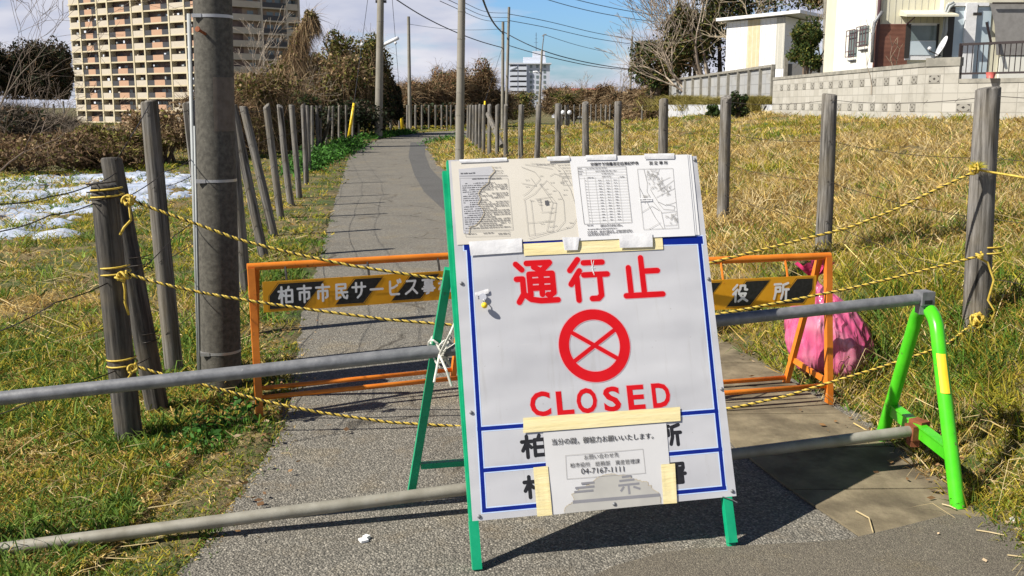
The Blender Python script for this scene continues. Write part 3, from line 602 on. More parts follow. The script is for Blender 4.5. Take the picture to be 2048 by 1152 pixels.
for (px, py, hn) in ((306, 692, 'low down'), (290, 540, 'at mid height')):
    mb = MB()
    c = at(px - 12, py, Bp[0].y); mb.tube([c + Vector((0.064 * math.cos(a * math.pi / 5), 0.064 * math.sin(a * math.pi / 5), 0.004 * a)) for a in range(21)], 0.0025, 4)
    tag(mb.build('wire_binding', 'wire'), 'dark wire wound round the leaning left post ' + hn, 'wire')
c = at(205, 408, A[0].y); mb = MB(); mb.tube([c + Vector((0.068 * math.cos(a * math.pi / 5) + .005, 0.07 * math.sin(a * math.pi / 5), 0.0035 * a)) for a in range(31)], 0.003, 4)
tag(mb.build('wire_binding', 'wire'), 'dark wire wound round the top of the nearest left post', 'wire')
# slanting braces in the left fence
mb = MB(); mb.tube([gnd(640, 300, 0.0), at(661, 238, 33)], 0.06, 8); tag(mb.build('fence_brace', 'wood'), 'slanting wooden brace leaning on the left fence row before the bend', 'brace')
mb = MB(); mb.tube([at(1004, 292, 26.5), at(976, 228, 28)], 0.07, 8); tag(mb.build('fence_brace', 'wood'), 'slanting wooden brace in the right fence behind the thin utility pole', 'brace')

# ------------------------------------------------------------------ the CLOSED board
b0 = Vector((-0.129, 3.144, 0)); YAW = 0.1986; TIL = 0.3824; Wd = 0.965; HB = 0.167; HT = 1.453
U = Vector((math.cos(YAW), math.sin(YAW), 0.0145)).normalized(); Nn = Vector((-math.sin(YAW), math.cos(YAW), 0)); Vv = (Vector((0, 0, 1)) * math.cos(TIL) + Nn * math.sin(TIL)); Vv = (Vv - U * Vv.dot(U)).normalized(); Wn = U.cross(Vv)
BM = Matrix.Translation(b0) @ Matrix((U, Vv, Wn)).transposed().to_4x4()   # local x right, y up the board, z out of its face (to the viewer)
BI = BM.inverted()
def bp(px, py):
    p = BI @ on_plane(px, py, b0, Wn); return (p.x, p.y)
c_bl, c_br, c_tl, c_tr = bp(945, 1043), bp(1473, 992), bp(897, 320), bp(1393, 312)
board = thing('road_sign', 'large white CLOSED sign board on a green A frame across the path', 'sign', mw=BM)
def bbuild(mb, name, mats, parent=board, smooth=False):
    o = mb.build(name, mats, None, smooth)
    if parent is board: o.parent = board
    else: o.parent = parent
    return o
TH = 0.010
def quadbox(mb, P, z0, z1):
    lo = [(x, y, z0) for x, y in P]; hi = [(x, y, z1) for x, y in P]; n = len(P)
    mb.add(lo + hi, [tuple(range(n - 1, -1, -1)), tuple(n + k for k in range(n))] + [(k, (k + 1) % n, n + (k + 1) % n, n + k) for k in range(n)])
mb = MB(); mb.cm = 0; quadbox(mb, [c_bl, c_br, c_tr, c_tl], -TH, 0.0)
panel = bbuild(mb, 'panel', 'sheet_grey')
FR = 0.026
mb = MB()
for u in (0.014, Wd - 0.03):
    mb.box((u, 0.70, -TH - FR / 2 - 0.001), (FR, 1.44, FR))
    
for v in (0.19, 0.80, 1.42): mb.box((Wd / 2 - .01, v, -TH - FR / 2 - 0.001), (Wd - 0.07, 0.024, FR - 0.003))
mb2 = MB(); a_ = Vector((c_bl[0] - 0.003, c_bl[1] - 0.0, -0.016)); b_ = Vector((c_tl[0] - 0.003, c_tl[1], -0.016)); mb2.beam(a_, b_, 0.006, 0.03, (0, 0, 1)); 
fr = bbuild(mb, 'frame', 'green'); e = mb2.build('edge_trim', 'green', None); e.parent = board
mb = MB()
for u in (0.014, Wd - 0.03): mb.box((u, 0.083, -0.013), (0.03, 0.166, 0.026))
# front feet as their own parts
for u, lb in ((0.014, None), (Wd - 0.03, None)):
    m1 = MB(); m1.box((u, 0.088, -0.013), (0.032, 0.16, 0.028)); m1.build('front_leg', 'green', board)
# rear legs (world coordinates, hinged at the top of the frame)
def wl(mb, name, mat, parent):   # build in world coords then parent to board keeping place
    o = mb.build(name, mat); o.parent = parent; o.matrix_parent_inverse = BI.copy(); return o
top_h = 1.22
rf = gnd(820, 1000, 0); hl = BM @ Vector((0.0, 1.06, -0.04)); off = rf - b0; rr = rf + Vector((U.x, U.y, 0)) * (Wd - 0.05)
hr = BM @ Vector((Wd - 0.05, 1.06, -0.04))
for a, b in ((hl, rf), (hr, rr)):
    m1 = MB(); m1.beam(a, b, 0.03, 0.03, Nn); wl(m1, 'rear_leg', 'green', board)
m1 = MB(); m1.beam(rf.lerp(hl, 0.16) + U * 0.02, rr.lerp(hr, 0.16) - U * 0.02, 0.028, 0.022); wl(m1, 'crossbar', 'green', board)
m1 = MB(); m1.beam(hl + Vector((0, .03, -0.02)), hr + Vector((0, .03, -0.02)), 0.02, 0.02); wl(m1, 'hinge_bar', 'green', board)
# blue frame lines
def lineq(mb, a, b, w, z):
    a = Vector((*a, 0)); b = Vector((*b, 0)); d = (b - a).normalized(); n = Vector((-d.y, d.x, 0)) * w / 2; a = a - d * w / 2; b = b + d * w / 2
    mb.poly([(p.x, p.y, z) for p in (a - n, b - n, b + n, a + n)])
K1, K2, K3, K4 = bp(936, 498), bp(1396, 470), bp(970, 1020), bp(1449, 974)
m0 = MB(); m1 = MB(); w = 0.0135
Lp = [((936, 480), (968, 1018)), ((1398, 476), (1448, 975)), ((968, 1021), (1449, 976)), ((958, 858), (1433, 822)), ((964, 941), (1441, 899)), ((936, 492), (1398, 480))]
for i, (a, b) in enumerate(Lp):
    A_, B_ = bp(*a), bp(*b); ww = 0.030 if i == 5 else w
    lineq(m0, A_, B_, ww + 0.008, 0.0003 + i * 0.00002); lineq(m1, A_, B_, ww, 0.0006 + i * 0.00002)
bbuild(m0, 'border_halo', 'paleblue'); bbuild(m1, 'border_line', 'blue')
# strokes of the lettering
GL = {
 '通': [[(5,8),(18,21)], [(4,42),(18,42),(18,76),(6,94)], [(18,76),(34,89),(56,93),(96,93)], [(30,7),(84,7),(66,23)], [(46,16),(66,27)], [(34,32),(34,80)], [(34,32),(88,32),(88,76),(80,81),(74,80)], [(61,32),(61,79)], [(34,48),(88,48)], [(34,64),(88,64)]],
 '行': [[(26,4),(4,28)], [(28,30),(4,60)], [(20,46),(20,97)], [(40,12),(88,12)], [(38,40),(98,40)], [(78,40),(78,88),(70,95),(54,95)]],
 '止': [[(50,3),(50,94)], [(16,26),(16,94)], [(50,36),(90,36)], [(3,94),(97,94)]],
 '柏': [[(2,27),(42,27)], [(22,3),(22,97)], [(21,32),(4,66)], [(24,38),(38,54)], [(72,3),(66,20)], [(52,22),(52,92)], [(52,22),(94,22)], [(94,22),(94,92)], [(52,55),(94,55)], [(52,90),(94,90)]],
 '市': [[(50,2),(50,18)], [(4,18),(96,18)], [(18,40),(18,82)], [(18,40),(82,40),(82,74),(70,80)], [(50,18),(50,98)]],
 '民': [[(18,8),(82,8),(82,32),(18,32)], [(18,8),(18,92),(44,84)], [(18,56),(94,56)], [(50,32),(58,62),(74,86),(90,92),(94,76)]],
 'サ': [[(4,30),(96,30)], [(30,6),(30,58)], [(70,6),(70,52),(62,74),(40,92)]],
 'ー': [[(6,50),(94,50)]],
 'ビ': [[(20,10),(20,76),(28,88),(86,88)], [(20,52),(50,46),(72,34)], [(76,6),(82,20)], [(92,2),(98,16)]],
 'ス': [[(16,14),(80,14),(66,46),(42,70),(8,90)], [(56,58),(92,90)]],
 '事': [[(6,14),(94,14)], [(24,26),(76,26),(76,40),(24,40),(24,26)], [(18,53),(82,53),(82,80)], [(4,66),(96,66)], [(18,80),(82,80)], [(50,3),(50,92),(36,96)]],
 '務': [[(6,10),(42,10),(26,26)], [(14,22),(36,34)], [(2,40),(44,40),(38,54)], [(24,40),(24,92),(14,94)], [(22,50),(4,76)], [(62,4),(50,28)], [(58,16),(94,16)], [(86,16),(72,40),(48,54)], [(58,24),(74,42),(96,52)], [(50,68),(90,68),(86,92),(76,95)], [(70,56),(66,76),(48,96)]],
 '所': [[(4,10),(46,10)], [(12,28),(12,60),(4,94)], [(12,28),(42,28),(42,52),(12,52)], [(92,6),(60,16)], [(60,16),(60,60),(50,94)], [(60,42),(98,42)], [(82,42),(82,98)]],
 '役': [[(28,4),(4,28)], [(30,30),(4,56)], [(20,46),(20,98)], [(50,8),(50,26),(40,42)], [(50,8),(80,8),(80,30),(94,32)], [(42,54),(86,54),(74,76),(40,97)], [(50,60),(68,80),(97,97)]],
 '署': [[(10,5),(90,5),(90,27),(10,27),(10,5)], [(37,5),(37,27)], [(63,5),(63,27)], [(20,40),(74,40)], [(46,31),(46,54)], [(4,54),(96,54)], [(86,36),(50,62),(6,82)], [(34,67),(82,67),(82,96),(34,96),(34,67)], [(34,81),(82,81)]],
 '察': [[(50,0),(50,12)],[(6,30),(6,14),(94,14),(94,28)],[(30,42),(70,42)],[(14,58),(86,58)],[(50,58),(50,94),(40,98)],[(30,70),(12,90)],[(70,70),(90,90)],[(36,22),(10,50)],[(62,24),(90,50)]],
 '警': [[(10,60),(90,60)],[(22,70),(78,70)],[(22,78),(78,78)],[(24,86),(76,86),(76,98),(24,98),(24,86)],[(10,10),(50,10)],[(14,24),(46,24),(44,46)],[(18,34),(34,34),(34,46),(18,46),(18,34)],[(62,4),(54,24)],[(58,14),(94,14)],[(86,14),(56,48)],[(62,24),(94,48)]],
}
def capsule(mb, a, b, r, z, n=6):
    a = Vector(a); b = Vector(b); d = b - a; an = math.atan2(d.y, d.x); P = []
    for k in range(n + 1):
        t = an - math.pi / 2 + math.pi * k / n; P.append((b.x + r * math.cos(t), b.y + r * math.sin(t), z))
    for k in range(n + 1):
        t = an + math.pi / 2 + math.pi * k / n; P.append((a.x + r * math.cos(t), a.y + r * math.sin(t), z))
    mb.poly(P)
def glyph(mb, ch, x0, y0, w, h, r, z, kx=None):
    """box lower-left x0,y0 ; strokes with round ends, each a hair above the last."""
    i = 0
    for st in GL[ch]:
        for a, b in zip(st, st[1:]):
            f = lambda p: (x0 + p[0] / 100 * w, y0 + (100 - p[1]) / 100 * h)
            capsule(mb, f(a), f(b), r, z + i * 0.000012); i += 1
def word(name, chars, boxes, r, col, halo=None, z=0.0005, parent=board):
    o = []
    for ch, (x0, y0, w, h) in zip(chars, boxes):
        m = MB()
        if halo:
            m.cm = 1; glyph(m, ch, x0, y0, w, h, r + halo[1], z); m.cm = 0; glyph(m, ch, x0, y0, w, h, r, z + 0.0003)
        else: glyph(m, ch, x0, y0, w, h, r, z)
        m.build(name, [col, halo[0]] if halo else [col], parent)
def boxes_px(lst):   # pixel (left-centre x, baseline y, right x, top y) -> board box, inset by stroke
    r = []
    for (l, t, rr_, b) in lst:
        cx, cy = (l + rr_) / 2, (t + b) / 2; L_, R_ = bp(l, cy), bp(rr_, cy - 0); T_, B_ = bp(cx, t), bp(cx, b)
        r.append((L_[0], B_[1], R_[0] - L_[0], T_[1] - B_[1]))
    return r
word('letter', '通行止', boxes_px([(1030, 520, 1116, 608), (1138, 515, 1217, 602), (1246, 513, 1324, 595)]), 0.0105, 'red', ('pink_print', 0.0024))
def textmesh(body, size, name, mat, x, y, z, parent, bold=0.0, sx=1.0, align='LEFT', rot=0.0, space=1.0):
    cu = bpy.data.curves.new('txt', 'FONT'); cu.body = body; cu.size = size; cu.offset = bold; cu.align_x = align; cu.space_character = space; cu.resolution_u = 3
    o = bpy.data.objects.new('txt', cu); COL.objects.link(o); dg = bpy.context.evaluated_depsgraph_get(); me = bpy.data.meshes.new_from_object(o.evaluated_get(dg))
    bpy.data.objects.remove(o); bpy.data.curves.remove(cu); me.materials.clear(); me.materials.append(M[mat])
    me.transform(Matrix.Translation((x, y, z)) @ Matrix.Rotation(rot, 4, 'Z') @ Matrix.Diagonal((sx, 1, 1, 1)))
    q = bpy.data.objects.new(name, me); COL.objects.link(q); q.parent = parent; return q
for ch, px0, px1, py0, py1 in (('C', 1060, 1101, 783, 833), ('L', 1113, 1147, 782, 829), ('O', 1153, 1194, 776, 827), ('S', 1207, 1241, 773, 823), ('E', 1255, 1289, 770, 819), ('D', 1304, 1340, 766, 815)):
    xa = bp(px0, (py0 + py1) / 2)[0]; xb = bp(px1, (py0 + py1) / 2)[0]; yb = bp((px0 + px1) / 2, py1)[1]; yt = bp((px0 + px1) / 2, py0)[1]
    for bold, mat, zz, g in ((0.030, 'pink_print', 0.0005, 0.0022), (0.026, 'red', 0.0008, 0.0)):
        o = textmesh(ch, 1.0, 'letter', mat, 0, 0, 0, board, bold); v = o.data.vertices; x0_, x1_ = min(q.co.x for q in v), max(q.co.x for q in v); y0_, y1_ = min(q.co.y for q in v), max(q.co.y for q in v)
        o.data.transform(Matrix.Translation((xa - g, yb - g, zz)) @ Matrix.Diagonal(((xb - xa + 2 * g) / (x1_ - x0_), (yt - yb + 2 * g) / (y1_ - y0_), 1, 1)) @ Matrix.Translation((-x0_, -y0_, 0)))
# no-entry roundel
mb = MB(); cx, cy = bp(1189, 691); R1 = (bp(1260, 688)[0] - bp(1118, 697)[0]) / 2; R2 = R1 * 0.715
RY = (bp(1189, 619)[1] - bp(1189, 765)[1]) / 2; R1 = (R1 + RY) / 2; R2 = R1 * 0.715
mb.cm = 1; mb.disc((cx, cy), R1 + 0.003, 0.0009, 56, R2 - 0.003); mb.cm = 0; mb.disc((cx, cy), R1, 0.0013, 56, R2)
for s, zz in ((1, 0), (-1, 0.00005)):
    a = math.radians(33) * s; d = Vector((math.cos(a), math.sin(a), 0)) * (R2 + 0.003)
    mb.cm = 1; lineq(mb, (cx - d.x * .97, cy - d.y * .97), (cx + d.x * .97, cy + d.y * .97), 0.021, 0.0010 + zz); mb.cm = 0; lineq(mb, (cx - d.x, cy - d.y), (cx + d.x, cy + d.y), 0.015, 0.0014 + zz)
bbuild(mb, 'roundel', ['red', 'pink_print'])
word('letter', '柏所', boxes_px([(1043, 870, 1094, 915), (1318, 848, 1362, 891)]), 0.0065, 'black')
word('letter', '柏署', boxes_px([(1048, 951, 1098, 995), (1326, 926, 1372, 967)]), 0.0065, 'black')
# screws
for px, py in ((923, 567), (942, 825), (958, 1033), (1417, 558), (1443, 778), (1464, 982), (1389, 320)):
    x, y = bp(px, py); m = MB(); m.sphere((x, y, 0.002), 0.0072, 10, (1, 1, 0.6)); m.build('screw', 'galv', board, True)
m = MB(); x, y = bp(1228, 1008); m.sphere((x, y, 0.004), 0.0075, 10, (1, 1, 0.6)); m.build('screw', 'galv', board, True)
# scratches on the printing
m = MB()
for a, b in (((1182, 520), (1186, 546)), ((1187, 522), (1184, 540)), ((1184, 532), (1188, 550)), ((1182, 536), (1189, 536))): lineq(m, bp(*a), bp(*b), 0.002, 0.0020)
m.build('scratch', 'white_print', board)

# papers and tapes on the board: things of their own, in board coordinates
def onboard(name, label, cat, group=None, dz=0.0): return thing(name, label, cat, mw=BM @ Matrix.Translation((0, 0, dz)), group=group)
def sheet(mb, P, z, thick=0.0006, curl=0.0):
    """P: four px corners bl, br, tr, tl"""
    Q = [bp(*p) for p in P]; n = 12; V = []
    for j in range(n + 1):
        for i in range(n + 1):
            u, v = i / n, j / n; a = Vector(Q[0]).lerp(Vector(Q[1]), u); b = Vector(Q[3]).lerp(Vector(Q[2]), u); p = a.lerp(b, v)
            V.append((p.x, p.y, z + curl * (math.sin(u * 7 + v * 3) * 0.5 + 0.5) * math.sin(v * 3.14) + curl * 0.6 * math.sin(u * 17) * v * (1 - v)))
    mb.add(V, [(j * (n + 1) + i, j * (n + 1) + i + 1, (j + 1) * (n + 1) + i + 1, (j + 1) * (n + 1) + i) for j in range(n) for i in range(n)])
    return Q
def bil(Q, u, v):
    a = Vector(Q[0]).lerp(Vector(Q[1]), u); b = Vector(Q[3]).lerp(Vector(Q[2]), u); p = a.lerp(b, v); return (p.x, p.y)
def dashes(mb, Q, u0, u1, v, hgt, z, dens=0.85, lo=0.006, hi=0.035):
    """a line of print too small to read: broken marks of the height of the characters"""
    u = u0; A_ = Vector(bil(Q, 0, v)); 
    while u < u1:
        w = random.uniform(lo, hi); e = min(u + w, u1)
        if random.random() < dens:
            a = bil(Q, u, v); b = bil(Q, e, v)
            nseg = max(1, int((e - u) / 0.006))
            for k in range(nseg):
                f0 = k / nseg; f1 = (k + 0.72) / nseg; p = Vector(a).lerp(Vector(b), f0); q = Vector(a).lerp(Vector(b), f1); hh = hgt * random.uniform(0.6, 1)
                mb.poly([(p.x, p.y, z), (q.x, q.y, z), (q.x, q.y + hh, z), (p.x, p.y + hh, z)])
        u = e + 0.004
def pl(mb, Q, pts, w, z):
    P = [bil(Q, *p) for p in pts]
    for a, b in zip(P, P[1:]):
        A2, B2 = Vector((*a, 0)), Vector((*b, 0)); d = B2 - A2
        if d.length < 1e-6: continue
        d.normalize(); n = Vector((-d.y, d.x, 0)) * w / 2; mb.poly([(p.x, p.y, z) for p in (A2 - n, B2 - n, B2 + n, A2 + n)])
# cream sheet with text and site map
Zp = 0.0046
t = onboard('notice_sheet', 'cream rain stained notice with text and site map on the upper left of the board', 'notice')
m = MB(); Q = sheet(m, [(914, 490), (1163, 478), (1141, 314), (902, 323)], 0.0022, curl=0.0012); m.build('paper', 'paper_c', t, True)
m = MB(); S = [(0.055, 0.13), (0.055, 0.90), (0.33, 0.92), (0.35, 0.86), (0.30, 0.79), (0.29, 0.72), (0.23, 0.66), (0.20, 0.60), (0.215, 0.53), (0.19, 0.47), (0.22, 0.42), (0.235, 0.36), (0.20, 0.28), (0.16, 0.22), (0.11, 0.20), (0.10, 0.12)]
m.poly([(*bil(Q, *p), Zp - 0.0004) for p in S]); m.build('damp_stain', 'paper_g', t)
m = MB(); pl(m, Q, S[2:] , 0.004, Zp - 0.0002); m.build('stain_rim', 'stain', t)
m = MB(); z = Zp
dashes(m, Q, 0.07, 0.19, 0.835, 0.0065, z, 1, 0.02, 0.05)
dashes(m, Q, 0.33, 0.42, 0.86, 0.003, z); dashes(m, Q, 0.34, 0.42, 0.83, 0.003, z); dashes(m, Q, 0.35, 0.42, 0.90, 0.003, z); dashes(m, Q, 0.16, 0.40, 0.765, 0.0055, z, 1, 0.02, 0.06)
yy = 0.715
for k in range(22):
    dashes(m, Q, 0.075 if k % 5 else 0.10, 0.44 if k % 4 else random.uniform(0.25, 0.42), yy, 0.0045, z, 0.92); yy -= 0.0255
dashes(m, Q, 0.09, 0.30, 0.115, 0.004, z); dashes(m, Q, 0.33, 0.42, 0.10, 0.0045, z, 1)
pl(m, Q, [(0.06, 0.815), (0.45, 0.80)], 0.0016, z)
m.build('printed_text', 'ink', t)
m = MB(); pl(m, Q, [(0.06, 0.79), (0.45, 0.77), (0.45, 0.15), (0.06, 0.165), (0.06, 0.79)], 0.0011, z); pl(m, Q, [(0.07, 0.15), (0.42, 0.135), (0.42, 0.08), (0.07, 0.09), (0.07, 0.15)], 0.001, z + .0001)
# map lines (outline of land and road as on the sheet)
mp = [[(0.56, 0.55), (0.60, 0.58), (0.72, 0.74), (0.68, 0.83), (0.57, 0.90)], [(0.56, 0.50), (0.66, 0.57), (0.77, 0.72)], [(0.56, 0.70), (0.68, 0.66), (0.64, 0.76)],
      [(0.57, 0.50), (0.57, 0.07), (0.78, 0.11)], [(0.62, 0.50), (0.62, 0.08)], [(0.57, 0.22), (0.78, 0.23)], [(0.71, 0.68), (0.80, 0.45), (0.72, 0.11), (0.77, 0.11), (0.83, 0.44), (0.73, 0.65), (0.71, 0.68)],
      [(0.745, 0.61), (0.775, 0.62)], [(0.76, 0.55), (0.80, 0.56)], [(0.80, 0.45), (0.83, 0.44)], [(0.78, 0.33), (0.82, 0.34)], [(0.75, 0.22), (0.79, 0.23)],
      [(0.68, 0.50), (0.80, 0.52)], [(0.70, 0.51), (0.70, 0.36)], [(0.69, 0.34), (0.78, 0.34)],
      [(0.80, 0.77), (0.84, 0.80), (0.90, 0.77), (0.96, 0.60), (0.985, 0.40), (0.985, 0.25), (0.93, 0.15), (0.80, 0.11), (0.57, 0.03)], [(0.77, 0.72), (0.86, 0.58), (0.89, 0.46), (0.88, 0.22), (0.80, 0.11)],
      [(0.60, 0.93), (0.80, 0.87), (0.83, 0.86)], [(0.65, 0.94), (0.84, 0.90), (0.88, 0.83)], [(0.87, 0.92), (0.92, 0.84), (0.97, 0.66)], [(0.90, 0.75), (0.985, 0.74), (0.985, 0.65), (0.90, 0.66), (0.90, 0.75)]]
for k, l in enumerate(mp): pl(m, Q, l, 0.0012, z + 0.0002 + k * 0.00001)
for k in range(26): u, v = random.uniform(0.58, 0.95), random.uniform(0.12, 0.78); dashes(m, Q, u, u + 0.035, v, 0.003, z + 0.0005, 1, 0.01, 0.03)
dashes(m, Q, 0.70, 0.86, 0.915, 0.0045, z, 1); [dashes(m, Q, 0.88, 0.985, 0.90 - 0.035 * k, 0.003, z, 0.9) for k in range(5)]
m.build('map_drawing', 'ink2', t)
m = MB(); m.poly([(*bil(Q, *p), z + 0.0006) for p in ((0.735, 0.42), (0.765, 0.425), (0.765, 0.48), (0.735, 0.475))]); m.build('map_block', 'ink', t)
# white sheets
t = onboard('notice_sheet', 'white notice sheets with measurement table and area map on the board', 'notice')
for k, (dx, dz) in enumerate(((12, 0.0024), (6, 0.0040))):
    m = MB(); sheet(m, [(1160, 480), (1387 + dx, 470), (1372 + dx * 0.9, 310), (1141, 316)], dz, curl=0.0008); m.build('back_page', 'paper_w', t, True)
m = MB(); Q = sheet(m, [(1158, 482), (1389, 472), (1374, 310), (1138, 314)], 0.0056, curl=0.0010); m.build('paper', 'paper_w', t, True)
z = 0.0076; m = MB()
tu0, tu1, tv0, tv1 = 0.055, 0.46, 0.19, 0.87
pl(m, Q, [(tu0, tv1), (tu1, tv1), (tu1, tv0), (tu0, tv0), (tu0, tv1)], 0.0016, z)
for k in range(19): v = tv1 - (k + 1) * (tv1 - tv0) / 20; pl(m, Q, [(tu0 if k < 4 else tu0 + 0.045, v), (tu1, v)], 0.0008, z + 0.0001)
for u in (0.10, 0.125, 0.19, 0.255, 0.32, 0.385): pl(m, Q, [(u, tv0), (u, tv1 - 0.12)], 0.0008, z + 0.0002)
pl(m, Q, [(0.12, tv1), (0.12, tv1 - 0.1)], 0.0008, z + 0.0002)
m.build('table_grid', 'ink2', t)
m = MB()
for k in range(15):
    v = 0.70 - k * 0.034
    for u in (0.215, 0.28, 0.345): dashes(m, Q, u, u + 0.028, v, 0.0036, z + 0.0003, 1, 0.01, 0.03)
    dashes(m, Q, 0.108, 0.113, v, 0.003, z + 0.0003, 1)
for u0, u1, v in ((0.06, 0.09, 0.845), (0.13, 0.30, 0.845), (0.06, 0.10, 0.81), (0.20, 0.38, 0.81), (0.06, 0.085, 0.78), (0.25, 0.35, 0.78), (0.13, 0.18, 0.735), (0.25, 0.33, 0.745), (0.40, 0.44, 0.735), (0.08, 0.13, 0.165), (0.19, 0.36, 0.165), (0.19, 0.38, 0.15)):
    dashes(m, Q, u0, u1, v, 0.004, z + 0.0003, 0.95)
dashes(m, Q, 0.08, 0.33, 0.12, 0.0045, z, 0.95); [dashes(m, Q, 0.075, 0.46 - (0.2 if k == 2 else 0), 0.092 - k * 0.02, 0.005, z + .0001 * k, 0.97) for k in range(3)]
m.build('printed_text', 'ink', t)
x, y = bil(Q, 0.165, 0.882); textmesh('空間放射線量測定結果記録表', 0.0145, 'heading', 'inkd', x, y, z, t, 0.0003)
x, y = bil(Q, 0.66, 0.882); textmesh('測 定 場 所', 0.0155, 'heading', 'inkd', x, y, z, t, 0.0003)
m = MB(); mu0, mu1, mv0, mv1 = 0.555, 0.86, 0.10, 0.83
pl(m, Q, [(mu0, mv1), (mu1, mv1), (mu1, mv0), (mu0, mv0), (mu0, mv1)], 0.0012, z)
def mm(u, v): return (mu0 + (mu1 - mu0) * u, mv0 + (mv1 - mv0) * v)
ml = [[(0.18, 1), (0.24, 0.75), (0.20, 0.62), (0.35, 0.45), (0.55, 0.28), (0.60, 0), ], [(0, 0.70), (0.10, 0.55), (0.35, 0.20), (0.55, 0)], [(0, 0.28), (0.30, 0.38), (0.5, 0.30)], [(0.15, 0), (0.5, 0.10)], [(0.30, 0.66), (0.48, 0.45), (0.70, 0.38), (1, 0.43)], [(0.48, 0.44), (0.62, 0.32), (0.92, 0.30), (0.95, 0.36), (0.7, 0.40)], [(0.5, 0.62), (0.75, 0.70), (1, 0.80)], [(0.45, 0.52), (1, 0.66)], [(0.55, 0.26), (1, 0.28)], [(0.62, 0.05), (0.95, 0.05), (0.98, 0.15)], [(0.5, 0.9), (0.62, 0.78), (0.9, 0.85)], [(0.35, 1), (0.5, 0.85), (0.62, 1)]]
for k, l in enumerate(ml): pl(m, Q, [mm(*p) for p in l], 0.0013, z + 0.0001 + k * 0.00001)
rnd = random.Random(5)
for k in range(95):
    reg = rnd.choice([(0.22, 0.66, 0.34, 0.24), (0.55, 0.52, 0.36, 0.16), (0.60, 0.05, 0.36, 0.2), (0.04, 0.44, 0.16, 0.1), (0.25, 0.82, 0.3, 0.16), (0.5, 0.66, 0.2, 0.16)])
    u, v = reg[0] + rnd.random() * reg[2], reg[1] + rnd.random() * reg[3]; w, h = rnd.uniform(0.02, 0.06), rnd.uniform(0.015, 0.04); s = rnd.uniform(-0.02, 0.02)
    pl(m, Q, [mm(u, v), mm(min(1, u + w), v + s), mm(min(1, u + w), min(1, v + h + s)), mm(u, min(1, v + h)), mm(u, v)], 0.0009, z + 0.0003 + k * 0.000004)
m.build('map_drawing', 'ink2', t)
m = MB(); a = bil(Q, 0.545, 0.435); b = bil(Q, 0.655, 0.435); m.poly([(a[0], a[1], z + 0.001), (b[0], b[1], z + 0.001), (b[0], b[1] + 0.012, z + 0.001), (a[0], a[1] + 0.012, z + 0.001)]); m.build('map_caption', 'white_print', t)
m = MB(); dashes(m, Q, 0.55, 0.65, 0.448, 0.004, z + 0.0014, 1); m.build('printed_text', 'inkd', t)
# tapes
def tape(label, P, z, mat, curl=0.0015, cat='tape', grp=None):
    m = MB(); sheet(m, P, z, curl=curl); o = m.build('tape_strip', mat, None, True); o.matrix_world = BM; tag(o, label, cat, grp)
TG = 'tape strips on the sign board'
tape('white tape strip on the top left corner of the cream notice', [(919, 327), (1014, 323), (1013, 316), (918, 320)], 0.0052, 'tape_w', grp=TG)
tape('small white tape strip on the top edge where the two notices meet', [(1094, 324), (1139, 322), (1137, 313), (1092, 315)], 0.0084, 'tape_w', grp=TG)
tape('white tape strip along the top edge above the measurement table', [(1170, 322), (1231, 321), (1231, 310), (1170, 312)], 0.0086, 'tape_w', grp=TG)
tape('white tape strip along the top edge above the area map', [(1288, 320), (1347, 319), (1347, 308), (1287, 309)], 0.0086, 'tape_w', grp=TG)
tape('wide crumpled white tape under the cream notice', [(941, 512), (1044, 505), (1043, 477), (937, 484)], 0.0050, 'tape_w', 0.0025, grp=TG)
tape('short crumpled white tape under the corner of the map', [(1128, 502), (1154, 501), (1158, 475), (1123, 476)], 0.0086, 'tape_w', 0.0025, grp=TG)
tape('crumpled white tape under the white notice sheets', [(1238, 497), (1304, 495), (1303, 468), (1236, 471)], 0.0088, 'tape_w', 0.0025, grp=TG)
tape('long pale yellow masking tape strip above the red characters', [(1048, 512), (1326, 499), (1324, 474), (1046, 488)], 0.0028, 'tape_y', 0.0005, grp=TG)
t = onboard('contact_notice', 'white paper notice with phone number taped over the lower lines of the board', 'notice', dz=-0.0026)
m = MB(); Q = sheet(m, [(1100, 1030), (1345, 1006), (1332, 846), (1086, 864)], 0.0045, curl=0.001); m.build('paper', mottled('thin_paper', (0.60, 0.60, 0.60), (0.66, 0.66, 0.66), 3, 0.8, 0, 0.1), t, True)
def bq(px, py): return bp(px, py)
m = MB(); GP0 = [(1127, 1027), (1133, 1012), (1148, 1004), (1143, 988), (1160, 977), (1178, 970), (1192, 957), (1212, 949), (1245, 950), (1262, 956), (1275, 961), (1292, 963), (1302, 975), (1316, 985), (1322, 1008)]; GP = []
rg = random.Random(9)
for (ax, ay), (bx_, by_) in zip(GP0, GP0[1:]): GP += [(ax + (bx_ - ax) * f + (rg.uniform(-2, 2) if f else 0), ay + (by_ - ay) * f + (rg.uniform(-2, 2) if f else 0)) for f in (0, .25, .5, .75)]
GP.append(GP0[-1])
m.poly([(*bp(*p), 0.0062) for p in GP]); m.build('wet_patch', 'ghost', t)
m = MB(); P = [bp(*p) for p in GP[1:-1]]
for a, b in zip(P, P[1:]): lineq(m, a, b, 0.0022, 0.0064)
m.build('patch_rim', 'stain', t)
m = MB(); lineq(m, bp(1148, 1004), bp(1316, 990), 0.011, 0.0065)
for a, b in (((1150, 984), (1184, 981)), ((1152, 976), (1186, 973)), ((1164, 967), (1186, 965)), ((1240, 962), (1266, 959)), ((1238, 971), (1276, 967)), ((1256, 970), (1258, 986)), ((1246, 975), (1242, 981)), ((1268, 974), (1278, 977)), ((1245, 954), (1260, 952))): lineq(m, bp(*a), bp(*b), 0.0075, 0.0066 + random.random() * 0.0002)
m.build('show_through_mark', 'ghost_ink', t)
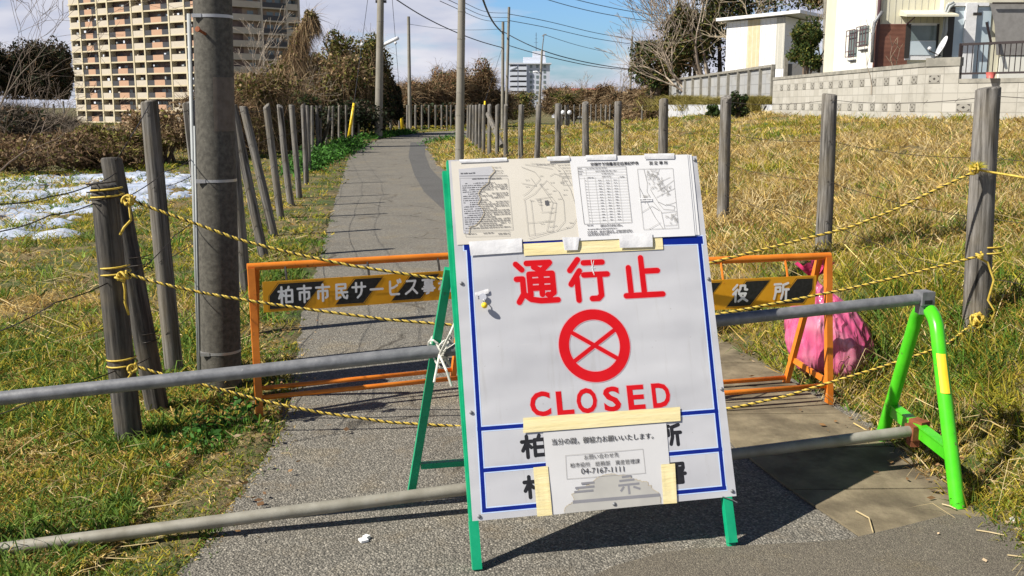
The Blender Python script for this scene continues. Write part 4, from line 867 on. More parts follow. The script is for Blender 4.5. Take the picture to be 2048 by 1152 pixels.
def pxtext(body, px, py, pxr, mat, bold, sq=1.0, z=0.0068):
    a = bp(px, py); b = bp(*pxr); L_ = math.hypot(b[0] - a[0], b[1] - a[1]); n = len(body)
    o = textmesh(body, 1, 'printed_text', mat, 0, 0, 0, t, 0); xs = [v.co.x for v in o.data.vertices]; w = max(xs) - min(xs); s = L_ / w
    o.data.transform(Matrix.Translation((a[0], a[1], z)) @ Matrix.Rotation(math.atan2(b[1] - a[1], b[0] - a[0]), 4, 'Z') @ Matrix.Diagonal((s, s * sq, 1, 1)) @ Matrix.Translation((-min(xs), 0, 0)))
    return o
for k in range(2): pxtext('当分の間，御協力お願いいたします。', 1103.5 + k * 0.35, 889.5, (1306 + k * 0.35, 876.5), 'inkd', 0, 1.05, 0.0068 + 0.0001 * k)
pxtext('お問い合わせ先', 1168, 919, (1237, 913), 'inkd', 0); pxtext('柏市役所　総務部　資産管理課', 1140, 935, (1279, 926), 'inkd', 0); pxtext('04-7167-1111', 1162, 948, (1248, 943), 'inkd', 0, 0.95)
m = MB(); c = [(1130, 911), (1285, 898), (1290, 946), (1133, 958)]
for k in range(4): lineq(m, bp(*c[k]), bp(*c[(k + 1) % 4]), 0.0012, 0.0068 + k * 0.00002)
m.build('text_frame', 'ink2', t)
tape('long yellow masking tape strip holding the top of the contact notice', [(1046, 866), (1360, 842), (1359, 814), (1046, 836)], 0.0052, 'tape_y', 0.0008, grp=TG)
tape('upright yellow masking tape strip on the left edge of the contact notice', [(1074, 1033), (1104, 1030), (1095, 932), (1066, 935)], 0.0052, 'tape_y', 0.0008, grp=TG)
tape('upright yellow masking tape strip on the right edge of the contact notice', [(1326, 1008), (1353, 1006), (1349, 927), (1321, 929)], 0.0052, 'tape_y', 0.0008, grp=TG)
# key tag with yellow charm
t = onboard('key_tag', 'round white tag with a yellow bell charm taped to the left of the board', 'tag')
m = MB(); sheet(m, [(950, 594), (977, 587), (976, 578), (949, 586)], 0.006, curl=0.001); m.build('tape_piece', 'tape_w', t)
x, y = bp(965, 595); m = MB(); m.tube([(x, y, 0.008), (x, y, 0.011)], 0.013, 20); m.build('disc', 'rim', t)
x, y = bp(966, 604); m = MB(); m.tube([(x, y + .008, 0.012), (x + .003, y, 0.016), (x, y - .008, 0.018)], 0.0018, 5); m.build('ring', 'galv', t)
x, y = bp(967, 613); m = MB(); m.sphere((x, y, 0.022), 0.0115, 12); m.build('bell', 'yellow', t, True)

# ------------------------------------------------------------------ pipes on green stands
X0, Y0 = 1.73, 4.08; TY = math.tan(math.radians(13))
def online(px, py, xo=X0, yo=Y0):
    n = Vector((TY, -1, 0)); return on_plane(px, py, Vector((xo, yo, 0)), n)
def pipe(label, a, b, r, mats, mid=None):
    a, b = online(*a), online(*b); d = (b - a); a = a - d * 0.28
    t = thing('barrier_pipe', label, 'pipe', a); m = MB(); m.tube([a.lerp(b, i / 12) for i in range(13)], r, 20); o = m.build('tube', mats, None); smooth_by_angle(o, 50); o.parent = t; o.location = -a
    m = MB(); dd = d.normalized(); m.tube([b + dd * 0.0005, b + dd * 0.001], r * 0.82, 16); o = m.build('open_end', 'black', None); o.parent = t; o.location = -a
    return a, b
pu = pipe('upper grey steel pipe barring the path at waist height', (0, 797), (1846, 597), 0.0243, 'galv')
plo = pipe('lower stained steel pipe barring the path near the ground', (0, 1099), (1832, 861), 0.0240, 'galv_dirty')
# the stand
t = thing('pipe_stand', 'bright green inverted U stand holding the right ends of the two pipes', 'stand', (1.73, 4.08, 0))
m = MB(); pts = []; ra = 0.125; zt = 0.715
fy0, fy1 = 3.67, 4.47; ym = 4.08
pts = [(1.735, fy0, 0.0), (1.73, ym - ra - 0.02, zt - ra - 0.02)]
for k in range(1, 10): a = math.pi * k / 10; pts.append((1.73, ym - ra * math.cos(a) * 1.0, zt - ra + ra * math.sin(a)))
pts += [(1.73, ym + ra + 0.02, zt - ra - 0.02), (1.725, fy1 - (fy1 - ym - ra) * 0.5, 0.30), (1.72, fy1, 0.0)]
m.tube(pts, 0.0285, 18); o = m.build('hoop', 'lime'); smooth_by_angle(o, 60); o.parent = t; o.location = (-1.73, -4.08, 0)
m = MB(); m.beam((1.733, 3.79, 0.185), (1.724, 4.40, 0.185), 0.02, 0.05); m.beam((1.74, 3.79, 0.213), (1.73, 4.40, 0.213), 0.045, 0.006); o = m.build('crossbar', 'lime'); o.parent = t; o.location = (-1.73, -4.08, 0)
pe = plo[1]; m = MB(); m.box((pe.x - 0.0, pe.y, pe.z - 0.005), (0.07, 0.062, 0.062), Matrix.Rotation(math.radians(13), 3, 'Z')); m.box((pe.x + 0.02, pe.y + 0.02, pe.z + 0.03), (0.05, 0.07, 0.02), Matrix.Rotation(math.radians(25), 3, 'Z')); m.box((pe.x - 0.01, pe.y, pe.z - 0.045), (0.035, 0.05, 0.04))
o = m.build('lower_clamp', 'rust'); o.parent = t; o.location = (-1.73, -4.08, 0)
m = MB(); m.box((pe.x + 0.036, pe.y - 0.012, pe.z - 0.008), (0.008, 0.055, 0.056), Matrix.Rotation(math.radians(13), 3, 'Z')); o = m.build('clamp_plate', 'lime'); o.parent = t; o.location = (-1.73, -4.08, 0)
pe = pu[1]; m = MB(); m.box((pe.x + 0.004, pe.y, pe.z + 0.004), (0.058, 0.064, 0.056), Matrix.Rotation(math.radians(13), 3, 'Z')); m.box((pe.x + 0.002, pe.y, pe.z - 0.04), (0.045, 0.05, 0.045))
m.cm = 1; m.box((pe.x + 0.010, pe.y - 0.0325, pe.z - 0.010), (0.035, 0.003, 0.016), Matrix.Rotation(math.radians(13), 3, 'Z')); o = m.build('upper_clamp', ['galv', 'black']); o.parent = t; o.location = (-1.73, -4.08, 0)
def legp(f): a = Vector((1.735, fy0, 0.0)); b = Vector(pts[1]); return a.lerp(b, f)
m = MB(); V = []; K = 7
for i in range(2):
    c = legp(0.74 if i == 0 else 0.995)
    for k in range(K): a = math.radians(-140 + k * 70 / (K - 1)); V.append((c.x + 0.0302 * math.cos(a), c.y + 0.0345 * math.sin(a), c.z))
m.add(V, [(k, k + 1, K + k + 1, K + k) for k in range(K - 1)]); o = m.build('reflective_strip', 'yellow', None, True); o.parent = t; o.location = (-1.73, -4.08, 0)
# cord lashing the rear leg to the upper pipe
lc = online(880, 706); m = MB()
for k in range(5):
    o_ = random.uniform(-0.02, 0.02); m.tube([lc + Vector((o_ + 0.03 * math.cos(a), 0.02 + 0.045 * math.sin(a * 1.0), 0.055 * math.cos(a + k))) for a in [x * math.pi / 7 for x in range(15)]], 0.0038, 6)
P = [at(912, 640, 3.55), at(900, 668, 3.5), lc + Vector((0, -0.03, 0.0)), at(868, 765, 3.45)]; m.tube(P, 0.0045, 6)
m.tube([lc + Vector((0, -0.03, 0)), at(893, 742, 3.42), at(903, 772, 3.42)], 0.0045, 6); m.tube([lc, at(905, 690, 3.5), at(930, 672, 3.45)], 0.002, 5)
tag(m.build('lashing_cord', flat('white_cord', (0.66, 0.65, 0.58), 0.6)), 'white cord knotted round the upper pipe and the rear leg of the sign', 'cord')
m = MB(); x, y = bp(1463, 998); p = BM @ Vector((x, y - 0.003, 0.006)); m.tube([p + Vector((-0.035, 0, 0.012)), p, p + Vector((0.018, 0, -0.01))], 0.002, 5); tag(m.build('wire_tie', 'galv'), 'short wire tie at the lower right corner of the board', 'wire')

# ------------------------------------------------------------------ orange barriers
def barrier(x0, y0, yaw, label, chars, boxes, nch, plate, bars, tz=0.755, Wb=1.2):
    mw = Matrix.Translation((x0, y0, 0)) @ Matrix.Rotation(yaw, 4, 'Z'); t = thing('folding_barrier', label, 'barrier', mw=mw, group='orange folding barriers across the path')
    r = 0.016
    m = MB(); m.tube([(-0.005, 0.10, tz), (Wb + 0.005, 0.10, tz)], 0.019, 12); o = m.build('top_bar', 'orange', t); smooth_by_angle(o)
    for x in (0.012, Wb - 0.012):
        m = MB(); m.beam((x, 0, 0), (x, 0.09, tz - 0.005), 0.034, 0.03, (0, 1, 0)); m.build('front_leg', 'orange', t)
        m = MB(); xi = x + (0.03 if x < 0.5 else -0.03); m.beam((xi, 0.40, 0), (xi, 0.12, tz - 0.008), 0.028, 0.03, (0, 1, 0)); m.build('rear_leg', 'orange', t)
        m = MB(); m.beam((x, 0.02, 0.115), (xi, 0.375, 0.165), 0.012, 0.03); m.build('side_stay', 'orange', t)
    m = MB(); m.tube([(0.0, 0.015, 0.10), (Wb, 0.015, 0.10)], 0.013, 10); m.build('front_rail', 'orange', t, True)
    m = MB(); m.tube([(0.03, 0.385, 0.045), (Wb - 0.03, 0.385, 0.045)], 0.013, 10); m.build('rear_rail', 'orange', t, True)
    pz0, pz1, px0, px1 = plate; yp = 0.045
    ti = Matrix.Translation((0, yp, 0)) @ Matrix.Rotation(math.radians(90), 4, 'X')   # local x right, y up, z to viewer
    m = MB(); quadbox(m, [(px0, pz0), (px1, pz0), (px1, pz1), (px0, pz1)], -0.003, 0.0); p = m.build('name_plate', 'amber', t); p.matrix_local = ti
    m = MB(); h = pz1 - pz0
    for (a, b, kind) in bars:
        sl = 0.105 if kind != 'cap' else 0.105; b0_, b1_ = pz0 + 0.014, pz1 - 0.014
        for q, (grow, z, cm) in enumerate(((0.005, 0.0006, 1), (0.0032, 0.0008, 2), (0.0, 0.001, 0))):
            g = grow; m.cm = cm
            if kind == 'L': P = [(a, b0_ - g), (b, b0_ - g), (b + sl + g, b1_ + g), (a + 0.06 - g, b1_ + g), (a - g, pz1 - 0.08), (a - g, b0_ - g)][:]; P = [(a + 0.0 - g, b0_ - g), (b + g, b0_ - g), (b + sl + g, b1_ + g), (a + 0.05 - g, b1_ + g), (a - g, b1_ - 0.06)]
            elif kind == 'R': P = [(a - g, b0_ - g), (b - 0.05 + g, b0_ - g), (b + g, b0_ + 0.07), (b + g, b1_ + g), (a + sl - g, b1_ + g)]
            else: P = [(a - g, b0_ - g), (b + g, b0_ - g), (b + sl + g, b1_ + g), (a + sl - g, b1_ + g)]
            m.poly([(x, y, z) for x, y in P])
    m.build('stripe', ['black_worn', 'black', 'amber'], p)
    for ch, (bx, by, bw, bh) in zip(chars, boxes):
        m = MB(); glyph(m, ch, bx, by, bw, bh, 0.0058 if len(chars) > 5 else 0.0062, 0.002); m.build('letter', 'white_print', p)
    for x in (px0 + 0.12, (px0 + px1) / 2, px1 - 0.16):
        m = MB(); m.tube([(x, yp + .004, pz1 - 0.02), (x, yp + 0.02, pz1 + 0.03), (x, 0.098, tz + 0.012)], 0.006, 6); m.build('hanger', 'metal_dark' if len(chars) > 5 else 'orange', t)
    return t
ptz1 = 0.685; ptz0 = 0.53
n = 11; st = 0.093; bx = [(0.135 + k * st, ptz0 + 0.037, 0.072, 0.088) for k in range(n)]
barrier(-1.28, 4.83, math.radians(21), 'orange folding barrier with amber name plate left of the sign board', '柏市市民サービス事務所', bx, 11, (ptz0, ptz1, 0.06, 1.14), [(0.09, 0.26, 'L'), (0.42, 0.565, 'm'), (0.715, 0.87, 'm'), (0.985, 1.0, 'm')])
bx = [(0.16, ptz0 + 0.037, 0.085, 0.09), (0.40, ptz0 + 0.037, 0.085, 0.09), (0.63, ptz0 + 0.037, 0.085, 0.09), (0.86, ptz0 + 0.037, 0.085, 0.09)]
yr = math.radians(14); 
barrier(1.68 - 1.2 * math.cos(yr), 5.07 - 1.2 * math.sin(yr), yr, 'orange folding barrier with amber name plate right of the sign board', '柏市役所', bx, 4, (ptz0, ptz1, 0.06, 1.10), [(0.09, 0.22, 'L'), (0.34, 0.46, 'm'), (0.60, 0.73, 'm'), (0.885, 1.08, 'R')], tz=0.775)

# ------------------------------------------------------------------ yellow and black ropes
def rope(label, P, pitch=0.042, r1=0.0041, hel=0.0035):
    P = [Vector(p) for p in P]; d = [0]
    for a, b in zip(P, P[1:]): d.append(d[-1] + (b - a).length)
    tot = d[-1]; n = int(tot / pitch * 9)
    ts = np.linspace(0, tot, n); C = np.stack([np.interp(ts, d, [p[i] for p in P]) for i in range(3)], 1)
    for _ in range(30): C[1:-1] = C[1:-1] * 0.5 + (C[:-2] + C[2:]) * 0.25
    T = np.gradient(C, axis=0); T /= np.linalg.norm(T, axis=1)[:, None]; A1 = np.cross(T, [0, 0, 1.0]); A1 /= np.linalg.norm(A1, axis=1)[:, None] + 1e-9; A2 = np.cross(T, A1)
    t = thing('striped_rope', label, 'rope', P[0], 'striped ropes across the path')
    for j, (mat, rr2) in enumerate((('rope_y', r1), ('rope_y', r1), ('rope_k', r1 * 0.92))):
        ph = 2 * math.pi * j / 3; a = 2 * math.pi * ts / pitch + ph; Q = C + (A1 * np.cos(a)[:, None] + A2 * np.sin(a)[:, None]) * hel
        m = MB(); m.tube([Vector(q) for q in Q], rr2, 6); o = m.build('strand', mat, None, True, origin=P[0]); o.parent = t; o.location = (0, 0, 0)
    return t
def ropey(px, py):     # vertical plane between the left and right end posts
    a = Vector((A[0].x + 0.02, A[0].y - 0.05, 0)); b = Vector((RPOSTS[0][0].x, RPOSTS[0][0].y - 0.08, 0)); d = b - a; n = Vector((d.y, -d.x, 0)); return on_plane(px, py, a, n)
def ropes(label, L_): return rope(label, [ropey(*p) for p in L_])
ropes('uppermost yellow and black rope sloping from the left posts to the right post', [(258, 398), (300, 415), (390, 447), (480, 480), (590, 508), (700, 531), (810, 548), (905, 562), (1020, 572), (1160, 570), (1300, 552), (1420, 526), (1570, 488), (1700, 455), (1800, 415), (1870, 380), (1955, 341)])
ropes('middle yellow and black rope crossing behind the sign board', [(252, 546), (300, 562), (400, 585), (520, 605), (640, 622), (780, 640), (905, 650), (1050, 655), (1250, 650), (1420, 632), (1560, 605), (1700, 577), (1820, 548), (1955, 513)])
ropes('lowest yellow and black rope sagging near the ground behind the pipes', [(272, 733), (330, 750), (430, 776), (540, 805), (640, 825), (780, 845), (940, 854), (1080, 852), (1280, 840), (1470, 815), (1570, 793), (1650, 768), (1760, 735), (1890, 692), (1955, 640)])
def knot(label, c, loops, tail, col='rope_y', s=1.0):
    t = thing('rope_knot', label, 'knot', c, 'rope knots on the fence posts'); rd = random.Random(int(c.x * 1000)); m = MB()
    for k in range(loops):
        ax = Vector((rd.uniform(-1, 1), rd.uniform(-1, 1), rd.uniform(-1, 1))).normalized(); o1 = ax.orthogonal().normalized(); o2 = ax.cross(o1); rr3 = rd.uniform(0.014, 0.024) * s
        m.tube([o1 * math.cos(a) * rr3 + o2 * math.sin(a) * rr3 * 0.8 + ax * 0.004 * a for a in [x * math.pi / 6 for x in range(13)]], 0.0055, 6)
    m.build('loops', col, t, True); m = MB(); m.tube([(0, 0, 0)] + [tuple(Vector(p) - c) for p in tail], 0.006, 6); m.build('tail', col, t, True)
def ringband(label, px, py, base, r=0.066, n=2, tl=0.0):
    b, tp = base; f = 0; c = at(px, py, b.y); m = MB()
    m.tube([c + Vector((r * math.cos(a), r * math.sin(a), 0.005 * a)) for a in [x * math.pi / 8 for x in range(16 * n + 1)]], 0.0042, 6); o = m.build('rope_band', 'rope_y', None, True); tag(o, label, 'rope', 'rope bands round the fence posts')
c1 = ropey(262, 398) + Vector((0, -0.03, 0)); knot('rope knot at the top of the paired left posts with a dangling end', c1, 5, [ropey(262, 440), ropey(248, 455), ropey(240, 470)], 'rope_y')
c2 = ropey(250, 550) + Vector((0, -0.03, 0)); knot('rope knot at mid height on the paired left posts with a hanging tail', c2, 5, [ropey(250, 580), ropey(250, 605), ropey(258, 630)], 'rope_y')
c3 = ropey(268, 735) + Vector((0, -0.03, 0)); knot('rope knot low on the paired left posts', c3, 4, [ropey(262, 748), ropey(255, 760)], 'rope_y')
ringband('yellow rope wound round the nearest left post at mid height', 232, 556, A); ringband('yellow rope wound round the nearest left post low down', 246, 738, A); ringband('dark yellow rope wound round the nearest left post near its top', 216, 402, A, 0.07)
RY_ = RPOSTS[0][0].y - 0.10
c4_ = at(1950, 338, RY_); t_ = knot('frayed yellow rope knot high on the nearest right post', c4_, 6, [at(1985, 345, RY_), at(2030, 352, RY_ - .1), at(2060, 358, RY_ - .15)])
n = 420; D = rng.normal(size=(n, 3)); D[:, 2] = np.abs(D[:, 2]) * 0.8 + 0.1; D /= np.linalg.norm(D, axis=1)[:, None]; P = np.tile(np.array(c4_ + Vector((0.01, 0, 0.005))), (n, 1)); V, Fl, C = blades(P, D, 0.03 + 0.035 * rng.random(n), np.full(n, 0.0016), pick(n, [(0.66, 0.56, 0.06), (0.5, 0.5, 0.08)]), 0.4)
o = npmesh('frayed_end', V, Fl, 'grass', C); tag(o, 'frayed yellow rope fibres sticking up from the knot on the nearest right post', 'rope')
c5 = at(1955, 514, RY_); knot('rope loop at mid height on the nearest right post with a long hanging tail', c5, 3, [at(1975, 525, RY_), at(1988, 560, RY_), at(1976, 600, RY_), at(1990, 622, RY_), at(1984, 640, RY_)])
c6 = at(1955, 640, RY_); knot('loose yellow rope knot at the foot of the nearest right post', c6, 8, [at(1940, 655, RY_), at(1950, 662, RY_)], 'rope_y', 1.7)
ringband('yellow rope wound round the nearest right post at mid height', 1976, 512, RPOSTS[0], 0.074)

# ------------------------------------------------------------------ pink rubbish bag
def bag():
    m, t, b = newmat('pink_plastic_film'); v = coords(t)
    n1 = noise(t, v, 6, 3, 0.5); c = ramp(t, n1, [(0.3, (0.36, 0.04, 0.12)), (0.45, (0.56, 0.10, 0.22)), (0.56, (0.62, 0.16, 0.28)), (0.7, (0.66, 0.26, 0.36))]); t.links.new(c, b.inputs['Base Color'])
    b.inputs['Roughness'].default_value = 0.16; b.inputs['Subsurface Weight'].default_value = 0.15; b.inputs['Subsurface Radius'].default_value = (0.05, 0.02, 0.02); b.inputs['Specular IOR Level'].default_value = 0.6
    mp_ = t.nodes.new('ShaderNodeMapping'); mp_.inputs['Scale'].default_value = (1, 1, 0.25); t.links.new(v, mp_.inputs[0]); rn = noise(t, mp_.outputs[0], 11, 2, 0.5); rd_ = ramp(t, rn, [(0.40, (0, 0, 0)), (0.5, (1, 1, 1)), (0.60, (0, 0, 0))]); bump(t, b, rd_, 0.7, 0.014)
    th = thing('rubbish_bag', 'knotted pink plastic rubbish bag standing behind the right orange barrier', 'bag', (1.80, 5.60, GZ(1.80, 5.60)))
    mb = MB(); n = 72; K = 34; V = []
    prof = [(0, 0.08), (0.03, 0.19), (0.10, 0.245), (0.22, 0.262), (0.36, 0.255), (0.52, 0.228), (0.68, 0.175), (0.80, 0.115), (0.89, 0.055), (0.95, 0.026), (1.0, 0.03)]
    Hh = 0.56
    for i in range(K):
        f = i / (K - 1); r = np.interp(f, [p[0] for p in prof], [p[1] for p in prof])
        cx = 0.075 - 0.155 * f ** 1.6; 
        for k in range(n):
            a = 2 * math.pi * k / n; pl_ = 1 + (0.02 + 0.20 * f ** 3) * math.sin(9 * a + 2 * f + math.sin(3 * a)) * 0.5 + 0.045 * math.sin(4 * a + 5 * f) + 0.035 * math.sin(17 * a - 3 * f) + 0.03 * math.sin(12 * f + 3 * a)
            V.append((cx - 0.015 + 0.94 * r * pl_ * math.cos(a), r * pl_ * 0.85 * math.sin(a), f * Hh + 0.012 * math.sin(5 * a) * (1 - f)))
    mb.add(V, [(i * n + k, i * n + (k + 1) % n, (i + 1) * n + (k + 1) % n, (i + 1) * n + k) for i in range(K - 1) for k in range(n)] + [tuple(range(n - 1, -1, -1))])
    M['bag'] = m; mb.build('body', 'bag', th, True)
    for s in (-1, 0.2, 1):
        mb = MB(); V = []
        for i in range(7):
            f = i / 6
            for k in range(5):
                u = (k / 4 - 0.5) * (0.03 + 0.09 * f); V.append((-0.08 + s * 0.075 * f + u * 0.8, 0.02 * math.sin(k * 2 + i) + s * 0.01, 0.55 + 0.12 * f - abs(s) * 0.03 * f + 0.012 * math.sin(k * 2.3)))
        mb.add(V, [(i * 5 + k, i * 5 + k + 1, (i + 1) * 5 + k + 1, (i + 1) * 5 + k) for i in range(6) for k in range(4)]); mb.build('tied_ear', flat('deep_pink_film', (0.62, 0.05, 0.16), 0.3), th, True)
bag()

# ------------------------------------------------------------------ utility poles
def upole(label, base, top, r0, r1, mat='pole_far', rings=(), n=16):
    t = thing('utility_pole', label, 'utility pole', base); base = Vector(base); top = Vector(top)
    m = MB(); m.tube([Vector((0, 0, -0.3))] + [(top - base) * (i / 8) for i in range(0, 9)], [r0] + [r0 + (r1 - r0) * i / 8 for i in range(9)], n); o = m.build('shaft', mat, t); smooth_by_angle(o, 50)
    for f in rings:
        p = (top - base) * f; r = r0 + (r1 - r0) * f + 0.004; d = (top - base).normalized(); m = MB(); m.tube([p - d * 0.012, p + d * 0.012], r + 0.002, n); m.build('band', 'steelband' if n > 12 else 'pole_far', t)
    return t
pb = gnd(443, 775, 0); pb.z = GZ(pb.x, pb.y); slope = (-1.559 + 1.62) / 2.09
big_top = pb + Vector((slope * 7, 0, 7.0))
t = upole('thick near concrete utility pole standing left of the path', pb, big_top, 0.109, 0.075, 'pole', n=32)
def onpole(py): # height where image row py meets the pole
    return at(440, py, pb.y).z
for py, w in ((34, 0.008), (360, 0.007), (700, 0.007)):
    z = onpole(py) - pb.z; f = z / 7; c = Vector((slope * z, 0, z)); r = 0.109 - 0.034 * f + 0.0025; m = MB(); m.tube([c - Vector((0, 0, w)), c + Vector((0, 0, w))], r, 32)
    m.box(c + Vector((-0.055, -r + 0.012, 0)), (0.05, 0.022, 0.018)); o = m.build('steel_band', 'steelband', t); smooth_by_angle(o)
zc = onpole(28) - pb.z; m = MB(); m.tube([(-0.118, -0.02, -0.05), (-0.118 + slope * zc, -0.02, zc)], 0.011, 10); m.build('conduit', 'conduit', t, True)
m = MB(); m.tube([(-0.108, -0.045, -0.05), (-0.108 + slope * zc * .9, -0.045, zc * 0.72)], 0.006, 8); m.build('conduit', 'conduit', t, True)
z = onpole(68) - pb.z; m = MB(); m.tube([(slope * z + 0.00, -0.05, z - 0.02), (slope * z - 0.03, -0.16, z + 0.012)], 0.008, 10); m.tube([(slope * z - 0.03, -0.158, z + 0.012), (slope * z - 0.032, -0.166, z + 0.0135)], 0.014, 12); m.build('step_bolt', 'rust', t)
z0, z1 = onpole(262) - pb.z, onpole(155) - pb.z; m = MB(); K = 9; V = []
for z in (z0, z1):
    r = 0.109 - 0.034 * z / 7 + 0.004
    for k in range(K): a = math.radians(-78 + k * 78 / (K - 1)); V.append((slope * z + r * math.cos(a), r * math.sin(a), z))
m.add(V, [(k, k + 1, K + k + 1, K + k) for k in range(K - 1)]); m.build('sleeve', 'sleeve', t, True)
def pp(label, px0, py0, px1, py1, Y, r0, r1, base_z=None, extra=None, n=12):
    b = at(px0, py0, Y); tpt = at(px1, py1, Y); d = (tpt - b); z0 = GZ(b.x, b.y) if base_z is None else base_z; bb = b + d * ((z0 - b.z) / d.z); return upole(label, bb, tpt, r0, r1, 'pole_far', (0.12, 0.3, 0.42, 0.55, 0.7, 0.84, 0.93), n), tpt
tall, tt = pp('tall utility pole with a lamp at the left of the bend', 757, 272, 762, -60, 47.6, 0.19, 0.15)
c = at(762, 3, 47.6); m = MB(); m.box(c - tall.location, (0.5, 0.12, 0.12)); m.build('crossarm', 'metal_dark', tall)
m = MB(); a = at(768, 89, 47.6) - tall.location; b = at(796, 76, 47.2) - tall.location; m.tube([a, b], 0.085, 10); m.build('lamp', 'dish', tall, True)
m = MB(); m.tube([at(760, 95, 47.6) - tall.location, a], 0.03, 6); m.build('lamp_arm', 'galv', tall)
thin, _ = pp('slender utility pole rising right behind the top left corner of the sign board', 919, 318, 924, -40, 24.0, 0.108, 0.085, 0.0)
p3, p3t = pp('distant bare pole between the tall pole and the slender pole', 820, 254, 817, 33, 70, 0.14, 0.10, 0.0)
p4, p4t = pp('left one of the two distant poles standing close together', 1005, 252, 1006, 43, 72, 0.13, 0.10, 0.0)
p5, p5t = pp('right and taller one of the two distant poles standing close together', 1012, 250, 1018, 14, 66, 0.11, 0.085, 0.0)
p6, p6t = pp('distant pole with a curved lamp arm in front of the white building', 1077, 245, 1084, 100, 60, 0.085, 0.06, 0.3)
m = MB(); q = at(1082, 150, 60) - p6.location; m.tube([at(1083, 160, 60) - p6.location, at(1080, 146, 60) - p6.location, at(1074, 143, 60) - p6.location, at(1066, 144, 60) - p6.location], 0.05, 6); m.build('lamp_arm', 'dish', p6, True)
m = MB(); m.tube([at(1084, 102, 60) - p6.location, at(1088, 68, 60) - p6.location], 0.03, 6); m.tube([at(1084, 72, 60) - p6.location, at(1093, 68, 60) - p6.location], 0.03, 5); m.build('mast', 'galv', p6)
p7, p7t = pp('distant dark pole among the bare trees right of the white building', 1259, 232, 1264, 73, 80, 0.10, 0.08, 0.3)
p8, p8t = pp('grey pole behind the evergreen tree beside the house', 1652, 120, 1655, -30, 37, 0.14, 0.12, 1.95)
def cable(label, L_, r, mat='cable', n=8):
    P = [at(x, y, Y) for x, y, Y in L_]; d = [0]
    for a, b in zip(P, P[1:]): d.append(d[-1] + (b - a).length)
    ts = np.linspace(0, d[-1], 40); C = np.stack([np.interp(ts, d, [p[i] for p in P]) for i in range(3)], 1)
    for _ in range(70): C[1:-1] = C[1:-1] * 0.5 + (C[:-2] + C[2:]) * 0.25
    m = MB(); m.tube([Vector(c) for c in C], r, 5); tag(m.build('overhead_cable', mat), label, 'cable', 'overhead cables')
cable('thick black cable dropping from the tall pole to the pair of distant poles', [(762, -22, 47.6), (792, 0, 50), (850, 38, 56), (914, 66, 62), (960, 85, 67), (1004, 95, 72)], 0.03)
cable('bundled black cable coming steeply down to the left one of the paired poles', [(940, -80, 30), (966, 0, 48), (978, 33, 57), (988, 51, 65), (1002, 63, 72)], 0.05)
cable('black cable from the paired poles past the lamp pole to the dark pole', [(1004, 62, 72), (1040, 88, 68), (1083, 106, 60), (1150, 122, 66), (1215, 134, 74), (1262, 139, 80), (1330, 146, 92)], 0.03)
cable('lower black cable sagging from the lamp pole to the dark pole', [(1018, 91, 66), (1040, 100, 64), (1052, 107, 63), (1083, 109, 60), (1150, 127, 66), (1215, 138, 74), (1262, 139, 80)], 0.025)
for k, (y0, y1) in enumerate(((-6, 26), (4, 35), (14, 43))):
    cable(['top', 'middle', 'bottom'][k] + ' one of three thin lines reaching the taller paired pole from the upper left', [(880, y0 - 12, 40), (920, y0 + 6, 46), (970, y1 + 1, 58), (1016, y1, 66)], 0.014)
for k, (y0, y1) in enumerate(((28, 78), (41, 88))): cable(['upper', 'lower'][k] + ' pair of pale lines running right from the taller paired pole', [(1018, y0, 66), (1100, y0 + 14, 70), (1180, (y0 + y1) / 2 + 12, 75), (1263, y1, 80)], 0.022, 'cable_far')
cable('thin line from the lamp pole mast down to the bare trees', [(1088, 69, 60), (1150, 90, 66), (1230, 108, 76)], 0.016, 'cable_far')
cable('faint line between the distant bare pole and the paired poles', [(817, 48, 70), (880, 58, 71), (940, 61, 71), (1004, 58, 72)], 0.014, 'cable_far')
cable('lower one of the long power lines at the top right of the sky', [(1060, -12, 120), (1100, 4, 122), (1200, 28, 126), (1290, 42, 130), (1400, 54, 135)], 0.045, 'cable_far')
cable('upper one of the long power lines at the top right of the sky', [(1110, -12, 120), (1150, 0, 122), (1220, 16, 126), (1300, 30, 130), (1400, 40, 135)], 0.045, 'cable_far')
# guy wires with yellow guards
def guy(label, gx, gy, tx, ty, Y, top, ball=None, r=0.07):
    b = at(gx, gy, Y); b.z = GZ(b.x, b.y); g = at(tx, ty, Y); t = thing('guy_wire', label, 'guy wire', b, 'yellow sleeved guy wires'); m = MB(); m.tube([(0, 0, 0), g - b], [r, r * 0.75], 10); m.build('yellow_sleeve', 'yellow', t, True)
    m = MB(); tp = at(*top); m.tube([g - b, tp - b], 0.012, 5); m.build('wire', 'cable', t)
    if ball: m = MB(); m.sphere(at(*ball) - b, 0.075, 10); m.build('insulator', 'dish', t, True)
guy('guy wire with bright yellow sleeve leaning left of the tall pole', 696, 282, 708, 206, 42, (738, -20, 46.8), (724, 89, 44))
guy('guy wire with yellow sleeve leaning towards the tall pole low in the fence', 733, 248, 746, 216, 52, (756, 170, 48), None, 0.05)
guy('guy wire with yellow sleeve right of the tall pole', 805, 262, 800, 196, 58, (783, -20, 48.5), (791, 86, 52), 0.09)
guy('small guy wire with orange yellow sleeve right of the slender pole', 965, 216, 970, 202, 60, (1003, 100, 71), None, 0.07)

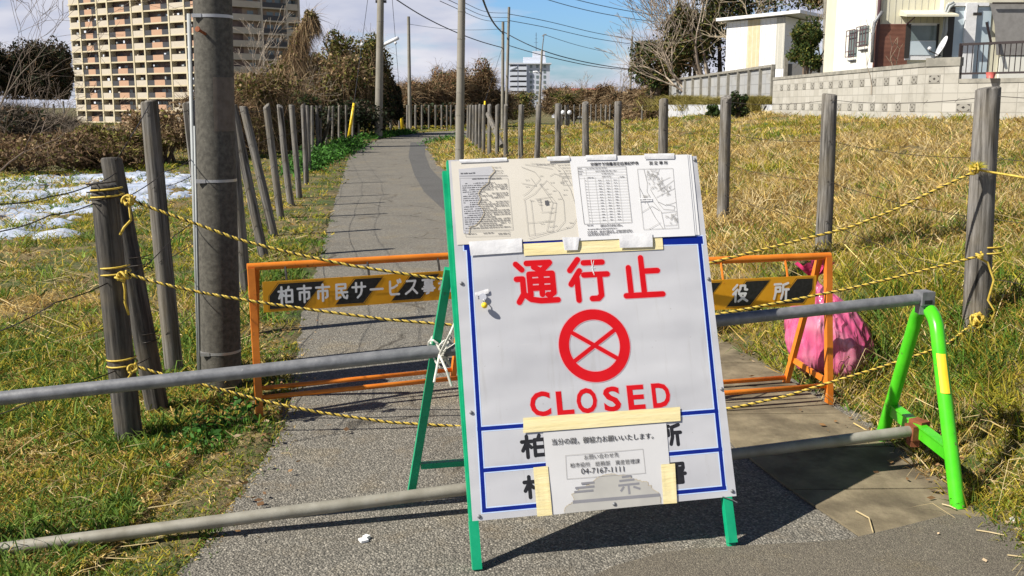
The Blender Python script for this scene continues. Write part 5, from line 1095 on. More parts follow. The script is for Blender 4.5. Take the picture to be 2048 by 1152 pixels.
# ------------------------------------------------------------------ trees and bushes
def seg_mesh(S, n=4):
    """S rows: p0(3) p1(3) r0 r1 -> tapered prisms"""
    S = np.array(S); p0, p1, r0, r1 = S[:, :3], S[:, 3:6], S[:, 6:7], S[:, 7:8]; d = p1 - p0; d /= np.linalg.norm(d, axis=1)[:, None] + 1e-9
    a = np.cross(d, [0.3, 0.5, 0.8]); a /= np.linalg.norm(a, axis=1)[:, None] + 1e-9; b = np.cross(d, a); V = []
    for q, (p, r) in enumerate(((p0, r0), (p1, r1))):
        for k in range(n): an = 2 * math.pi * k / n; V.append(p + (a * math.cos(an) + b * math.sin(an)) * r)
    V = np.stack(V, 1).reshape(-1, 3); base = np.arange(len(S))[:, None] * (2 * n); Fq = [base + np.array([[k, (k + 1) % n, n + (k + 1) % n, n + k]]) for k in range(n)]
    return V, Fq
def bare_tree(label, base, h, seed, spread=0.5, depth=6, r=0.12, col=((0.20, 0.16, 0.12), (0.28, 0.23, 0.17)), lean=(0, 0, 1), group=None, ntr=1, up=0.25, minr=0.006, name='bare_tree'):
    rd = random.Random(seed); T, S = [], []
    def grow(p, d, l, r, k):
        if k == 0 or r < minr * 0.6: return
        q = p; ns = 3; dd = d.copy()
        for i in range(ns):
            dd = (dd + Vector((rd.gauss(0, .13), rd.gauss(0, .13), rd.gauss(0.02, .08)))).normalized(); e = q + dd * l / ns; r1 = max(minr, r * (1 - 0.12 * (i + 1) / 1.2)); (T if k >= depth - 1 else S).append((*q, *e, max(minr, r * (1 - 0.12 * i)), r1)); q = e
            if k < depth and rd.random() < 0.75:
                s = Vector((rd.gauss(0, 1), rd.gauss(0, 1), rd.gauss(0, .5))).normalized(); nd_ = (dd * 0.8 + s * spread * 1.4 + Vector((0, 0, up))).normalized(); grow(q, nd_, l * rd.uniform(.45, .7), r1 * 0.5, k - 2)
        for _ in range(rd.choice((2, 2, 3))):
            s = Vector((rd.gauss(0, 1), rd.gauss(0, 1), rd.gauss(0, .6))).normalized(); nd_ = (dd + s * spread + Vector((0, 0, up))).normalized(); grow(q, nd_, l * rd.uniform(.66, .86), r1 * rd.uniform(.55, .72), k - 1)
    L0 = Vector(lean).normalized()
    for _ in range(ntr): grow(Vector((rd.uniform(-.2, .2) * (ntr > 1), rd.uniform(-.2, .2) * (ntr > 1), -0.1)), (L0 + Vector((rd.gauss(0, .15), rd.gauss(0, .15), 0)) * (ntr > 1)).normalized(), h * 0.27, r, depth)
    t = thing(name, label, 'tree', base, group)
    for nm, SS, ns in (('trunk', T, 7), ('branches', S, 3)):
        if not SS: continue
        V, Fq = seg_mesh(SS, ns); C = np.repeat(pick(len(SS), col, 0.15), 2 * ns, 0); npmesh(nm, V, Fq, 'twig', C, t)
    return t
def lumps(c, rad, k, rd):
    return [(Vector((rd.uniform(-1, 1) * rad[0] * .65, rd.uniform(-1, 1) * rad[1] * .65, rd.uniform(-.6, .75) * rad[2])), rd.uniform(.3, .55)) for _ in range(k)]
def crown(label, base, rad, n, leafs, cols, seed, tw=0, twcols=None, twlen=0.6, k=16, cz=None, cat='bush', name='bush', trunk_r=0.06, group=None, vines=0, twr=0.012, flatb=True):
    tw = int(tw * 0.75); twr = twr * 0.7; n = int(n * 1.15)
    """leaf clumps and twigs through an uneven volume, stems below."""
    rd = random.Random(seed); cz = rad[2] * 0.95 if cz is None else cz; t = thing(name, label, cat, base, group); LM = lumps(None, rad, k, rd); parts = []
    ch = np.array([[*l[0], l[1]] for l in LM]); ch[:, 2] += cz; R = np.array(rad)
    def pts(n, shell=0.55):
        i = rng.integers(0, k, n); d = rng.normal(size=(n, 3)); d /= np.linalg.norm(d, axis=1)[:, None]; rr = rng.random(n) ** shell
        p = ch[i, :3] + d * rr[:, None] * ch[i, 3:4] * R; 
        # twiggy clumping
        p += 0.06 * R * np.sin(p * 7.0 / max(R)) ; p[:, 2] = np.maximum(p[:, 2], 0.0) if flatb else p[:, 2]; return p, d, i
    if n:
        p, d, i = pts(n); tone = (0.75 + 0.5 * rng.random(k))[i]; C = pick(n, cols, 0.25) * tone[:, None]; parts.append(leaves(p, leafs * (0.6 + 0.8 * rng.random(n)), np.clip(C, 0.004, 1)))
    if parts:
        V, Fl, C = join(parts); npmesh('crown', V, Fl, 'leaf', C, t)
    if tw:
        p, d, i = pts(tw, 0.8); dd = d + rng.normal(0, .6, (tw, 3)) + np.array([0, 0, 0.25]); dd /= np.linalg.norm(dd, axis=1)[:, None]
        V, Fl, C = blades(p, dd, twlen * (0.5 + rng.random(tw)), twr * (0.5 + rng.random(tw)), pick(tw, twcols, 0.25), rng.random(tw) * 1.2); parts2 = [(V, Fl, C)]
        if vines:
            p, d, i = pts(vines, 0.3); p[:, 2] += R[2] * 0.15; dd = np.stack([rng.normal(0, .25, vines), rng.normal(0, .25, vines), -np.ones(vines)], 1); dd /= np.linalg.norm(dd, axis=1)[:, None]
            V, Fl, C = blades(p, dd, twlen * 2.2 * (0.5 + rng.random(vines)), twr * 0.9 * np.ones(vines), pick(vines, twcols, 0.3), 0.15); parts2.append((V, Fl, C))
        V, Fl, C = join(parts2); V[:, 2] = np.maximum(V[:, 2], -0.1); npmesh('twigs', V, Fl, 'twig', C, t)
    S = []
    for j in range(6 if trunk_r < 0.1 else 3):
        a = ch[rd.randrange(k)]; q0 = (rd.uniform(-.15, .15) * rad[0], rd.uniform(-.15, .15) * rad[1], -0.1); mid = (a[0] * .35, a[1] * .35, a[2] * .5); S.append((*q0, *mid, trunk_r, trunk_r * .7)); S.append((*mid, a[0], a[1], a[2], trunk_r * .7, trunk_r * .25))
    V, Fq = seg_mesh(S, 7); npmesh('trunk', V, Fq, 'twig', np.repeat(pick(len(S), [(0.16, 0.12, 0.09)]), 14, 0), t); return t
BR = [(0.15, 0.09, 0.045), (0.22, 0.14, 0.075), (0.11, 0.065, 0.035), (0.28, 0.2, 0.11)]
TANB = [(0.36, 0.26, 0.15), (0.28, 0.2, 0.11), (0.42, 0.32, 0.19)]
OLV = [(0.15, 0.145, 0.028), (0.11, 0.12, 0.022), (0.20, 0.17, 0.04)]
EVG = [(0.045, 0.075, 0.018), (0.03, 0.055, 0.014), (0.07, 0.10, 0.025)]
DRK = [(0.022, 0.035, 0.013), (0.03, 0.045, 0.018), (0.055, 0.04, 0.025)]
def bpos(px, Y): p = at(px, 300, Y); return (p.x, Y, GZ(p.x, Y))
# left brush
crown('rust brown tangled bush at the left edge beyond the snow', bpos(40, 24), (2.6, 1.6, 0.50), 9000, 0.05, BR + OLV[:1], 1, 5000, BR, 0.3, 18)
crown('brown and olive bush below the snow lot left of the fence', bpos(150, 25.5), (1.7, 1.4, 0.40), 7000, 0.05, BR + OLV, 2, 3000, BR, 0.28)
crown('olive green bush in front of the apartment block', bpos(240, 27), (1.5, 1.4, 0.55), 10000, 0.05, OLV + OLV + BR, 3, 1800, TANB, 0.28)
crown('dry brown bush right behind the grey fence post', bpos(335, 28), (1.2, 1.4, 0.72), 9000, 0.055, BR + OLV[:1] + TANB[:1], 4, 3500, TANB, 0.4)
crown('low brown thicket behind the leaning fence posts', bpos(432, 30), (1.3, 1.3, 0.85), 8000, 0.06, BR + TANB[:1], 5, 4000, BR, 0.6)
crown('large vine covered olive thicket right of the big near pole', bpos(510, 33), (1.5, 1.6, 1.35), 15000, 0.065, BR + OLV + OLV + EVG[:1], 6, 7000, TANB + BR, 0.7, 22, vines=2200)
crown('dark lower thicket behind the left fence before the bend', bpos(585, 36), (1.3, 1.4, 1.05), 9000, 0.06, DRK + BR[:1] + EVG, 7, 3000, BR, 0.6)
# vine draped dead tree: a leaning stem with curtains of hanging vine
def vine_tree():
    Y = 37.0; cp = [(548, 215, 0.5), (566, 168, 0.55), (583, 125, 0.45), (597, 85, 0.33), (608, 50, 0.20), (617, 27, 0.11), (625, 30, 0.09), (633, 44, 0.07)]
    b = at(560, 250, Y); b.z = GZ(b.x, Y); t = thing('vine_covered_tree', 'tall leaning dead tree draped in hanging dry vines left of the bend', 'tree', b)
    P = [at(x, y, Y) - b for x, y, r in cp]; m = MB(); m.tube([Vector((0, 0, -0.1))] + P, [0.13, 0.12, 0.1, 0.08, 0.07, 0.055, 0.04, 0.03, 0.02], 8); o = m.build('trunk', 'twig', t, True); a_ = o.data.color_attributes.new('Col', 'FLOAT_COLOR', 'POINT'); a_.data.foreach_set('color', [0.17, 0.12, 0.08, 1] * len(o.data.vertices))
    n = 10000; f = rng.random(n) ** 1.1 * (len(P) - 1.001); k = f.astype(int); fr = f - k; A_ = np.array([list(p) for p in P]); R_ = np.array([c[2] for c in cp]); c = A_[k] * (1 - fr[:, None]) + A_[k + 1] * fr[:, None]; r = R_[k] * (1 - fr) + R_[k + 1] * fr
    d = rng.normal(size=(n, 3)); d /= np.linalg.norm(d, axis=1)[:, None]; gap = (np.sin(c[:, 2:3] * 6 + d[:, :1] * 5) > -0.55)[:, 0]; p = c + d * (r * rng.random(n) ** 0.5)[:, None] * np.array([1.2, 1, 0.9])
    dd = np.stack([rng.normal(0, .28, n), rng.normal(0, .28, n), -np.ones(n)], 1); up = rng.random(n) < 0.05; dd[up] = rng.normal(size=(up.sum(), 3)); dd /= np.linalg.norm(dd, axis=1)[:, None]
    ln = (0.35 + 1.3 * rng.random(n) ** 1.5) * (0.5 + r / 0.8); p, dd, ln = p[gap], dd[gap], ln[gap]; n = len(p)
    V, Fl, C = blades(p, dd, ln, 0.010 * (0.6 + rng.random(n)), pick(n, TANB + BR, 0.3), 0.2); V[:, 2] = np.maximum(V[:, 2], 0); npmesh('vines', V, Fl, 'twig', C, t)
    q = p[:1800] + rng.normal(0, .05, (1800, 3)); V, Fl, C = leaves(q, 0.03 + 0.03 * rng.random(1800), pick(1800, TANB + OLV, 0.3)); npmesh('dead_leaves', V, Fl, 'leaf', C, t)
vine_tree()
crown('sloping dry vine mass at the foot of the dead tree', bpos(560, 36.2), (1.3, 1.0, 0.85), 2500, 0.05, TANB + BR, 9, 7000, TANB, 0.6, 16, cz=1.2, vines=4500)
crown('big brown bush with olive top left of the tall pole', bpos(668, 50), (2.0, 2.0, 1.95), 30000, 0.085, BR + TANB[:1] + OLV + EVG[:1], 10, 7000, TANB + BR, 0.8, 26, cz=1.9, vines=3000)
crown('round brown and green tree crown behind the tall pole', bpos(715, 53), (1.7, 1.9, 2.4), 30000, 0.085, BR[:2] + OLV + OLV + EVG, 11, 5000, TANB + BR, 0.8, 24, cz=2.4, vines=2500, cat='tree', name='bushy_tree')
crown('dark evergreen clump right behind the tall pole', bpos(768, 55), (1.0, 1.6, 1.8), 22000, 0.09, DRK, 12, 0, None, 0.6, 18, cz=2.2, cat='tree', name='evergreen_tree')
crown('low dark hedge at the foot of the brown bushes near the bend', bpos(660, 47), (2.6, 1.0, 0.9), 9000, 0.08, DRK, 13, 0, None, 0.6, 18)
crown('low dark undergrowth behind the fence right of the tall pole', bpos(850, 79), (4.5, 1.5, 1.0), 12000, 0.11, DRK + BR[:1], 14, 0, None, 0.8, 24)
for i, (px, w, h, Y) in enumerate(((805, 1.4, 2.2, 80), (850, 2.4, 2.3, 84), (895, 2.4, 3.0, 86), (948, 2.2, 3.5, 88), (990, 1.9, 2.0, 90))):
    crown(['reddish brown thicket just right of the dark evergreen', 'brown winter thicket behind the distant bare pole', 'brown winter thicket directly left of the slender pole', 'rounded brown winter thicket directly right of the slender pole', 'low brown winter thicket beside the paired poles'][i], bpos(px, Y), (w, 2.0, h * 0.8), 14000, 0.10, [(0.24, 0.13, 0.065), (0.17, 0.10, 0.05), (0.3, 0.18, 0.09)] + BR[:2] + EVG[:1], 20 + i, 7000, TANB + BR, 1.0, 22, cz=h * 0.75, twr=0.03)
crown('small dark pine crown rising above the brown thickets', bpos(893, 92), (1.0, 1.0, 0.7), 3500, 0.13, EVG + DRK, 27, 0, None, 1, 9, cz=3.9, cat='tree', name='pine_tree')
for i, (px, Y, h) in enumerate(((1028, 100, 2.3), (1120, 96, 3.0), (1145, 94, 2.7), (1205, 90, 3.1), (1240, 86, 2.4), (1290, 76, 2.6), (1318, 66, 2.2))):
    crown(['dark green bush at the foot of the paired poles', 'brown leafed small tree right of the white building', 'dark olive bush below the brown leafed small tree', 'russet scrub behind the far fence', 'dark scrub left of the dark pole', 'brown scrub behind the far fence right of the dark pole', 'olive scrub at the left end of the panel wall'][i], (bpos(px, Y)[0], Y, 0.2), (1.9, 1.6, h * 0.5), 9000, 0.10, [EVG + OLV, BR + TANB, OLV + EVG, BR, DRK + BR, BR + TANB, OLV + BR][i], 30 + i, 4000, BR + TANB, 0.9, 15, cz=h * 0.5, twr=0.03)
gb = ((0.30, 0.27, 0.24), (0.38, 0.34, 0.30))
def bt(label, px, Y, h, seed, z=None, **k):
    p = bpos(px, Y); return bare_tree(label, (p[0], Y, p[2] if z is None else z), h, seed, **k)
bt('bare tree rising behind the thickets right of the distant bare pole', 858, 90, 5.6, 54, 0.2, col=gb, minr=0.012, r=0.1, depth=6)
bt('small bare tree behind the thicket left of the paired poles', 985, 95, 4.6, 56, 0.2, col=gb, minr=0.012, r=0.09, depth=6)
bt('pale bare tree behind the brown scrub right of the white building', 1165, 98, 5.0, 51, 0.2, col=gb, minr=0.012, r=0.1, depth=6)
bt('bare tree with thin branches left of the dark pole', 1235, 88, 5.2, 52, 0.2, col=gb, minr=0.012, r=0.12, depth=7)
bt('bare tree with thin branches right of the dark pole', 1285, 84, 5.0, 53, 0.2, col=gb, minr=0.012, r=0.12, depth=6)
big_c = ((0.34, 0.27, 0.20), (0.42, 0.35, 0.27), (0.24, 0.19, 0.15))
bt('large fan shaped bare tree with pale trunk beside the shed', 1412, 57, 10.8, 61, 2.2, col=big_c, minr=0.012, r=0.10, depth=7, lean=(-0.35, 0, 1), ntr=7, spread=0.42, up=0.12)
bt('bare tree leaning left behind the panel wall', 1385, 53, 6.6, 64, 2.0, col=big_c, minr=0.010, r=0.06, depth=6, lean=(-0.75, 0, 0.8), ntr=5, spread=0.5, up=0.1)
bt('bare tree with knotty crown above the shed roof', 1520, 52, 8.6, 66, 2.0, col=((0.40, 0.33, 0.23), (0.3, 0.25, 0.17)), minr=0.014, r=0.2, depth=7, spread=0.7, up=0.05)
for i, (px, Y, rx, rz, cz, pal) in enumerate(((1310, 60, 1.6, 1.4, 2.2, 0), (1375, 58, 2.0, 2.0, 3.6, 1), (1435, 60, 1.8, 3.4, 4.6, 0), (1330, 62, 1.2, 0.9, 1.2, 0), (1560, 62, 3.6, 1.6, 7.0, 1))):
    crown(['dark evergreen tree at the left of the big bare tree', 'olive evergreen tree directly behind the big bare tree', 'tall dark evergreen between the bare tree and the shed', 'low dark evergreen bush at the end of the panel wall', 'evergreen crown high above the shed roof'][i], (bpos(px, Y)[0], Y, 1.6), (rx, 1.6, rz), 9500, 0.10, (DRK + EVG + OLV[:1]) if pal == 0 else (EVG + OLV + BR[:1]), 70 + i, 1500, BR, 0.8, 20, cz=cz, cat='tree', name='evergreen_tree', trunk_r=0.12, twr=0.03)
# evergreen by the house and its companions
crown('rounded evergreen garden tree between shed and house', (bpos(1605, 31)[0], 31, 1.95), (0.62, 0.6, 0.72), 9000, 0.045, EVG + OLV[:1], 80, 300, BR, 0.3, 16, cz=1.25, cat='tree', name='garden_tree', trunk_r=0.045)
bt('slim bare garden tree with twisting pale trunk above the block wall', 1625, 31.5, 4.2, 82, 1.95, col=((0.40, 0.33, 0.24), (0.3, 0.25, 0.18)), minr=0.006, r=0.05, depth=6, spread=0.45, up=0.35)
bt('small pruned bare tree in front of the brown siding', 1770, 24.9, 1.9, 84, 1.9, col=((0.26, 0.2, 0.14), (0.20, 0.15, 0.11)), minr=0.008, r=0.035, depth=4, spread=0.75, up=0.3)
bt('thin bare shrub in front of the white house wall', 1735, 25.0, 2.6, 85, 1.9, col=((0.3, 0.25, 0.2), (0.3, 0.25, 0.2)), minr=0.005, r=0.012, depth=4, spread=0.5, up=0.4)
crown('dark leafy shrub in front of the pale low wall', (bpos(1472, 34)[0], 34, 1.15), (0.45, 0.4, 0.42), 2600, 0.05, EVG + DRK, 86, 0, None, 0.3, 10)
crown('small low leafy shrub left of the dark shrub at the pale low wall', (bpos(1425, 35)[0], 35, 1.12), (0.33, 0.3, 0.22), 1000, 0.05, EVG, 87, 0, None, 0.3, 8)
bt('pale twiggy bare tree in front of the apartment wing', 500, 40, 5.6, 110, None, col=((0.42, 0.36, 0.29), (0.34, 0.28, 0.22)), minr=0.006, r=0.06, depth=7, spread=0.55, up=0.1)
bt('thin bare tree between the vine covered tree and the big brown bush', 560, 42, 5.0, 112, None, col=((0.30, 0.25, 0.2), (0.24, 0.2, 0.15)), minr=0.006, r=0.05, depth=7, spread=0.6, up=0.05)
for i, (px, Y, w, h) in enumerate(((1370, 47, 1.2, 0.7), (1415, 44, 1.0, 0.45), (1455, 42, 0.7, 0.5), (1515, 37.6, 0.6, 0.55))):
    p = bpos(px, Y); n = 5000; x = p[0] + rng.normal(0, w * .5, n); y = Y + rng.normal(0, .35, n); z = np.full(n, 1.5 - 0.2); D = np.stack([rng.normal(-.1, .45, n), rng.normal(0, .3, n), np.ones(n)], 1); D /= np.linalg.norm(D, axis=1)[:, None]
    V, Fl, C = blades(np.stack([x, y, z], 1), D, (h + 0.25) * (0.5 + 0.8 * rng.random(n)), np.full(n, 0.02), pick(n, [(0.30, 0.25, 0.06), (0.40, 0.33, 0.12), (0.22, 0.2, 0.05)]), 0.6)
    tag(npmesh('grass_clump', V, Fl, 'grass', C), ['wide tawny grass clump at the left end of the panel wall', 'low yellow green grass clump along the top of the low wall', 'tawny grass clump directly left of the third right fence post', 'tawny grass clump against the end of the block wall'][i], 'grass clump')
# far left: dark trees on the rise
for i, (px, Y, rx, rz, cz) in enumerate(((-60, 165, 6, 4.5, 5), (-10, 168, 5.5, 4.6, 5.2), (35, 172, 4.6, 4.6, 5.6), (78, 170, 4, 4.9, 5.6), (108, 174, 3.6, 5.1, 6.0), (132, 172, 2.4, 4.6, 5.6))):
    b = bpos(px, Y); crown(['dark pine tree at the left end of the row on the rise', 'second dark pine from the left in the row on the rise', 'third dark pine from the left in the row on the rise', 'fourth dark pine from the left in the row on the rise', 'fifth dark pine from the left in the row on the rise', 'dark pine tree touching the edge of the apartment block'][i], (b[0], Y, 2.6), (rx, 4, rz), 12000, 0.24, DRK + [(0.06, 0.045, 0.03)], 90 + i, 1500, BR, 2.0, 18, cz=cz * 0.68, cat='tree', name='pine_tree', trunk_r=0.25, group='dark pines on the rise', twr=0.06)
bt('bare twiggy tree reaching in from the left edge', -95, 20, 7.0, 101, None, col=((0.13, 0.1, 0.08), (0.2, 0.16, 0.12)), minr=0.004, r=0.024, depth=8, lean=(0.6, 0, 0.8), spread=0.6, up=0.0)
bt('bare twiggy tree low at the left edge above the brown bush', -45, 22, 4.4, 104, None, col=((0.15, 0.11, 0.08), (0.22, 0.17, 0.12)), minr=0.004, r=0.022, depth=7, lean=(0.9, 0, 0.6), spread=0.65, up=-0.02)
for i, (px, Y, h) in enumerate(((15, 34, 3.6), (70, 38, 3.3), (-50, 30, 4.2))):
    bt(['dark twiggy bare tree in the far left scrub', 'second dark twiggy bare tree in the far left scrub nearer the apartment block', 'dark twiggy bare tree spreading in at the left edge of the scrub'][i], px, Y, h, 300 + i, None, col=((0.12, 0.095, 0.075), (0.18, 0.14, 0.11)), minr=0.006, r=0.05, depth=7, spread=0.65, up=0.1)
for i, (px, h) in enumerate(((92, 4.2), (110, 3.6), (130, 5.2), (58, 3.4))):
    p = at(px, 250, 70); z = GZ(p.x, 70); m = MB(); m.tube([(p.x, 70, z), (p.x, 70, 1.2 + h * 0.12)], 0.07, 6); tag(m.build('net_pole', 'pole_far'), ['second slim pale pole from the left below the dark pines', 'third slim pale pole from the left below the dark pines', 'rightmost slim pale pole below the dark pines beside the apartment block', 'leftmost slim pale pole below the dark pines'][i], 'pole', 'slim poles below the pines')
for i, (px, Y, w, zt_) in enumerate(((-30, 62, 3.2, 2.4), (40, 66, 3.0, 1.7), (105, 64, 2.0, 0.8), (-60, 44, 2.5, 1.6), (20, 46, 2.1, 0.9), (150, 60, 2.0, -0.9), (215, 62, 2.2, -1.2), (85, 48, 2.0, -0.3))):
    b = bpos(px, Y); h = zt_ - b[2] ; crown(['dark twiggy thicket on the slope at the far left edge', 'dark twiggy thicket on the slope below the dark pines', 'dark thicket just left of the apartment block base', 'brown slope thicket behind the bush at the left edge', 'brown slope thicket in front of the dark far thickets', 'dark thicket at the foot of the apartment block', 'olive thicket right at the foot of the apartment block', 'low brown thicket between the slope thickets'][i], b, (w, 2.0, h / 2.2), 5000, 0.11, DRK + BR[:1] + [(0.09, 0.075, 0.06)], 200 + i, 5000, [(0.16, 0.13, 0.10), (0.10, 0.08, 0.06), (0.22, 0.18, 0.14)], 1.0, 16, cz=h * 0.48, twr=0.02)

# ------------------------------------------------------------------ apartment block
def apartment():
    S = 2.8; Z0 = 3.05 - 4 * S; NF = 19; C0 = Vector((-61.5, 222.0)); dirm = Vector((-1.58, 1)).normalized(); dirw = Vector((0.75, 0.66)).normalized()
    t = thing('apartment_building', 'tall cream and peach apartment block with stacked balconies behind the left fence', 'building', (C0.x, C0.y, Z0))
    o3 = Vector((C0.x, C0.y, Z0))
    def q(u, z, off=0.0):  # u metres along main facade from the corner, off outwards (towards the camera)
        n = Vector((-dirm.y, dirm.x)); n = n if n.y < 0 else -n; p = C0 + dirm * u + n * off; return Vector((p.x, p.y, Z0 + z)) - o3
    def ufrom(px):
        r = (px - 1024) / F / (CP + 0.18 * SP) ; r = at(px, 150, 100).x / 100; return (r * C0.y - C0.x) / (dirm.x - r * dirm.y)
    R2 = Matrix(((dirm.x, 0, 0), (0, 1, 0), (0, 0, 1)))
    ang = math.atan2(dirm.y, dirm.x); R = Matrix.Rotation(ang, 3, 'Z')
    def bx(m, u0, u1, z0, z1, off0, off1): m.box((q(u0, z0, off0) + q(u1, z1, off1)) / 2, (abs(u1 - u0), abs(off1 - off0), z1 - z0), R)
    U1 = ufrom(148); HT_ = NF * S
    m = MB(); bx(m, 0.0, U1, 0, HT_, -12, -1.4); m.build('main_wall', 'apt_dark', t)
    for ea, eb in ((U1 - 0.4, U1), (0, 0.4)): m = MB(); bx(m, ea, eb, 0, HT_, -1.4, 0.05); m.build('end_wall', 'apt_cream', t)
    cols = [168, 203, 224, 271, 294, 345, 376, 420]; cu = [ufrom(p) for p in cols]
    for u in cu:
        m = MB(); bx(m, u - 0.22, u + 0.22, 0, HT_, -1.3, 0.22); m.build('column', 'apt_slab', t)
    for k in range(NF + 1):
        m = MB(); bx(m, 0, U1 + 0.3, k * S - 0.16, k * S + 0.16, -1.35, 0.12); m.build('floor_slab', 'apt_slab', t)
    edges = sorted(cu + [0.4, U1]); wide = [False, False, True, False, True, False, True, False, False]
    edges = edges
    protos = {}
    lay = MB()
    for b in range(len(edges) - 1):
        u0, u1 = edges[b] + 0.22, edges[b + 1] - 0.22; w = u1 - u0; um = (u0 + u1) / 2; big = w > 7.0
        for k in range(NF):
            if b < 2 and False: continue
            key = b
            if key not in protos:
                m = MB(); z0, z1 = 0.16, 1.36
                def lb(a0, a1, zz0, zz1, f0, f1): m.box(((a0 + a1) / 2, 0, (zz0 + zz1) / 2), (a1 - a0, 0.14, zz1 - zz0), None)
                if w > 5.2:
                    m.cm = 1; lb(-w * 0.215, w * 0.215, z0, z1, 0, 0); m.cm = 2; lb(-w / 2, -w * 0.215, z0, z1 - 0.05, 0, 0); lb(w * 0.215, w / 2, z0, z1 - 0.05, 0, 0)
                else: m.cm = 0; lb(-w / 2, w / 2, z0, z1, 0, 0)
                o = m.build('balcony', ['apt_par', 'apt_peach', 'apt_grille'], t); protos[key] = o.data; c = q(um, k * S, 0.02)
            else:
                o = bpy.data.objects.new('balcony', protos[key]); COL.objects.link(o); o.parent = t; c = q(um, k * S, 0.02)
            o.location = c; o.rotation_euler = (0, 0, ang)
            for _ in range(2):
                if random.random() < 0.3:
                    uu = random.uniform(u0 + .5, u1 - .5); c2 = q(uu, k * S + random.uniform(1.4, 1.9), random.uniform(-0.5, -0.1)); lay.cm = random.choice((0, 0, 1, 2)); lay.box(c2, (random.uniform(0.3, 0.9), 0.06, random.uniform(0.25, 0.6)), R)
            for _ in range(2):
                uu = random.uniform(u0 + 0.3, u1 - 1.2); lay.cm = random.choice((3, 3, 4)); bx(lay, uu, uu + random.uniform(0.8, 1.8), k * S + 0.2, k * S + 2.1, -1.42, -1.34)
            if b > 5 and k > 12: pass
    o = lay.build('balcony_contents', ['white_b', 'apt_par', 'conduit', 'glass', 'apt_grille'], t); o['kind'] = 'stuff'
    m = MB(); bx(m, ufrom(252), U1, -0.2, 0.9, 0.2, 0.5); bx(m, ufrom(252), U1, 2.4, 4.0, 0.2, 0.5); m.build('podium_band', 'apt_brown', t)
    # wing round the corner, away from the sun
    aw = math.atan2(dirw.y, dirw.x); Rw = Matrix.Rotation(aw, 3, 'Z')
    def qw(u, z, off=0.0):
        n = Vector((dirw.y, -dirw.x)); p = C0 + dirw * u + n * off; return Vector((p.x, p.y, Z0 + z)) - o3
    def bw(m, u0, u1, z0, z1, f0, f1): m.box((qw(u0, z0, f0) + qw(u1, z1, f1)) / 2, (abs(u1 - u0), abs(f1 - f0), z1 - z0), Rw)
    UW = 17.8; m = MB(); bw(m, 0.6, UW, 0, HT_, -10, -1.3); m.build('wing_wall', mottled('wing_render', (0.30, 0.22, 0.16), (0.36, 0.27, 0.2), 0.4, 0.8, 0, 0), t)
    for u in (0.25, 8.4, 14.6, UW - 0.1): m = MB(); bw(m, u - 0.2, u + 0.2, 0, HT_, -1.3, 0.2); m.build('wing_column', 'apt_par', t)
    for k in range(NF + 1): m = MB(); bw(m, 0, UW, k * S - 0.16, k * S + 0.16, -1.35, 0.12); m.build('wing_slab', 'apt_par', t)
    m = MB()
    for k in range(NF):
        for b, (u0, u1) in enumerate(((0.5, 8.2), (8.6, 14.4), (14.8, UW - 0.4))):
            m.cm = 1 if b == 1 else 0; bw(m, u0, u1, k * S + 0.16, k * S + 1.2, -0.02, 0.1)
            for w_ in (0.3, 0.66): m.cm = 2; uu = u0 + (u1 - u0) * w_; bw(m, uu, uu + 1.5, k * S + 0.2, k * S + 2.1, -1.36, -1.28)
    m.build('wing_balconies', ['apt_par', 'apt_grille', 'glass'], t)
apartment()

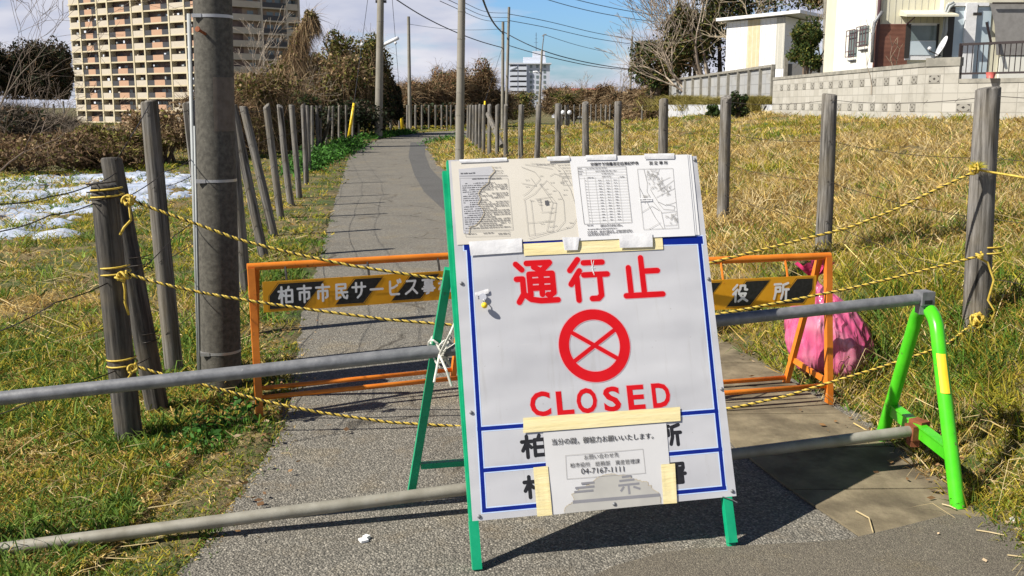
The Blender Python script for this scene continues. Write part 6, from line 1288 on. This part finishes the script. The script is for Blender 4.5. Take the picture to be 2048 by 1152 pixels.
def white_block():
    Y = 420; t = thing('white_building', 'white balconied apartment building with rooftop tower beyond the bend', 'building', tuple(at(1050, 200, Y)))
    o3 = t.location.copy()
    def pt(px, py, dy=0): return at(px, py, Y + dy) - o3
    ls = at(1062, 150, Y); zt = at(1050, 128, Y).z - o3.z; z0 = at(1050, 250, Y).z - o3.z; xl, xm, xr = (at(p, 150, Y).x - o3.x for p in (1018, 1054, 1100))
    def face(m, x0, x1, z0_, z1_, y0, y1, side=0): m.box(((x0 + x1) / 2, (y0 + y1) / 2, (z0_ + z1_) / 2), (x1 - x0, y1 - y0, z1_ - z0_))
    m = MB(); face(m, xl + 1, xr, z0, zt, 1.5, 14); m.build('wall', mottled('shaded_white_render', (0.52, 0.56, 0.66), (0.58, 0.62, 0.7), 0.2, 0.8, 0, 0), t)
    m = MB(); face(m, xl, xr + 0.6, zt, zt + 0.5, 0.2, 14.2); m.build('roof', 'white_b', t)
    S = (at(1050, 150, Y).z - at(1050, 160.5, Y).z)
    for k in range(9):
        zz = zt - (k + 1) * S
        for a, b in ((0, 0.5), (0.5, 1)):
            x0 = xl + (xm - xl) * a + 0.15; x1 = xl + (xm - xl) * b - 0.15; m = MB(); face(m, x0, x1, zz, zz + 1.1, 0.0, 0.3); face(m, x0, x1, zz - 0.25, zz, 0.0, 1.6); m.build('balcony', 'white_b', t)
            m = MB(); face(m, x0 + 0.2, x1 - 0.2, zz + 0.05, zz + S - 0.4, 1.40, 1.5); m.build('window', 'apt_grille', t)
        for x in (xm + 1.2, xm + 3.8, xm + 6.8): m = MB(); face(m, x, x + 1.0, zz + 0.6, zz + 1.8, 1.42, 1.52); m.build('window', 'glass', t)
    x0, x1 = (at(p, 150, Y).x - o3.x for p in (1047, 1092)); z1 = at(1050, 132, Y).z - o3.z
    m = MB(); face(m, x0, x1, zt + 0.5, zt + 2.9, 4, 11); face(m, at(1066, 1, Y).x * 0 + (at(1066, 125, Y).x - o3.x), x1 + 0.0 - 0.3, zt + 2.9, zt + 5.4, 5, 10); m.build('roof_tower', 'white_b', t)
    m = MB(); xa = at(1073, 100, Y).x - o3.x; m.tube([(xa, 7, zt + 5.4), (xa, 7, zt + 13)], 0.12, 5)
    for zz in (9, 10.5, 12): m.box((xa, 7, zt + zz), (1.6 - (zz - 9) * 0.3, 0.1, 0.1))
    m.build('antenna', 'cable_far', t)
    m = MB(); m.beam(pt(1020, 139), pt(1034, 133), 0.5, 0.4); m.build('roof_fin', 'white_b', t)
white_block()
mb = MB(); p = at(1150, 190, 150); mb.box((p.x, 150, 1.5), (6.5, 8, 3.6)); mb.cm = 1; mb.box((p.x, 150, 3.6), (7, 8.6, 0.6)); tag(mb.build('distant_house', ['white_b', 'redplastic']), 'small distant house with red roof edge seen through the bare trees', 'house')
mb = MB(); p = at(1215, 200, 140); mb.box((p.x, 140, 1.6), (13, 6, 2.6)); mb.cm = 1; mb.box((p.x, 137.2, 1.9), (13.4, 7, 0.5)); tag(mb.build('distant_warehouse', ['shed_g', 'conduit']), 'long low grey distant building left of the dark pole', 'building')
for px, lb in ((1126, 'left one of the two white globe lamps behind the far fence'), (1139, 'right one of the two white globe lamps behind the far fence')):
    p = at(px, 225, 62); t = thing('globe_lamp', lb, 'lamp', (p.x, 62, 0.3), 'white globe lamps'); m = MB(); m.sphere((0, 0, p.z - 0.3), 0.14, 12); m.build('globe', 'dish', t, True); m = MB(); m.tube([(0, 0, 0), (0, 0, p.z - 0.42)], 0.03, 6); m.build('stem', 'metal_dark', t)

# ------------------------------------------------------------------ walls on the right
def uvwall(name, mat, a, b, z0, z1, th, parent=None, z1b=None, z0b=None):
    a = Vector(a); b = Vector(b); d = (b - a); L_ = d.length; d.normalize(); n = Vector((-d.y, d.x)); z1b = z1 if z1b is None else z1b; z0b = z0 if z0b is None else z0b
    P = []
    for p, zl, zh in ((a, z0, z1), (b, z0b, z1b)):
        for s in (0, th): q = p + n * s; P += [(q.x, q.y, zl), (q.x, q.y, zh)]
    m = MB(); m.add(P, [(0, 4, 5, 1), (2, 3, 7, 6), (1, 5, 7, 3), (0, 1, 3, 2), (4, 6, 7, 5)]); o = m.build(name, mat, parent); uv = o.data.uv_layers.new(name='UV')
    for pl_ in o.data.polygons:
        for li in pl_.loop_indices:
            v = o.data.vertices[o.data.loops[li].vertex_index].co; w = Vector((v.x, v.y)) - a; uv.data[li].uv = (w.dot(d) if abs(pl_.normal.z) < .5 and abs(pl_.normal.dot(Vector((d.x, d.y, 0)))) < .5 else w.dot(n), v.z)
    return o
wall = thing('block_wall', 'long cream concrete block wall with rows of vent blocks below the house', 'wall', (0, 0, 0))
WA, WC, WE = (8.7, 34.0), (8.9, 22.0), (9.40, 21.5)
ws = 2.40
# outward side is towards the field / camera: points run so that thickness goes away from it
uvwall('wall_face', 'concrete', WC, WA, 0.9, 2.36, -0.15, wall); uvwall('coping', 'coping', (WC[0] - 0.02, WC[1]), (WA[0] - 0.02, WA[1]), 2.362, 2.45, -0.19, wall)
uvwall('wall_face', 'concrete', WC, (WE[0], WE[1]), 0.9, 2.36, 0.15, wall, None); uvwall('coping', 'coping', (WC[0] - 0.02, WC[1] - 0.02), (WE[0], WE[1] - 0.02), 2.362, 2.54, 0.19, wall)
uvwall('wall_face', 'concrete', WE, (13.2, 17.7), 0.8, 2.0, 0.15, wall); uvwall('coping', 'coping', (WE[0], WE[1] - 0.02), (13.2, 17.68), 2.002, 2.09, 0.19, wall)
uvwall('foundation', 'lowwall', (9.75, 21.10), (13.0, 17.85), 0.5, 1.22, 0.1, wall)
def vent(p, dx, w=0.3):
    w *= 0.8
    """cut looking vent block: pale block proud of the wall with five dark openings"""
    d = Vector((dx[0], dx[1], 0)).normalized(); up = Vector((0, 0, 1)); nrm = d.cross(up); p = Vector(p)
    m = MB(); R = Matrix((d, nrm, up)).transposed(); m.box(p + nrm * 0.006, (w, 0.012, 0.17), R); m.cm = 1
    h = 0.16
    def dia(c, a, b):
        q = [c + d * a, c + up * b, c - d * a, c - up * b]; m.poly([x + nrm * 0.0135 for x in q])
    dia(p, w * 0.13, h * 0.18)
    for sx in (-1, 1):
        for sz in (-1, 1): c = p + d * sx * w * 0.33 + up * sz * h * 0.30; m.poly([x + nrm * 0.0135 for x in (c + d * sx * w * .10 + up * sz * h * .12, c - d * sx * w * .10 + up * sz * h * .12, c + d * sx * w * .10 - up * sz * h * .12)])
    m.build('vent_block', ['concrete', 'vent_hole'], wall)
dA = (Vector(WA) - Vector(WC)).normalized()
for k in range(14):
    s = 0.55 + k * 0.8; p = Vector(WC) + dA * s
    for z in (2.10, 1.50): vent((p.x - 0.002, p.y, z), (-dA.x, -dA.y), 0.34)
dE = (Vector((13.2, 17.7)) - Vector(WE)).normalized(); p = Vector(WC) + dE * 0.2; vent((p.x, p.y - .0, 2.10), (dE.x, dE.y), 0.3)
for s, z in ((0.15, 1.50), (1.9, 1.50)): p = Vector(WE) + dE * s; vent((p.x - 0.003, p.y - 0.003, z), (dE.x, dE.y), 0.38)
pw = thing('panel_wall', 'grey concrete panel wall with posts left of the block wall', 'wall', (0, 0, 0)); PA, PB = Vector((10.5, 41)), Vector((8.6, 55))
uvwall('panels', 'panel', PA, PB, 1.6, 3.04, -0.06, pw, 2.80, 1.5)
for i in range(12):
    f = i / 11; p = PA.lerp(PB, f); z = 3.04 + (2.80 - 3.04) * f; m = MB(); m.box((p.x - 0.05, p.y, (z + 1.5) / 2 + .02), (0.12, 0.12, z - 1.5 + 0.06)); m.build('post', 'fpost', pw)
m = MB(); m.beam((PA.x - 0.02, PA.y, 3.10), (PB.x - 0.02, PB.y, 2.86), 0.16, 0.10); m.build('cap_rail', 'fpost', pw)
uvl = uvwall('low_wall', 'lowwall', (9.35, 35.5), (7.0, 45.5), 0.9, 1.56, -0.15); tag(uvl, 'pale low concrete wall at the field edge left of the block wall', 'wall')
pw = thing('garden_panel_fence', 'short grey panel fence with dark frame behind the garden tree', 'fence', (0, 0, 0)); m = MB(); a, b = at(1570, 150, 36), at(1680, 150, 36); m.box(((a.x + b.x) / 2, 36, 2.45), (b.x - a.x, 0.06, 1.05)); m.build('panels', 'panel', pw); m = MB(); za = at(1570, 112, 36).z; m.box(((a.x + b.x) / 2, 35.95, za), (b.x - a.x + .1, 0.12, 0.09)); m.box((a.x, 35.95, (za + 1.9) / 2), (0.12, 0.12, za - 1.9)); m.build('frame', 'fpost', pw)
mb = MB(); mb.tube([atX(1532, 238, 8.6), atX(1518, 238, 8.6) + Vector((0, 0, .02)), at(1532, 212, 34.2)], 0.03, 6); tag(mb.build('fallen_plank', 'wood_dark'), 'dark broken stake leaning at the end of the block wall', 'stake')

# shed
sh = thing('shed', 'white sheet clad shed with one beige stripe and a thin flat roof', 'shed', (0, 0, 0))
sa = at(1450, 150, 47); sb = at(1566, 150, 44); zt = 5.05
def shedquad(m, f0, f1, z0, z1, off):
    p = sa.lerp(sb, f0); q = sa.lerp(sb, f1); n = (sb - sa).cross(Vector((0, 0, 1))); n.z = 0; n.normalize(); n = -n if n.y > 0 else n
    m.add([(p.x + n.x * off, p.y + n.y * off, z0), (q.x + n.x * off, q.y + n.y * off, z0), (q.x + n.x * off, q.y + n.y * off, z1), (p.x + n.x * off, p.y + n.y * off, z1)], [(0, 1, 2, 3)])
ztop = at(1450, 42, 47).z
m = MB(); shd = Vector((0.55, 0.83, 0)) * 3.5; P = [sa, sb, sb + shd * 1, sa + shd]; quadbox(m, [(p.x, p.y) for p in P], 1.9, ztop - 0.05); m.build('wall', 'shed_w', sh)
for f0, f1, mt, nm in ((0.375, 0.59, 'shed_b', 'beige_sheet'), (0.86, 1.0, 'shed_g', 'grey_sheet')): m = MB(); shedquad(m, f0, f1, 2.3 if mt == 'shed_b' else 3.1, ztop - 0.06, 0.012); m.build(nm, mt, sh)
m = MB()
for f in np.linspace(0.03, 0.97, 14): shedquad(m, f, f + 0.006, 2.0, ztop - 0.1, 0.016)
m.build('sheet_ribs', 'paper_c', sh)
m = MB(); n = (sb - sa).cross(Vector((0, 0, 1))).normalized(); n = -n if n.y > 0 else n; d = (sb - sa).normalized(); P = [sa + n * 0.35 - d * 0.35, sb + n * 0.35 + d * 1.1, sb + shd + d * 1.1, sa + shd - d * 0.35]; quadbox(m, [(p.x, p.y) for p in P], ztop, ztop + 0.13); m.build('roof', 'whiteframe', sh)

# ------------------------------------------------------------------ house
hs = thing('house', 'cream two storey house with brown siding and barred windows above the block wall', 'house', (0, 0, 0)); HY = 26.0; HX = at(1748, 120, HY).x; XR = at(1889, 120, HY).x; ZB, ZT = 1.9, 6.6
m = MB(); m.box(((HX + XR + 4) / 2, HY + 2.1, (ZB + ZT) / 2), (XR + 4 - HX, 4.2 - 0.0, ZT - ZB)); body = m.build('wall', 'house_cream', hs)
m = MB(); m.box((HX - 0.006, HY + 1.6, (ZB + ZT) / 2), (0.012, 3.25, ZT - ZB)); m.build('side_wall', 'house_white', hs)
def fb(name, mat, x0, y0, x1, y1, off, th, parent=hs, Y=HY):
    a = at(x0, y0, Y - off); b = at(x1, y1, Y - off); m = MB(); m.box(((a.x + b.x) / 2, Y - off + th / 2, (a.z + b.z) / 2), (abs(b.x - a.x), th, abs(a.z - b.z))); return m.build(name, mat, parent)
m = MB(); a, b = at(1750, 48, HY), at(1812, 135, HY)
nr = 34
for k in range(nr): z = b.z + (a.z - b.z) * k / nr; hh = (a.z - b.z) / nr; m.box(((a.x + b.x) / 2, HY - 0.02, z + hh * 0.30), (b.x - a.x, 0.04, hh * 0.62)); m.cm = 1; m.box(((a.x + b.x) / 2, HY - 0.01, z + hh * 0.80), (b.x - a.x, 0.015, hh * 0.36)); m.cm = 0
m.build('corrugated_siding', ['brownsid', 'plum'], hs)
m = MB()
for px in np.arange(1756, 1888, 13.0): a, b = at(px, -40, HY - .004), at(px, 46, HY - .004); m.box((a.x, HY - 0.003, (a.z + b.z) / 2), (0.012, 0.006, a.z - b.z))
m.build('siding_joint', 'shed_g', hs)
wn = fb('window', 'whiteframe', 1814, 46, 1882, 120, 0.05, 0.05); fb('pane', 'glass', 1820, 51, 1873, 81, 0.062, 0.012, wn); fb('pane', 'frosted', 1820, 83, 1873, 110, 0.063, 0.012, wn)
fb('reveal', 'metal_dark', 1813, 48, 1818, 116, 0.07, 0.02, wn); fb('reveal', 'metal_dark', 1875, 48, 1881, 116, 0.07, 0.02, wn)
a, b = at(1800, 30, HY), at(1884, 36, HY); m = MB(); m.add([(a.x, HY, a.z + .12), (b.x + .1, HY, a.z + .12), (b.x + .1, HY - .75, a.z - 0.05), (a.x - .12, HY - .75, a.z - 0.05), (a.x, HY, a.z - .02), (b.x + .1, HY, a.z - .02), (b.x + .1, HY - .75, a.z - 0.10), (a.x - .12, HY - .75, a.z - 0.10)], [(0, 1, 2, 3), (4, 7, 6, 5), (3, 2, 6, 7), (0, 3, 7, 4), (1, 5, 6, 2)]); m.build('canopy', 'house_cream', hs)
m = MB(); p = at(1812, 44, HY); m.tube([(p.x, HY, p.z - 0.08), (p.x - 0.02, HY - 0.6, a.z - 0.1)], 0.02, 6); m.build('canopy_bracket', 'plum', hs)
m = MB(); m.tube([(HX + 0.03, HY - 0.05, ZB), (HX + 0.03, HY - 0.05, ZT)], 0.045, 10); m.build('downpipe', 'plum', hs, True)
m = MB(); P = [at(1744, 125, HY - .15), at(1746, 70, HY - .15), at(1749, 45, HY - .15), at(1760, 30, HY - .15), at(1764, 24, HY - .1)]; m.tube(P, 0.045, 8); m.build('flue_pipe', 'galv', hs, True)
for (x0, y0, x1, y1) in ((1699, 62, 1716, 112), (1720, 54, 1739, 90)):
    a, b = atX(x0, y0, HX), atX(x1, y1, HX); a2, b2 = atX(x0, (y0 + y1) / 2, HX), atX(x1, (y0 + y1) / 2, HX); y0_, y1_ = b2.y, a2.y; zt_ = atX(x1, y0 - 3, HX).z; zb_ = atX(x1, y1, HX).z
    m = MB(); m.box((HX - 0.02, (y0_ + y1_) / 2, (zt_ + zb_) / 2), (0.016, y1_ - y0_, zt_ - zb_)); w_ = m.build('window', 'glass', hs)
    m = MB(); xx = HX - 0.10
    for f in (0, 0.33, 0.6, 1): yy = y0_ + (y1_ - y0_) * f; m.box((xx, yy, (zt_ + zb_) / 2), (0.015, 0.022, zt_ - zb_))
    for f in (0, 0.2, 0.8, 1): m.box((xx - .002, (y0_ + y1_) / 2, zb_ + (zt_ - zb_) * f), (0.015, y1_ - y0_, 0.022))
    m.build('grille', 'plum', w_); m = MB(); m.box((HX - 0.03, (y0_ + y1_) / 2 - .1, zb_ - 0.12), (0.04, (y1_ - y0_) * .7, 0.03)); m.build('sill', 'metal_dark', w_)
# annex: sun room with white posts and grey screen
an = thing('annex', 'glazed annex with white post and grey screen at the right edge', 'annex', (0, 0, 0)); AY = 25.75
a, b = at(1889, 0, AY), at(2120, 0, AY); m = MB(); m.box(((a.x + b.x) / 2, AY + 1.0, (ZB + 5.2) / 2), (b.x - a.x, 2.0, 5.2 - ZB)); m.build('wall', 'house_cream', an)
def fa(*k): return fb(*k, parent=an, Y=AY)
fa('glazing', 'frosted', 1900, 14, 1938, 160, 0.03, 0.03); fa('glazing', 'frosted', 1943, 14, 1972, 160, 0.03, 0.03); fa('post', 'whiteframe', 1934, 6, 1943, 165, 0.12, 0.1); fa('head_rail', 'whiteframe', 1898, 5, 1978, 12, 0.08, 0.07); fa('jamb', 'metal_dark', 1894, 14, 1900, 160, 0.05, 0.04)
a, b = at(1980, 6, AY - .1), at(2120, 6, AY - .1); z1 = a.z; zb = at(1990, 110, AY - .1).z; m = MB(); m.add([(a.x, AY - .08, z1), (b.x, AY - .08, z1), (b.x, AY - .08, zb), (at(1993, 110, AY - .1).x, AY - .08, zb), (at(1990, 50, AY - .1).x, AY - .08, at(1990, 50, AY - .1).z)], [(4, 3, 2, 1, 0)]); m.build('screen', 'shade_net', an)
m = MB(); a, b = at(1985, 6, AY - .16), at(2120, 6, AY - .16); m.tube([a, b], 0.02, 6); m.build('screen_rail', 'darkiron', an)
m = MB(); m.beam(at(1973, 44, AY - .3), at(1983, 90, AY - .3), 0.03, 0.05); m.build('support_rod', 'darkiron', an)
fa('door', 'house_white', 2000, 112, 2060, 160, 0.06, 0.05)
m = MB(); c = at(1955, 28, AY - .2); m.tube([(c.x, c.y, c.z + .22), c], 0.01, 5); m.box(c, (0.2, 0.05, 0.07)); m.build('hanging_rack', 'metal_dark', an)
# insulated pipes along the house corner
m = MB(); m.tube([at(1884, 80, 25.6), at(1888, 60, 25.6), at(1890, 25, 25.6), at(1895, 10, 25.6), at(1908, 5, 25.6)], 0.035, 8); m.tube([at(1889, 80, 25.5), at(1893, 60, 25.5), at(1894, 27, 25.5), at(1900, 14, 25.5), at(1910, 8, 25.5)], 0.03, 8)
tag(m.build('service_pipes', 'conduit', None, True), 'pair of bent grey service pipes at the house corner beside the annex', 'pipes')
t = thing('satellite_dish', 'white satellite dish on the top of the block wall beside the railing', 'satellite dish', tuple(at(1874, 112, 21.9))); c0 = t.location.copy(); m = MB(); c = at(1882, 92, 21.9) - c0; ax = Vector((-0.93, 0.12, 0.42)).normalized(); o1 = Vector((0, 0, 1)); o1 = (o1 - ax * o1.dot(ax)).normalized(); o2 = ax.cross(o1); V = [tuple(c - ax * 0.04)]; n = 24
for rr_, dd in ((0.12, -0.03), (0.23, 0.0)): V += [tuple(c + ax * dd + (o1 * math.cos(2 * math.pi * k / n) + o2 * math.sin(2 * math.pi * k / n)) * rr_) for k in range(n)]
m.add(V, [(0, 1 + k, 1 + (k + 1) % n) for k in range(n)] + [(1 + k, 1 + n + k, 1 + n + (k + 1) % n, 1 + (k + 1) % n) for k in range(n)]); o = m.build('reflector', 'dish', t, True); sm = o.modifiers.new('thick', 'SOLIDIFY'); sm.thickness = 0.012
m = MB(); e = at(1859, 97, 21.8) - c0; m.tube([c - ax * .02 + Vector((0, 0, -.2)), e + Vector((0, 0, -.05)), e], 0.012, 6); m.build('feed_arm', 'metal_dark', t); m = MB(); m.sphere(e, 0.04, 10); m.build('feed_horn', 'dish', t, True); m = MB(); m.tube([c - ax * 0.04, Vector((0.02, 0.1, -0.2))], 0.02, 6); m.build('mount', 'galv', t)
# railing
rl = thing('railing', 'dark iron railing along the top of the block wall at the right edge', 'railing', (0, 0, 0)); RA = Vector((9.42, 21.6)); RB = Vector((12.9, 18.1)); m = MB(); zt_, zb_ = 2.80, 2.20
def rpt(f, z): p = RA.lerp(RB, f); return Vector((p.x, p.y, z))
m.beam(rpt(0, zt_), rpt(1, zt_), 0.05, 0.05); m.beam(rpt(0, zb_), rpt(1, zb_), 0.04, 0.04); m.build('rails', 'darkiron', rl)
for i in range(46):
    m = MB(); f = (i + 0.5) / 46; p = rpt(f, 0); m.box((p.x, p.y, (zt_ + zb_) / 2), (0.014, 0.014, zt_ - zb_ - 0.045)); m.build('baluster', 'darkiron', rl)
for f in (0.005, 0.42, 0.85): m = MB(); p = rpt(f, 0); m.box((p.x, p.y, (zt_ + 2.05) / 2), (0.06, 0.06, zt_ - 2.05 + 0.03)); m.build('post', 'darkiron' if f < .1 else 'plum', rl)
mb = MB(); p = at(1981, 157, 20.9); n = 14; V = [];
for rr_, zz in ((0.07, 0), (0.10, 0.12)): V += [(p.x + rr_ * math.cos(2 * math.pi * k / n), p.y + rr_ * math.sin(2 * math.pi * k / n), 2.09 + zz) for k in range(n)]
mb.add(V, [(k, (k + 1) % n, n + (k + 1) % n, n + k) for k in range(n)] + [tuple(range(n))]); tag(mb.build('flower_pot', 'redplastic', None, True), 'small red plant pot under the iron railing', 'pot')
